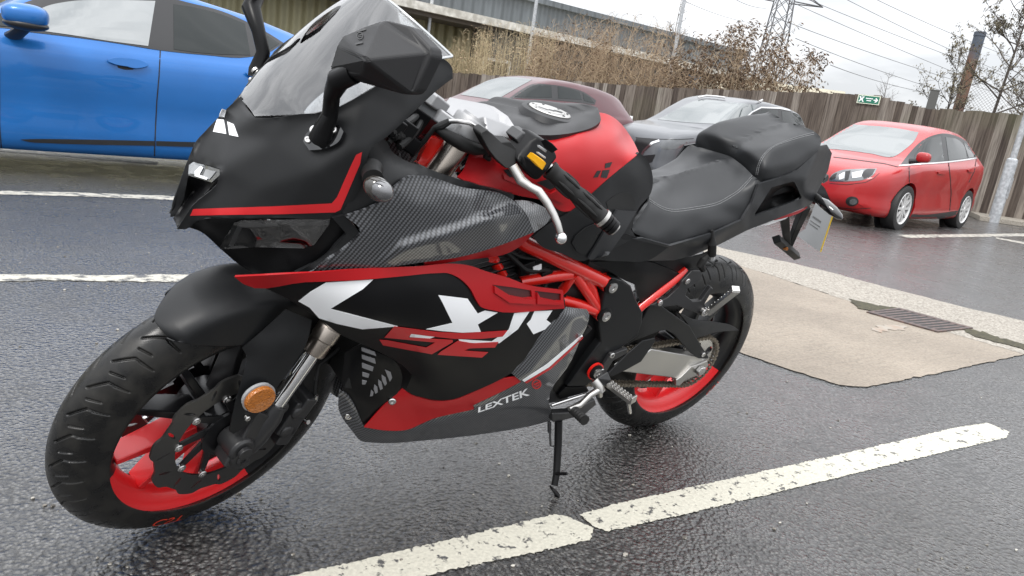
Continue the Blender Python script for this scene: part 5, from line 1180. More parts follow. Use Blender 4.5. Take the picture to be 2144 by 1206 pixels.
# ---- inner cowl and carbon side panels
panel('inner_cowl', M['matte_black'], 4, [(282, 342, .203), (333, 302, .193), (372, 335, .184), (402, 390, .178), (470, 440, .172), (592, 484, .168), (645, 505, .17), (870, 580, .176), (1138, 655, .178), (1134, 684, .184), (1110, 676, .187), (820, 609, .202), (560, 540, .208), (516, 546, .211), (412, 616, .219), (332, 696, .219), (125, 782, .213), (106, 762, .208), (152, 680, .208), (232, 560, .208), (268, 400, .205)],
      lines=[[(282, 342, .203), (350, 450, .195), (500, 530, .2), (516, 546, .211)]], parent=bike, mirror=True, off=-.003, sm=5, thick=.012, key='inner')
panel('carbon_side_panel', M['carbon'], 4, [(122, 784, .213), (335, 694, .222), (411, 613, .221), (516, 543, .212), (562, 538, .209), (820, 607, .203), (1112, 673, .189), (1135, 690, .188), (1205, 770, .197), (1256, 880, .2), (1060, 956, .202), (850, 1020, .207), (500, 1072, .212), (250, 1112, .208), (0, 1128, .2), (-92, 1126, .196), (0, 1056, .208), (110, 985, .215), (216, 890, .22), (214, 870, .22)],
      lines=[[(250, 1112, .208), (440, 937, .221), (560, 896, .223), (880, 800, .218), (1135, 690, .188)], [(250, 1112, .208), (470, 968, .236), (700, 897, .238), (1000, 792, .23), (1205, 770, .197)], [(216, 890, .22), (560, 720, .226), (820, 650, .214), (1112, 673, .189)]],
      parent=bike, mirror=True, step=6, sm=3, thick=.006, bevel=.0015, off=.001)
panel('carbon_tail_piece', M['carbon'], 4, [(1140, 688, .186), (1184, 684, .172), (1330, 736, .16), (1374, 770, .155), (1340, 822, .165), (1258, 884, .196), (1207, 768, .194)], parent=bike, mirror=True, thick=.01, lines=[[(1207, 768, .194), (1374, 770, .155)]], sm=1)
panel('lower_cowl_edge', M['red_satin'], 4, [(1258, 884, .188), (1180, 960, .17), (1100, 1006, .16), (940, 1036, .165), (820, 1050, .18), (600, 1090, .19), (600, 1062, .205), (850, 1012, .2), (1060, 948, .196)], parent=bike, mirror=True, thick=.006)
# ---- side fairing
SF = [(-346, 92, .12), (-200, 85, .165), (-30, 75, .198), (90, 68, .207), (200, 58, .21), (380, 48, .21), (560, 40, .207), (700, 28, .2), (790, 36, .194), (880, 66, .189), (1000, 102, .184), (1060, 126, .18), (1250, 157, .168), (1258, 245, .175), (1250, 262, .176), (1160, 352, .18), (1000, 560, .175), (960, 584, .172), (800, 657, .165), (720, 687, .16), (640, 693, .155), (560, 677, .149), (504, 656, .14), (489, 630, .139), (516, 570, .15), (480, 530, .155), (440, 502, .159), (340, 450, .168), (150, 362, .178), (60, 292, .18), (0, 256, .178), (-60, 216, .17), (-150, 170, .155), (-250, 128, .138)]
SFI = [(300, 200, .222), (600, 150, .222), (300, 300, .216), (550, 300, .222), (800, 300, .214), (1000, 300, .2), (700, 420, .208), (900, 430, .195), (500, 420, .196), (640, 580, .178), (560, 520, .178), (800, 560, .184), (0, 160, .196), (1000, 150, .19)]
panel('side_fairing', M['satin_black'], 3, SF, inner=SFI,
      mode='t', mirror=True, parent=bike, step=9, thick=.004, key='fair')
RB = [(-346, 92), (-200, 85), (-30, 75), (90, 68), (200, 58), (380, 48), (560, 40), (700, 28), (790, 36), (880, 66), (1000, 102), (1060, 126), (1250, 157), (1257, 246), (885, 250), (852, 238), (832, 210), (800, 150), (745, 98), (690, 74), (640, 74), (460, 90), (278, 106), (0, 118), (-301, 128)]
v1 = [(903, 130), (1000, 142), (1096, 158), (1100, 190), (1060, 194), (985, 180)]; v2 = [(1112, 160), (1240, 174), (1240, 206), (1212, 208), (1130, 190)]
rb = panel('red_fairing_band', M['red_satin'], 3, RB, mode='t', ctl=SF + SFI, off=.0045, thick=.004, parent=bike, step=7, bevel=.0012, mirror=True, holes=[v1, v2])
sticker('vent_slot_shade', M['slot_shade'], 3, [v1, v2], 'fair', .0006, .0004, rb, 9)  # dark red decals paint the shade inside the vent openings
sticker('vent_lip', M['red_satin'], 3, [[(903, 132), (905, 166), (978, 214), (1102, 220), (1102, 192), (1060, 196), (985, 182)], [(1112, 162), (1112, 219), (1242, 224), (1242, 208), (1212, 210), (1130, 192)]], 'fair', .0085, .004, rb, 9, bevel=.0015)
FG = 'fairing_graphic'
sticker(FG, M['white_vinyl'], 3, [[(98, 119), (328, 104), (278, 150), (120, 246), (448, 331), (275, 345), (150, 318), (65, 291), (20, 240), (-35, 209), (20, 165)],
    [(643, 180), (785, 197), (835, 270), (870, 255), (932, 265), (835, 322), (850, 358), (760, 362), (660, 354), (585, 345), (712, 315), (660, 210)],
    [(1012, 268), (1087, 258), (1030, 345), (940, 413), (895, 410), (985, 348)], [(1110, 258), (1197, 255), (1168, 300), (1195, 320), (1160, 347), (1105, 370), (1073, 320), (1092, 300)],
    [(742, 394), (830, 400), (935, 406), (925, 412), (815, 412), (748, 407)], [(512, 367), (635, 378), (604, 390), (505, 383)]], 'fair', parent=bike)
sticker(FG, M['red_vinyl'], 3, [[(430, 330), (520, 342), (640, 358), (760, 364), (978, 351), (955, 380), (850, 391), (720, 391), (600, 377), (512, 366), (498, 384), (712, 396), (714, 406), (612, 465), (375, 421), (358, 395), (395, 397), (585, 433), (628, 408), (382, 384)],
    [(738, 400), (810, 413), (935, 406), (918, 433), (795, 437), (768, 448), (885, 456), (855, 482), (640, 468), (652, 455)]], 'fair', .0016, parent=bike)
# ---- belly
BR = [(470, 634, .13), (505, 659, .139), (560, 680, .148), (640, 696, .154), (720, 690, .159), (800, 660, .164), (960, 587, .172), (1030, 576, .175), (1048, 602, .176), (950, 652, .165), (815, 716, .152), (820, 736, .15), (700, 762, .14), (620, 782, .136), (560, 808, .131), (500, 834, .126), (400, 840, .121), (284, 824, .111), (370, 728, .12)]
panel('belly_fairing', M['red_satin'], 3, BR, lines=[[(640, 696, .154), (700, 730, .158), (950, 652, .165)], [(700, 730, .158), (560, 808, .131)]], parent=bike, mirror=True, sm=4, thick=.004)
sticker_k = [(163, 640, .088), (186, 652, .098), (284, 824, .112), (400, 840, .122), (500, 834, .127), (560, 808, .132), (620, 782, .137), (820, 736, .151), (815, 716, .153), (950, 652, .166), (1048, 602, .177), (1002, 562, .176), (1160, 353, .182), (1250, 260, .178), (1262, 238, .172), (1365, 250, .16), (1374, 264, .157), (1368, 326, .157), (1345, 374, .16), (1290, 500, .16), (1182, 700, .15), (1192, 738, .145), (1193, 790, .135), (1100, 815, .12), (900, 850, .11), (600, 885, .10), (320, 897, .085), (270, 890, .085), (225, 840, .085), (160, 735, .08)]
panel('carbon_belly_panel', M['carbon'], 3, sticker_k, lines=[[(284, 824, .112), (600, 805, .137), (900, 748, .152), (1182, 728, .15)], [(284, 824, .112), (270, 890, .085)], [(1262, 238, .172), (1292, 280, .186), (1080, 560, .186), (1048, 602, .177)], [(1292, 280, .186), (1368, 300, .165)]], parent=bike, mirror=True, step=7, sm=2, thick=.005, key='belly', bevel=.0015)
sticker('belly_stripe', M['white_vinyl'], 3, [[(1052, 593), (1062, 601), (1180, 531), (1270, 450), (1345, 380), (1340, 372), (1260, 440), (1170, 516)]], 'belly', parent=bike)
sticker('belly_stripe', M['red_vinyl'], 3, [[(1064, 603), (1072, 609), (1188, 540), (1278, 458), (1345, 388), (1345, 382), (1272, 452), (1182, 533)]], 'belly', parent=bike)
def panel_text(s, k, A, B, C_, D, key, m, name, sx=1.0):
    'A lower left, B lower right, C upper right, D upper left of the lettering'
    V, F = text_mesh(s, 1, .025); mn, mxx = V.min(0), V.max(0); u = (V[:, 0] - mn[0]) / (mxx[0] - mn[0]); v = (V[:, 1] - mn[1]) / (mxx[1] - mn[1])
    A, B, C_, D = [np.array(pix(k, *p)) for p in (A, B, C_, D)]
    P = ((1 - u) * (1 - v))[:, None] * A + (u * (1 - v))[:, None] * B + (u * v)[:, None] * C_ + ((1 - u) * v)[:, None] * D
    return link(name, mesh(project(P, key, .0014), F, False), m, bike)
panel_text('LEXTEK', 3, (836, 750), (1088, 664), (1083, 628), (838, 724), 'belly', M['white_vinyl'], 'belly_lettering')
ring = [(1120 + 23 * math.cos(a), 612 - 23 * math.sin(a)) for a in np.linspace(0, 2 * np.pi, 28, endpoint=False)]; ring2 = [(1120 + 18 * math.cos(a), 612 - 18 * math.sin(a)) for a in np.linspace(0, 2 * np.pi, 28, endpoint=False)]
sticker('belly_roundel', M['red_vinyl'], 3, [ring, [(1104, 612), (1140, 596), (1136, 604), (1110, 618)], [(1110, 622), (1136, 610), (1128, 622)]], 'belly', .0012, parent=bike, step=4, holes=[[ring2], [], []])
mb = MB(); bolt(mb, atk(3, 1293, 343, .168), (0, 1, 0), .009, .002); mb.build('panel_hole', M['dark_void'], bike)
# ---- radiator guard
panel('radiator_guard', M['satin_black'], 3, [(190, 460, .09), (255, 425, .115), (270, 418, .125), (340, 455, .15), (425, 494, .155), (456, 532, .153), (468, 600, .143), (456, 640, .135), (370, 728, .12), (284, 818, .108), (180, 642, .092)], inner=[(330, 600, .13), (280, 520, .128)], parent=bike, sm=3, key='guard', mirror=True, off=-.003)
fins = [[(272, 432), (338, 456), (342, 474), (275, 450)], [(274, 466), (336, 486), (340, 512), (330, 508), (276, 488)], [(275, 508), (330, 528), (325, 548), (275, 530)], [(276, 552), (310, 562), (305, 580), (276, 572)], [(274, 590), (298, 596), (290, 612), (274, 612)],
        [(384, 540), (412, 552), (420, 580), (408, 600), (396, 570)], [(368, 565), (388, 578), (394, 608), (384, 620), (370, 592)], [(352, 588), (368, 600), (374, 632), (362, 640), (352, 612)], [(334, 612), (348, 625), (350, 650), (338, 658), (330, 632)], [(318, 638), (330, 650), (326, 668), (312, 670)]]
sticker('guard_fin', M['grey_fin'], 3, fins, 'guard', .002, .002, bike, 6, bevel=.0008)
for (k, u, v, y) in ((3, 420, 696, .128), (3, 208, 768, .09)): mb = MB(); bolt(mb, atk(k, u, v, y), (.4, 1, 0), .0085, .004); mb.build('fairing_bolt', M['steel'], bike)
# ---- tank
panel('fuel_tank', M['red_satin'], 4,
      [(930, 182, 0), (1100, 188, 0), (1355, 208, 0), (1500, 188, 0), (1640, 158, 0), (1706, 172, 0), (1775, 220, 0), (1830, 290, 0), (1866, 350, .04), (1890, 402, .105), (1800, 480, .13), (1700, 562, .145), (1600, 652, .153), (1482, 752, .157), (1430, 756, .158), (1350, 705, .16), (1150, 657, .158), (1000, 612, .152), (860, 578, .143), (795, 545, .134), (830, 505, .125), (845, 470, .118), (870, 400, .105), (895, 300, .07), (910, 220, .03)],
      inner=[(1110, 275, .078), (1240, 292, .09), (1400, 284, .095), (1540, 272, .095), (1640, 214, .034), (1770, 290, .06), (1800, 370, .095), (1700, 380, .12), (1500, 400, .142), (1300, 400, .133), (1100, 400, .122), (1600, 500, .148), (1400, 520, .16), (1200, 520, .15), (1050, 500, .14), (1380, 620, .163), (1150, 580, .158), (1000, 400, .118), (1100, 215, .04), (1550, 196, .04)],
      mode='t', mirror=True, parent=bike, step=6, thick=.004, key='tank')
panel('tank_top_cover', M['grain_black'], 4, [(930, 166, 0), (1100, 166, 0), (1355, 184, 0), (1500, 164, 0), (1640, 130, 0), (1654, 170, .028), (1658, 210, .052), (1648, 222, .058), (1546, 270, .092), (1520, 276, .094), (1240, 288, .088), (1180, 276, .082), (1100, 250, .066), (1000, 215, .04)],
      inner=[(1200, 236, .066), (1400, 238, .07), (1540, 222, .064)], mode='t', mirror=True, parent=bike, step=6, thick=.012, bevel=.003, off=.009)
for s_ in (1,):
    C0 = np.array([.766, 0, .9775]); up = np.array([-.02, 0, 1.0])
    mb = MB(); mb.lathe(C0, up, [(.001, -.012), (.07, -.012), (.062, .003), (.052, .006), (.049, .003), (.001, .003)], 48); base = mb.build('cap_surround', M['grain_black'], bike)
    mb = MB(); mb.lathe(C0, up, [(.001, .002), (.047, .002), (.047, .0075), (.0455, .009), (.034, .009), (.0335, .0075), (.032, .0075), (.0315, .0095), (.001, .010)], 64); cap = mb.build('fuel_cap', M['alloy'], base, sharp=25)
    for i in range(7): a = 2 * math.pi * i / 7; mb = MB(); c = C0 + (.0397 * math.cos(a), .0397 * math.sin(a), .0092); mb.lathe(c, up, [(.001, 0), (.003, 0), (.003, .001), (.001, .001)], 12); mb.build('cap_screw', M['dark_metal'], cap)
    mb = MB(); q = np.array([(-.03, -.006), (-.012, .012), (-.004, .006), (.004, .012), (.012, .006), (.03, .016), (.027, .024), (.01, .016), (0, .021), (-.01, .016), (-.02, .018), (-.034, -.002)]); mb.prism([C0 + (-p[0] * .85, p[1] * .85 - .004, .0100) for p in q], (0, 0, .0006)); mb.build('cap_recess', M['dark_metal'], cap)
sticker('tank_emblem', M['grain_black'], 4, [[(1685, 466), (1727, 456), (1712, 488), (1682, 494)], [(1636, 510), (1660, 507), (1640, 548), (1613, 550)], [(1668, 507), (1712, 502), (1694, 553), (1657, 549)]], 'tank', parent=bike)
sticker('tank_mesh_insert', M['grain_black'], 4, [[(1072, 506), (1100, 500), (1150, 545), (1110, 548)], [(1272, 580), (1345, 556), (1388, 606), (1352, 622)]], 'tank', .0015, parent=bike)
sticker('tank_ledge', M['red_satin'], 4, [[(1066, 532), (1085, 540), (1352, 640), (1382, 622), (1440, 690), (1420, 700), (1346, 664), (1072, 560)]], 'tank', .006, .005, bike, 6, bevel=.002)
panel('knee_panel', M['matte_black'], 4, [(1889, 401, .108), (1930, 432, .108), (1957, 482, .105), (1962, 640, .112), (1882, 742, .13), (1842, 862, .143), (1872, 912, .152), (1720, 985, .156), (1590, 1040, .157), (1556, 1052, .158), (1420, 1005, .162), (1300, 962, .165), (1252, 905, .17), (1330, 840, .168), (1400, 800, .162), (1482, 754, .159), (1600, 654, .155), (1700, 564, .147), (1800, 480, .132)],
      lines=[[(1889, 401, .108), (1880, 560, .128), (1882, 742, .13)], [(1482, 754, .159), (1640, 800, .167), (1556, 1052, .158)], [(1640, 800, .167), (1842, 862, .143)]], parent=bike, mirror=True, sm=5, step=6, thick=.006, key='knee')
sticker('knee_recess_shade', M['dark_void'], 4, [[(1740, 660), (1790, 640), (1835, 648), (1862, 690), (1868, 740), (1820, 740), (1740, 742), (1700, 735), (1690, 700)]], 'knee', .001, parent=bike, rnd=True)  # flat near-black patch; the hollow's shade is put into the colour
sticker('knee_rib', M['tail_grey'], 4, [[(1745, 742), (1858, 750), (1790, 870), (1692, 1008), (1588, 1036), (1572, 1030)]], 'knee', .007, .006, bike, 7, bevel=.002)
sticker('knee_pocket', M['matte_black'], 4, [[(1500, 900), (1560, 850), (1650, 810), (1700, 790), (1600, 960), (1560, 1010), (1510, 990), (1480, 940)]], 'knee', .004, .003, bike, 7, bevel=.002)
# ---- side panels under the seat
panel('side_panel', M['matte_black'], 5, [(90, 1034, .158), (200, 940, .154), (292, 862, .151), (360, 880, .151), (420, 905, .151), (602, 958, .15), (470, 1042, .146), (300, 1046, .15)], parent=bike, mirror=True, sm=2, thick=.006)
panel('under_seat_panel', M['satin_black'], 6, [(335, 140, .135), (680, 136, .132), (870, 208, .125), (640, 392, .128), (618, 340, .13), (600, 275, .13), (540, 250, .132), (430, 185, .134)], lines=[[(335, 140, .135), (640, 175, .142), (680, 136, .132)]], parent=bike, mirror=True, thick=.005)
panel('tail_underside', M['satin_black'], 6, [(672, 132, .13), (760, 112, .128), (1000, 96, .115), (1060, 70, .112), (1052, 110, .11), (1010, 162, .108), (870, 212, .122)], parent=bike, mirror=True, thick=.005, off=-.004)
# ---- seats
panel('rider_seat', M['vinyl'], 5,
      [(1000, 388, 0), (900, 420, 0), (800, 450, 0), (640, 500, 0), (470, 572, 0), (478, 600, .05), (476, 668, .085), (440, 732, .108), (400, 790, .122), (372, 832, .13), (378, 858, .136), (432, 888, .143), (520, 920, .148), (612, 943, .15), (740, 908, .15), (880, 862, .149), (1060, 782, .147), (1122, 680, .144), (1168, 562, .137), (1166, 530, .127), (1138, 508, .11), (1080, 450, .05)],
      lines=[[(480, 664, .084), (560, 712, .105), (640, 730, .116), (760, 716, .118), (900, 688, .118), (1000, 636, .117), (1060, 592, .116), (1138, 508, .11)]],
      inner=[(640, 620, .05), (800, 570, .05), (960, 500, .05), (640, 840, .142), (860, 790, .142), (1050, 690, .138)], mirror=True, parent=bike, step=5, sm=10, thick=.01, key='seat', bevel=0)
def stitches(pts, key, gap=.0, parent=None, k=5):
    P = np.array([pix(k, *p) for p in pts]); Q = []
    for i in range(len(P) - 1):
        p0, p1, p2, p3 = P[max(i - 1, 0)], P[i], P[i + 1], P[min(i + 2, len(P) - 1)]
        for t in np.linspace(0, 1, 14, endpoint=False): Q.append(.5 * (2 * p1 + (p2 - p0) * t + (2 * p0 - 5 * p1 + 4 * p2 - p3) * t * t + (3 * p1 - p0 - 3 * p2 + p3) * t**3))
    V = project(np.array(Q), key, .0006); s = np.concatenate([[0], np.cumsum(np.linalg.norm(np.diff(V, axis=0), axis=1))])
    mb = MB(); x = 0
    while x < s[-1] - .003:
        A = np.array([np.interp(x, s, V[:, j]) for j in range(3)]); B = np.array([np.interp(x + .0032, s, V[:, j]) for j in range(3)]); mb.tube([A, B], .0007, 4); x += .0046
    o = mb.build('seam_stitching', M['stitch'], parent); o['kind'] = 'stuff'; return o
RS = [o for o in bike.children if o.name.startswith('rider_seat')][0]
sm_ = [(480, 660), (560, 708), (640, 726), (760, 712), (900, 684), (1000, 632), (1060, 588), (1134, 508)]
stitches([(u, v - 6) for u, v in sm_], 'seat', 0, RS); stitches([(u + 2, v + 7) for u, v in sm_], 'seat', 0, RS)
panel('pillion_seat', M['vinyl'], 5,
      [(1345, 172, 0), (1180, 236, 0), (1042, 300, 0), (1010, 352, 0), (1000, 425, 0), (1090, 482, .06), (1150, 516, .10), (1182, 546, .125), (1285, 522, .132), (1402, 470, .128), (1480, 408, .12), (1546, 346, .112), (1564, 302, .106), (1560, 262, .094), (1532, 234, .084), (1450, 196, .05)],
      lines=[[(1164, 492, .112), (1186, 420, .108), (1270, 322, .1), (1400, 272, .094), (1532, 234, .084)], [(1042, 300, 0), (1090, 340, .05), (1186, 420, .108)], [(1186, 420, .108), (1215, 462, .128), (1400, 430, .130), (1546, 330, .113)], [(1215, 462, .128), (1182, 546, .125)], [(1400, 430, .13), (1400, 272, .094)]],
      mirror=True, parent=bike, step=5, sm=4, thick=.01, key='pill', bevel=0)
PS_ = [o for o in bike.children if o.name.startswith('pillion_seat')][0]
for du in (-5, 6): stitches([(1160 + du, 500), (1172 + du, 440), (1205 + du, 375), (1270 + du, 320), (1400 + du * .4, 270 + du * .8), (1528, 236 + du)], 'pill', 0, PS_)
# ---- tail
TH = [(1252, 580), (1385, 543), (1398, 548), (1442, 640), (1436, 652), (1150, 760), (1148, 745)]
panel('tail_fairing', M['tail_grey'], 5,
      [(372, 905, .153), (440, 900, .153), (612, 950, .156), (880, 868, .155), (1062, 788, .152), (1126, 684, .148), (1172, 560, .140), (1300, 522, .137), (1410, 474, .131), (1545, 350, .114), (1560, 318, .104), (1602, 310, .082), (1634, 364, .062), (1610, 472, .058), (1502, 690, .09), (1440, 716, .11), (1290, 776, .128), (1100, 850, .132), (930, 937, .132), (750, 1012, .132), (640, 1040, .133), (470, 1044, .144), (480, 1022, .147), (602, 960, .15)],
      lines=[[(1410, 474, .131), (1470, 530, .136), (1502, 690, .09)], [(1062, 788, .152), (880, 905, .156), (602, 960, .15)]], parent=bike, mirror=True, step=5, sm=1, thick=.006, holes=[TH], key='tail', bevel=.002, rnd=False)
panel('grab_handle_pocket', M['satin_black'], 5, [(1235, 570, .128), (1400, 530, .122), (1458, 650, .105), (1440, 665, .105), (1140, 775, .124), (1135, 745, .124)], inner=[(1280, 640, .07), (1370, 590, .07), (1390, 640, .07)], parent=bike, mirror=True, thick=.003, rnd=False, sm=3)
panel('tail_red_edge', M['red_satin'], 5, [(1270, 778, .121), (1380, 742, .114), (1480, 704, .1), (1470, 714, .098), (1330, 774, .114), (1270, 788, .118)], parent=bike, mirror=True, thick=.003)
mb = MB(); mb.box((.06, 0, .862), (.34, .19, .06), axrot((0, 1, 0), R(16))); mb.box((.28, 0, .76), (.4, .22, .09), axrot((0, 1, 0), R(16))); mb.build('seat_base', M['satin_black'], bike, bevel=.01)
panel('tail_light', M['gloss_black'], 5, [(1575, 545, .05), (1612, 500, .055), (1616, 520, .055), (1608, 540, .05), (1580, 556, .045)], parent=bike, thick=.012, rnd=False)
# indicator
mb = MB(); a, b = atk(5, 1530, 640, .08), atk(5, 1585, 690, .13); mb.tube([a, b], .012, 12); ind = mb.build('rear_indicator', M['rubber'], bike)
mb = MB(); A, B = atk(5, 1560, 660, .12), atk(5, 1698, 778, .20); mb.tube([A, A * .8 + B * .2, A * .4 + B * .6, A * .1 + B * .9, B], [.012, .02, .019, .012, .004], 16, flat=.75); mb.build('indicator_lens', M['gloss_black'], ind)
# number plate on its hanger
pq = [atx(*pix(5, 1400, 858), -.40), atx(*pix(5, 1490, 690), -.40), atx(*pix(5, 1634, 752), -.43), atx(*pix(5, 1556, 986), -.46), atx(*pix(5, 1408, 882), -.46)]
n_ = np.cross(pq[2] - pq[3], pq[4] - pq[3]); n_ /= np.linalg.norm(n_)
if n_[0] < 0: n_ = -n_
pq = [p - n_ * ((p - pq[3]) @ n_) for p in pq]
mb = MB(); mb.prism(pq, -n_ * .0015); npl = mb.build('number_plate', M['plate_back'], bike, smooth=False)
mb = MB(); e = (pq[2] - pq[3]); s_ = np.cross(n_, e); s_ /= np.linalg.norm(s_); s_ = s_ if s_ @ (pq[4] - pq[3]) < 0 else -s_
mb.prism([pq[3] - n_ * .0016, pq[2] - n_ * .0016, pq[2] + s_ * .0035 - n_ * .0016, pq[3] + s_ * .0035 - n_ * .0016], -n_ * .002); mb.build('plate_edge', M['plate_yellow'], npl, smooth=False)
up_ = pq[2] - pq[3]; lf_ = pq[4] - pq[3]
M['plate_print'] = mat('plate_print', (.2, .2, .2), .5)
for (a_, b_, w_, h_) in ((.66, .62, .34, .05), (.55, .66, .40, .022), (.47, .66, .36, .022)):
    o_ = pq[3] + up_ * a_ + lf_ * (b_ - w_) + n_ * .0004; mb = MB(); mb.prism([o_, o_ + lf_ * w_, o_ + lf_ * w_ + up_ * h_, o_ + up_ * h_], n_ * .0005); mb.build('plate_print', M['plate_print'], npl, smooth=False)
def hang(name, pts, r): mb = MB(); mb.tube(pts, r, 4); return mb.build(name, M['rubber'], bike, smooth=False, bevel=.002)
hang('plate_strut', [atk(5, 1330, 745, .06), atk(5, 1350, 930, -.02)], [.018, .014]); hang('plate_strut', [atk(5, 1465, 700, .05), atk(5, 1410, 830, -.01), atk(5, 1365, 945, -.03)], [.018, .015, .012])
mb = MB(); a, b = atk(5, 1290, 912, .03), atk(5, 1405, 1010, -.05); d = (b - a); mb.tube([a - d * .05, b + d * .05], .0165, 4); hb = mb.build('plate_crossbar', M['rubber'], bike, smooth=False, bevel=.002)
mb = MB(); bolt(mb, atk(5, 1342, 966, .02), (0, 1, .2), .006, .006); mb.build('crossbar_bolt', M['amber'], hb)
panel('tail_light_strip', M['white_vinyl'], 5, [(1190, 822, .10), (1300, 775, .1), (1390, 742, .1), (1340, 780, .098), (1240, 815, .098)], parent=bike, thick=.003, rnd=False)
# tie-down strap hook under the seat
mb = MB(); mb.tube([atk(5, 876, 850, .152), atk(5, 880, 900, .156), atk(5, 878, 935, .157)], [.004, .006, .012], 10); mb.tube([atk(5, 878, 935, .157), atk(5, 876, 1005, .157)], .0115, 12); hk = mb.build('helmet_hook', M['rubber'], bike)
mb = MB(); mb.tube([atk(5, 876, 1000, .157), atk(5, 876, 1030, .155)], .008, 10); mb.build('hook_end', M['lens_grey'], hk)
mb = MB(); mb.tube([atk(5, 850, 1010, .155), atk(5, 825, 1035, .155), atk(5, 805, 1070, .155), atk(5, 820, 1100, .155)], [.006, .01, .011, .008], 10); mb.build('hook_clip', M['rubber'], hk)
# ---- rear end
plate('heel_plate', M['matte_black'], 6, [(425, 302, .142), (472, 236, .142), (530, 250, .142), (582, 288, .142), (612, 370, .143), (652, 448, .143), (648, 500, .143), (620, 585, .142), (490, 682, .142), (402, 762, .142), (372, 830, .14), (312, 888, .138), (192, 892, .13), (210, 868, .13), (302, 742, .14), (396, 622, .141), (384, 500, .141)], .03, bike, bevel=.005, mirror=True)
plate('lower_frame_cover', M['satin_black'], 6, [(190, 892, .125), (312, 888, .135), (330, 920, .13), (150, 970, .12), (140, 940, .12)], .03, bike, bevel=.004)
panel('pivot_cover', M['satin_black'], 6, [(325, 450, .118), (385, 500, .12), (396, 622, .12), (300, 745, .12), (200, 880, .115), (130, 940, .112), (105, 900, .112), (180, 700, .115), (290, 560, .116)], parent=bike, thick=.02, mirror=True)
bigbolt(q6(362, 795, .15), 1)
for (u, v, y) in ((462, 700, .15), (398, 795, .155), (915, 255, .145), (752, 385, .142)): mb = MB(); bolt(mb, q6(u, v, y), (0, 1, 0), .0085, .004); mb.build('plate_bolt', M['steel'], bike)
plate('heel_guard', M['matte_black'], 6, [(724, 597, .156), (722, 622, .156), (640, 740, .158), (545, 792, .158), (460, 832, .156), (440, 812, .154), (560, 690, .154), (650, 615, .155)], .006, bike, bevel=.0025)
plate('heel_guard_arm', M['dark_metal'], 6, [(395, 792, .152), (460, 690, .152), (480, 690, .152), (560, 660, .153), (555, 690, .153), (470, 735, .152), (430, 800, .152)], .012, bike, bevel=.003)
SWP = [(702, 664, .112), (860, 690, .11), (965, 702, .108), (1042, 736, .108), (1030, 762, .108), (880, 842, .11), (700, 822, .114), (515, 800, .118), (600, 738, .116)]
sw = plate('swingarm', M['alloy'], 6, SWP, .035, bike, bevel=.004, mirror=True)
plate('axle_block', M['alloy'], 6, [(940, 770, .116), (1035, 735, .116), (1044, 760, .116), (1010, 815, .116), (910, 842, .116), (870, 885, .116), (848, 882, .116), (850, 850, .116), (880, 830, .116)], .012, sw, bevel=.002)
mb = MB(); mb.lathe(q6(988, 785, .117), (0, 1, 0), [(.001, 0), (.017, 0), (.017, .012), (.014, .014), (.001, .014)], 6); mb.build('axle_nut', M['steel'], sw, smooth=False, bevel=.002)
plate('swingarm_guard', M['matte_black'], 6, [(655, 470, .125), (690, 400, .125), (760, 405, .125), (840, 460, .124), (932, 524, .122), (1000, 640, .12), (1048, 712, .118), (1040, 724, .118), (985, 722, .118), (940, 690, .118), (838, 578, .12), (790, 550, .121), (740, 560, .122), (600, 615, .124), (530, 655, .124)], .012, bike, bevel=.004)
panel('rear_hugger', M['matte_black'], 6, [(860, 440, .118), (950, 482, .112), (1080, 500, .10), (1200, 530, .08), (1229, 552, .075), (1100, 562, .098), (960, 602, .115), (930, 530, .12)], lines=[[(860, 440, .118), (1000, 535, .118), (1229, 552, .075)]], parent=bike, thick=.008, sm=1)
mb = MB(); bolt(mb, q6(1010, 695, .119), (0, 1, 0), .008, .004); mb.build('guard_bolt', M['steel'], bike)
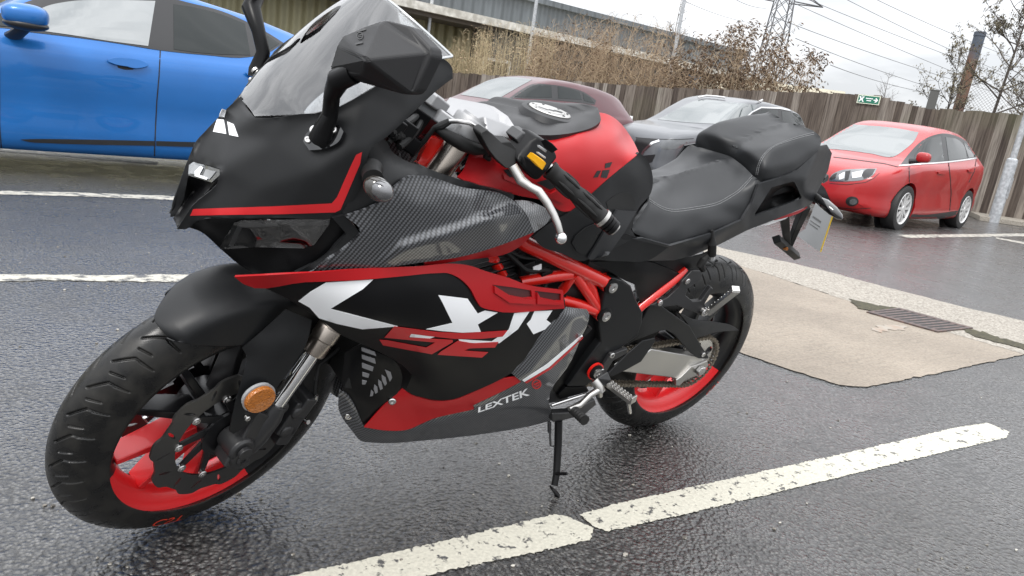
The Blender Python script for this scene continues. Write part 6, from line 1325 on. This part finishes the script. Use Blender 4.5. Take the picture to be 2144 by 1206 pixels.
# chain and sprocket
SY = .088; SR = .088; s0 = np.array([.0, SY, .305]); s1 = np.array([.56, SY, .335]); r1 = .034
mb = MB(); n = 44; V = []
out = [(SR + (.004 if i % 2 else -.004)) * np.array([math.cos(2 * math.pi * i / 88), math.sin(2 * math.pi * i / 88)]) for i in range(88)]
hol = [[(.058 * math.cos(b) + .015 * math.cos(t), .058 * math.sin(b) + .015 * math.sin(t)) for t in np.linspace(0, 6.28, 12, endpoint=False)] for b in np.linspace(0, 6.28, 6)[:-1]]
Vp, T = fill(out, hol, .006); V2, F, _ = shell([(s0[0] + p[0], SY, s0[2] + p[1]) for p in Vp], T, .006, np.array([0, 5, .3])); spk = link('sprocket', mesh(V2, F, True, 30), M['steel'], bike)
def chain():
    d = s1 - s0; D = math.hypot(d[0], d[2]); a0 = math.atan2(d[2], d[0]); be = math.acos((SR - r1) / D); P = []
    t = lambda c, r, a: np.array([c[0] + r * math.cos(a), SY, c[2] + r * math.sin(a)])
    for a in np.linspace(a0 + be, a0 + 2 * math.pi - be, 60): P.append(t(s0, SR, a))
    for a in np.linspace(a0 - be, a0 + be, 20): P.append(t(s1, r1, a))
    P.append(P[0]); P = np.array(P); sL = np.concatenate([[0], np.cumsum(np.linalg.norm(np.diff(P, axis=0), axis=1))]); nl = 96; pit = sL[-1] / nl; mb = MB()
    pos = lambda x: np.array([np.interp(x % sL[-1], sL, P[:, j]) for j in range(3)])
    for i in range(nl):
        A, B = pos(i * pit), pos((i + 1) * pit); u = (B - A) / np.linalg.norm(B - A); w_ = np.array([-u[2], 0, u[0]]); off = .008 if i % 2 else .0055
        for sg in (1, -1):
            y = np.array([0, sg * off, 0]); q = []
            for cc, dr in ((A, -1), (B, 1)):
                for tt in np.linspace(-90, 90, 5): q.append(cc + y + dr * u * math.cos(R(tt)) * .0072 + w_ * math.sin(R(tt)) * .0072 * (1 if dr < 0 else 1) * (-dr))
            mid = (A + B) / 2
            mb.prism([q[4], q[3], q[2], q[1], q[0], mid + y + w_ * .0048, q[9], q[8], q[7], q[6], q[5], mid + y - w_ * .0048], (0, .0018 * sg, 0))
        mb.tube([A - (0, .0085, 0), A + (0, .0108, 0)], .0042, 8)
    o = mb.build('drive_chain', M['chain_steel'], bike, smooth=False); return o
chain()
# pillion peg and bracket
plate('peg_bracket', M['dark_metal'], 6, [(690, 402, .138), (800, 355, .14), (868, 290, .142), (884, 258, .143), (948, 190, .14), (1012, 192, .136), (1002, 245, .138), (918, 302, .144), (908, 342, .15), (950, 376, .155), (1000, 372, .16), (1060, 288, .16), (1074, 300, .162), (1022, 392, .165), (1052, 432, .167), (1030, 472, .165), (960, 442, .16), (852, 402, .15), (765, 412, .142)], .014, bike, bevel=.003)
def peg(name, A, B, w0, hgt, m, teeth, up):
    A, B = np.array(A), np.array(B); d = (B - A); L_ = np.linalg.norm(d); d /= L_; up = np.array(up, float); up -= d * (up @ d); up /= np.linalg.norm(up); e = np.cross(d, up); mb = MB()
    RM = np.stack([d, e, up], 1)
    mb.box((A + B) / 2, (L_, w0, hgt), RM); mb.box(B + up * hgt * .5, (.006, w0, hgt * 1.6), RM)
    n = teeth
    for i in range(n):
        for sg in (-1, 0, 1): mb.box(A + d * L_ * (i + .5) / n + up * (hgt / 2 + .0015) + e * sg * w0 * .33, (L_ / n * .55, w0 * .22, .004), RM)
    return mb.build(name, m, bike, smooth=False, bevel=.0015)
peg('passenger_footpeg', q6(1030, 452, .165), q6(1208, 312, .25), .022, .010, M['alloy'], 9, (.2, .2, 1))
mb = MB(); bolt(mb, q6(1018, 440, .17), (0, 1, 0), .013, .006); mb.build('peg_pivot', M['steel'], bike)
peg('footpeg', q6(445, 872, .185), q6(588, 978, .265), .021, .013, M['alloy'], 8, (.25, -.2, 1))
mb = MB(); mb.tube([q6(562, 985, .255), q6(572, 1045, .255)], .005, 8); mb.build('peg_feeler', M['steel'], bike)
plate('peg_mount', M['dark_metal'], 6, [(378, 840, .17), (440, 800, .17), (462, 850, .185), (430, 890, .185), (395, 880, .175)], .025, bike, bevel=.003)
# shift lever
mb = MB(); mb.tube([q6(355, 850, .165), q6(385, 890, .18), q6(395, 915, .185)], [.012, .012, .013], 14); mb.tube([q6(395, 900, .183), q6(330, 940, .186), q6(270, 1000, .19), q6(205, 1022, .19)], [.010, .008, .008, .006], 12); mb.tube([q6(390, 905, .185), q6(392, 945, .186)], [.009, .007], 10); sl = mb.build('shift_lever', M['alloy'], bike)
mb = MB(); A, B = q6(228, 1025, .19), q6(300, 1092, .245); pr = []
for i in range(13): pr.append(A + (B - A) * i / 12)
mb.tube(pr, [.011 if i % 2 else .0135 for i in range(13)], 14); mb.build('toe_peg', M['rubber'], sl)
mb = MB(); mb.tube([q6(98, 1002, .16), q6(312, 932, .165)], .0042, 10); mb.build('shift_rod', M['steel'], sl)
# side stand
plate('stand_bracket', M['dark_metal'], 6, [(104, 1050, .15), (210, 1045, .16), (340, 975, .15), (362, 968, .148), (370, 1000, .148), (300, 1060, .165), (150, 1100, .16), (105, 1105, .155)], .022, bike, bevel=.004)
mb = MB(); st = [atk(3, 1228, 790, .155), atk(3, 1226, 900, .178), atk(3, 1218, 1050, .222), atk(3, 1208, 1105, .236)]; mb.tube(st, [.0105, .0105, .0095, .009], 12)
ft = atk(3, 1215, 1140, .246); mb.tube([atk(3, 1192, 1116, .242), ft, atk(3, 1238, 1164, .246)], [.008, .013, .010], 10, flat=.4); sst = mb.build('side_stand', M['satin_black'], bike)
mb = MB(); mb.tube([atk(3, 1215, 1048, .224), atk(3, 1270, 1048, .25)], .0042, 8); mb.build('stand_tab', M['satin_black'], sst)
mb = MB(); mb.tube([atk(3, 1183, 800, .15), atk(3, 1190, 912, .175), atk(3, 1212, 916, .18)], .003, 8)
for i in range(12): mb.lathe(atk(3, 1183, 800 + i * 4.2, .15 + i * .0008), (0, .2, 1), [(.003, 0), (.006, .001), (.003, .002)], 8)
mb.build('stand_spring', M['dark_metal'], sst)
mb = MB(); mb.tube([atk(3, 1345, 370, .15), atk(3, 1380, 335, .155)], .008, 10); mb.build('fairing_peg', M['rubber'], bike)
# ---- front signal
mb = MB(); A, B = atk(4, 275, 505, .205), atk(4, 290, 560, .235); mb.tube([A, A * .6 + B * .4, B], [.021, .016, .017], 16); sg_ = mb.build('front_indicator', M['rubber'], bike)
mb = MB(); A, B = atk(4, 250, 570, .235), atk(4, 385, 665, .262); mid = (A + B) / 2; d = (B - A) / np.linalg.norm(B - A); e = np.cross(d, (0, 1, 0)); e /= np.linalg.norm(e); RM = np.stack([d, np.cross(e, d), e], 1)
mb.ball(mid, (np.linalg.norm(B - A) / 2 * 1.15, .017, .019), 14, RM); mb.build('indicator_body', M['lens_dark'], sg_)
mb = MB(); mb.ball(mid - e * .002 + d * .004 + (0, .006, 0), (np.linalg.norm(B - A) / 2 * .95, .0175, .0165), 14, RM); mb.build('indicator_lens', M['signal_lens'], sg_)
# ---- windscreen
def windscreen():
    'bubble lofted between its centre line and its edge'
    ctr = np.array([at(*pix(1, u, v), 0) for u, v in ((357, 446), (440, 350), (540, 252), (650, 150), (765, 47), (880, -48))])
    edg = np.array([atk(1, u, v, y) for u, v, y in ((388, 489, .047), (560, 481, .112), (700, 466, .147), (880, 374, .168), (1060, 274, .170), (1221, 237, .158))])
    def spl(P, t):
        n = len(P) - 1; i = min(n - 1, int(t * n)); f = t * n - i; a, b, c, d_ = P[max(i - 1, 0)], P[i], P[i + 1], P[min(i + 2, n)]
        return .5 * (2 * b + (c - a) * f + (2 * a - 5 * b + 4 * c - d_) * f * f + (3 * b - a - 3 * c + d_) * f ** 3)
    V = []; nt_, ns = 48, 41
    for t in np.linspace(0, 1, nt_):
        C, E = spl(ctr, t), spl(edg, t)
        for s in np.linspace(-1, 1, ns):
            q = abs(s) ** 2.2; V.append((C[0] + (E[0] - C[0]) * q, s * E[1], C[2] + (E[2] - C[2]) * q))
    T = []
    for i in range(nt_ - 1):
        for j in range(ns - 1): b = i * ns + j; T += [(b, b + 1, b + ns + 1), (b, b + ns + 1, b + ns)]
    V2, F, base = shell(V, T, .0025, OB); SURF['screen'] = BVHTree.FromPolygons([tuple(v) for v in base[0]], [tuple(t) for t in base[1].tolist()])
    o = link('windscreen', mesh(V2, F, True, 60), M['screen'], bike)
    mb = MB(); P = [np.array(V[(nt_ - 1) * ns + j]) for j in range(ns)]; mb.tube(P, .0022, 6); mb.tube([np.array(V[i * ns + ns - 1]) for i in range(nt_ - 12, nt_)], .0022, 6); mb.build('screen_edge', M['screen_edge'], o); return o
M['screen_edge'] = mat('screen_edge', (.5, .52, .53), .1)
windscreen()
for (u, v) in ((1118, 265), (700, 478)): mb = MB(); bolt(mb, atk(1, u, v, .175), (.3, 1, .4), .006, .004); mb.build('screen_bolt', M['steel'], bike)
# ---- mirrors
def mirror_set():
    pad = sticker('mirror_base', M['gloss_black'], 1, [[(606, 602), (618, 572), (655, 545), (715, 531), (756, 533), (773, 560), (758, 598), (690, 634), (632, 640)]], 'nose', .010, .012, bike, 5, rnd=True, bevel=.003)
    for (u, v, r) in ((628, 597, .0055), (735, 552, .0055), (662, 562, .008)):
        mb = MB(); P = project(np.array([pix(1, u, v)]), 'nose', .0112 if r < .007 else .016)[0]; bolt(mb, P, (.45, .75, .5), r, .003); mb.build('base_bolt', M['steel'], pad)
    B0 = project(np.array([pix(1, 690, 575)]), 'nose', .014)[0]
    mb = MB(); C1 = atx(*pix(1, 742, 335), 1.343); mb.tube([B0 - (0, .004, .01), B0, atk(1, 706, 480, B0[1] + .003), atk(1, 714, 400, B0[1] + .018), C1, C1 + (-.012, .02, .018)], [.018, .017, .0125, .0125, .017, .016], 16); stem = mb.build('mirror_stem', M['satin_black'], bike)
    rim = [(735, 190), (760, 150), (850, 112), (918, 90), (942, 84), (1040, 110), (1128, 200), (1133, 235), (1062, 380), (1045, 395), (1012, 398), (720, 314), (703, 290)]
    XO = lambda u: 1.348 - .085 * (u - 720) / 410; rimP = np.array([atx(*pix(1, u, v), XO(u)) for u, v in rim]); cen = rimP.mean(0)
    rid = [(912, 98), (852, 250), (838, 322), (1115, 222)]; RP = [atx(*pix(1, u, v), XO(u) + dx) for (u, v), dx in zip(rid, (.006, .028, .012, .0))]
    # faceted shell: rim, ridge, and the back tray
    V = list(rimP) + RP; nr = len(rim); a, b, c_, e_ = nr, nr + 1, nr + 2, nr + 3
    F = [(0, 1, b), (1, 2, b), (2, 3, a, b), (3, 4, a), (4, 5, e_, a), (5, 6, e_), (6, 7, e_), (7, 8, e_), (a, e_, b), (e_, 8, 9, b), (9, 10, c_, b), (10, 11, c_), (11, 12, c_), (12, 0, b, c_)]
    back = rimP + (np.array([-.022, 0, 0])); back = back * .97 + back.mean(0) * .03; o0 = len(V); V += list(back)
    F += [(i, o0 + i, o0 + (i + 1) % nr, (i + 1) % nr) for i in range(nr)] + [tuple(o0 + i for i in range(nr))]
    bm_ = MB(); bm_.add(V, F); SURF['mirror'] = BVHTree.FromPolygons([tuple(v) for v in V], [tuple(f) for f in F]); h = bm_.build('mirror_housing', M['grain_black'], stem, smooth=False); h.modifiers.new('b', 'BEVEL'); bb = h.modifiers['b']; bb.width = .004; bb.segments = 3; bb.harden_normals = False; bb.limit_method = 'ANGLE'; bb.angle_limit = R(8)
    mb = MB(); g = back * .94 + back.mean(0) * .06 + np.array([-.001, 0, 0]); mb.prism(g, (-.001, 0, 0)); mb.build('mirror_glass', M['chrome'], stem)
    q = other_side(pad, .003); s2 = other_side(stem)
    for ch in list(stem.children): z = other_side(ch, .004 if 'housing' in ch.name else 0); z.parent = s2; z.data.transform(Matrix.Translation((0, 0, .03)))
    for ch in list(pad.children): z = other_side(ch); z.parent = q
    M['emboss'] = mat('emboss', (.035, .035, .036), .55)
    cr_ = lambda r: [(833 + r * math.cos(q), 153 + r * 1.1 * math.sin(q)) for q in np.linspace(0, 6.28, 21)[:-1]]
    sticker('mirror_mark', M['emboss'], 1, [cr_(14), [(818, 134), (858, 122), (859, 128), (819, 140)], [(814, 184), (844, 177), (845, 184), (815, 191)], [(826, 150), (842, 147), (842, 150), (826, 153)], [(826, 157), (842, 154), (842, 157), (826, 160)]], 'mirror', .0012, .0005, stem, 2, holes=[[cr_(11)], [], [], [], []])
    return h
mirror_set()
# ---- cockpit: dash, loom
mb = MB(); mb.box((1.17, 0, .965), (.03, .15, .09), axrot((0, 1, 0), R(-30))); mb.box((1.24, 0, .93), (.12, .20, .03), axrot((0, 1, 0), R(25))); mb.build('dashboard', M['satin_black'], bike, bevel=.006)
rg = random.Random(4)
for i in range(9):
    A = q4(400 + rg.uniform(-20, 60), 330 + rg.uniform(-60, 60), .13); B = q4(560 + rg.uniform(-40, 40), 200 + rg.uniform(-60, 120), .04)
    mb = MB(); md = (A + B) / 2 + np.array([rg.uniform(-.03, .03), rg.uniform(-.02, .03), rg.uniform(-.05, .02)]); ts = np.linspace(0, 1, 10)[:, None]; mb.tube((1 - ts)**2 * A + 2 * ts * (1 - ts) * md + ts**2 * B, rg.uniform(.0035, .007), 8); mb.build('wire', M['rubber'], bike)
for (u, v, y, d) in ((470, 280, .10, (.03, .03, .045)), (520, 200, .04, (.04, .05, .05)), (430, 250, .12, (.025, .02, .03)), (500, 340, .09, (.035, .03, .03))): mb = MB(); mb.box(q4(u, v, y), d, axrot((0, 1, 0), R(-25))); mb.build('relay_box', M['satin_black'], bike, bevel=.003)
# ---- handlebar assembly (turned with the fork)
def S4(u, v, y): return atk(4, u, v, y, 'S')
RMs = axrot((0, 1, 0), R(-25))
mb = MB(); yk = np.array([(.055, -.06), (.05, -.105), (.02, -.128), (-.02, -.126), (-.035, -.095), (-.045, -.04), (-.045, .04), (-.035, .095), (-.02, .126), (.02, .128), (.05, .105), (.055, .06), (.03, .035), (.03, -.035)])
YC = np.array([1.058, 0, .955]); mb.prism([YC + RMs @ np.array([a - .01, b, -.012]) for a, b in yk], RMs @ np.array([0, 0, .026])); mb.box(YC + RMs @ np.array([.02, 0, .018]), (.05, .07, .025), RMs)
yoke = mb.build('top_yoke', M['cast_alloy'], bike, 'S', bevel=.004)
mb = MB(); mb.lathe(YC + RMs @ np.array([-.012, 0, .012]), RMs @ np.array([0, 0, 1.0]), [(.001, 0), (.019, 0), (.019, .012), (.012, .014), (.001, .014)], 6); mb.build('stem_nut', M['steel'], yoke, 'S', bevel=.001)
for sg in (1, -1):
    c = fk(.975, .1 * sg); mb = MB(); mb.lathe(c - FD * .03, FD, [(.0245, 0), (.036, .001), (.037, .004), (.037, .036), (.035, .04), (.027, .04), (.026, .046), (.001, .046)], 36); cl = mb.build('bar_clamp', M['cast_alloy'], bike, 'S')
    mb = MB()
    a, b = c + np.array([-.01, .01 * sg, .0]), np.array([.945, .135 * sg, .965]); mb.tube([a, (a + b) / 2, b], [.034, .030, .022], 4, flat=.75); mb.build('clamp_arm', M['cast_alloy'], cl, 'S', bevel=.006)
plate('riser_casting', M['cast_alloy'], 4, [(782, 190, .05), (832, 124, .03), (1050, 164, .07), (1100, 180, .09), (1142, 244, .12), (1096, 312, .128), (1062, 330, .125), (950, 272, .095), (802, 208, .06)], .04, bike, 'S', .005)
plate('clamp_casting', M['cast_alloy'], 4, [(552, 118, -.05), (600, 70, -.08), (650, 30, -.10), (722, 82, -.085), (728, 128, -.06), (762, 150, -.02), (800, 122, .02), (790, 200, .05), (700, 190, .0), (640, 160, -.03)], .03, bike, 'S', .004)
BD = np.array([-.085, .163, -.075]); BD /= np.linalg.norm(BD)
gi, ge = S4(1350, 500, .235), S4(1660, 785, .338); bd = (ge - gi) / np.linalg.norm(ge - gi)
mb = MB(); mb.tube([S4(1090, 270, .122), S4(1170, 300, .158), gi], .011, 18); bar = mb.build('handlebar', M['alloy'], bike, 'S')
n = 26; mb = MB(); rr = [.0185, .0185, .0165] + [.0165 + .0006 * math.sin(i * 1.3) for i in range(n - 5)] + [.0165, .018]; mb.tube([gi + (ge - gi) * i / (n - 1) for i in range(n)], rr, 24); grip = mb.build('grip', M['rubber'], bike, 'S')
for a_ in np.linspace(0, 2 * np.pi, 7)[:-1]:
    a = np.cross(bd, (0, 0, 1.0)); a /= np.linalg.norm(a); b = np.cross(bd, a); o_ = (math.cos(a_) * a + math.sin(a_) * b) * .0168
    for f0, f1 in ((.18, .48), (.54, .92)): mb = MB(); mb.tube([gi + (ge - gi) * t + o_ for t in np.linspace(f0, f1, 6)], [.001, .003, .0034, .0034, .003, .001], 8); mb.build('grip_rib', M['rubber'], grip, 'S')
mb = MB(); mb.lathe(ge, bd, [(.012, 0), (.0195, .001), (.0195, .009), (.017, .011), (.012, .011)], 28); be_ = mb.build('bar_end', M['alloy'], bike, 'S')
mb = MB(); mb.lathe(ge + bd * .011, bd, [(.012, 0), (.018, 0), (.018, .006), (.0155, .0075), (.0175, .009), (.0175, .015), (.0155, .0165), (.017, .018), (.0165, .026), (.012, .026)], 28); mb.build('end_weight', M['satin_black'], be_, 'S')
mb = MB(); mb.lathe(ge + bd * .037, bd, [(.001, 0), (.0145, 0), (.013, .004), (.001, .005)], 24); mb.build('end_cap', M['alloy'], be_, 'S')
swb = plate('switch_box', M['satin_black'], 4, [(1165, 462, 0.214), (1178, 415, 0.207), (1240, 335, 0.200), (1290, 310, 0.205), (1335, 332, 0.214), (1395, 395, 0.237), (1398, 440, 0.245), (1350, 505, 0.247), (1300, 560, 0.242), (1268, 575, 0.237), (1210, 520, 0.222)], .042, bike, 'S', .006)
def button(name, pts, m, dy): plate(name, m, 4, [(u, v, .048 + dy + .158 + (u - 1240) * .0003 + max(0, v - 340) * .0001) for u, v in pts], .02, swb, 'S', .002)
button('horn_button', [(1256, 452), (1284, 424), (1338, 464), (1312, 510)], M['yellow'], .016); button('signal_switch', [(1342, 362), (1372, 346), (1406, 384), (1368, 408)], M['satin_black'], .018)
button('switch_mark', [(1322, 384), (1338, 386), (1335, 402), (1322, 400)], M['lens_grey'], .0122); button('switch_mark', [(1316, 424), (1334, 428), (1330, 440), (1314, 436)], M['lens_grey'], .0122)
plate('perch_clamp', M['dark_metal'], 4, [(1148, 320, 0.180), (1190, 280, 0.176), (1225, 282, 0.178), (1246, 300, 0.182), (1236, 330, 0.186), (1240, 345, 0.187), (1205, 372, 0.190), (1170, 356, 0.186)], .03, bike, 'S', .005)
lp = plate('lever_perch', M['rubber'], 4, [(940, 300, 0.172), (945, 282, 0.170), (976, 264, 0.168), (1012, 290, 0.170), (1062, 336, 0.177), (1120, 334, 0.183), (1162, 388, 0.193), (1150, 468, 0.208), (1116, 500, 0.212), (1085, 494, 0.210), (1030, 442, 0.198), (985, 384, 0.185)], .024, bike, 'S', .006)
mb = MB(); mb.tube([S4(1128, 480, 0.218), S4(1180, 568, 0.242), S4(1235, 606, 0.260), S4(1285, 632, 0.273), S4(1335, 700, 0.294), S4(1375, 770, 0.312), S4(1400, 830, 0.328), S4(1415, 880, 0.338)], [.011, .0115, .009, .010, .0095, .009, .0085, .0075], 14, flat=.8); lv = mb.build('clutch_lever', M['alloy'], bike, 'S')
mb = MB(); mb.ball(S4(1420, 914, 0.344), .0115, 12); mb.build('lever_ball', M['chrome'], lv, 'S')
mb = MB(); mb.tube([S4(744, 214, .10), S4(800, 212, .115), S4(868, 222, .128), S4(910, 248, .135), S4(945, 285, .14)], .0042, 10); cb = mb.build('clutch_cable', M['steel'], bike, 'S')
mb = MB(); mb.tube([S4(750, 212, .10), S4(700, 240, .095), S4(660, 250, .09), S4(600, 330, .08), S4(520, 420, .07)], [.006, .008, .0045, .0045, .0045], 10); mb.build('cable_sleeve', M['rubber'], cb, 'S')
mb = MB(); mb.tube([S4(660, 250, .085), S4(740, 300, .11), S4(830, 350, .13), S4(910, 380, .14), S4(965, 388, .145), S4(1010, 410, .15)], [.005, .011, .013, .012, .008, .006], 12); mb.build('wire_loom', M['rubber'], bike, 'S')
mb = MB(); mb.tube([S4(955, 365, .148), S4(975, 395, .15), S4(965, 425, .15), S4(990, 440, .152)], .005, 8); mb.build('wire_clip', M['rubber'], bike, 'S')
# right-hand grip, lever and perch
for nm, mm_, pts, r_ in (('handlebar', 'alloy', [(.95, -.13, .965), (.78, -.33, .867)], .011), ('grip', 'rubber', [(.86, -.21, .917), (.80, -.305, .88)], .017), ('brake_lever', 'alloy', [(.98, -.16, .945), (.93, -.24, .91), (.93, -.32, .85)], .008)):
    mb = MB(); mb.tube(pts, r_, 14); mb.build(nm, M[mm_], bike, 'S')
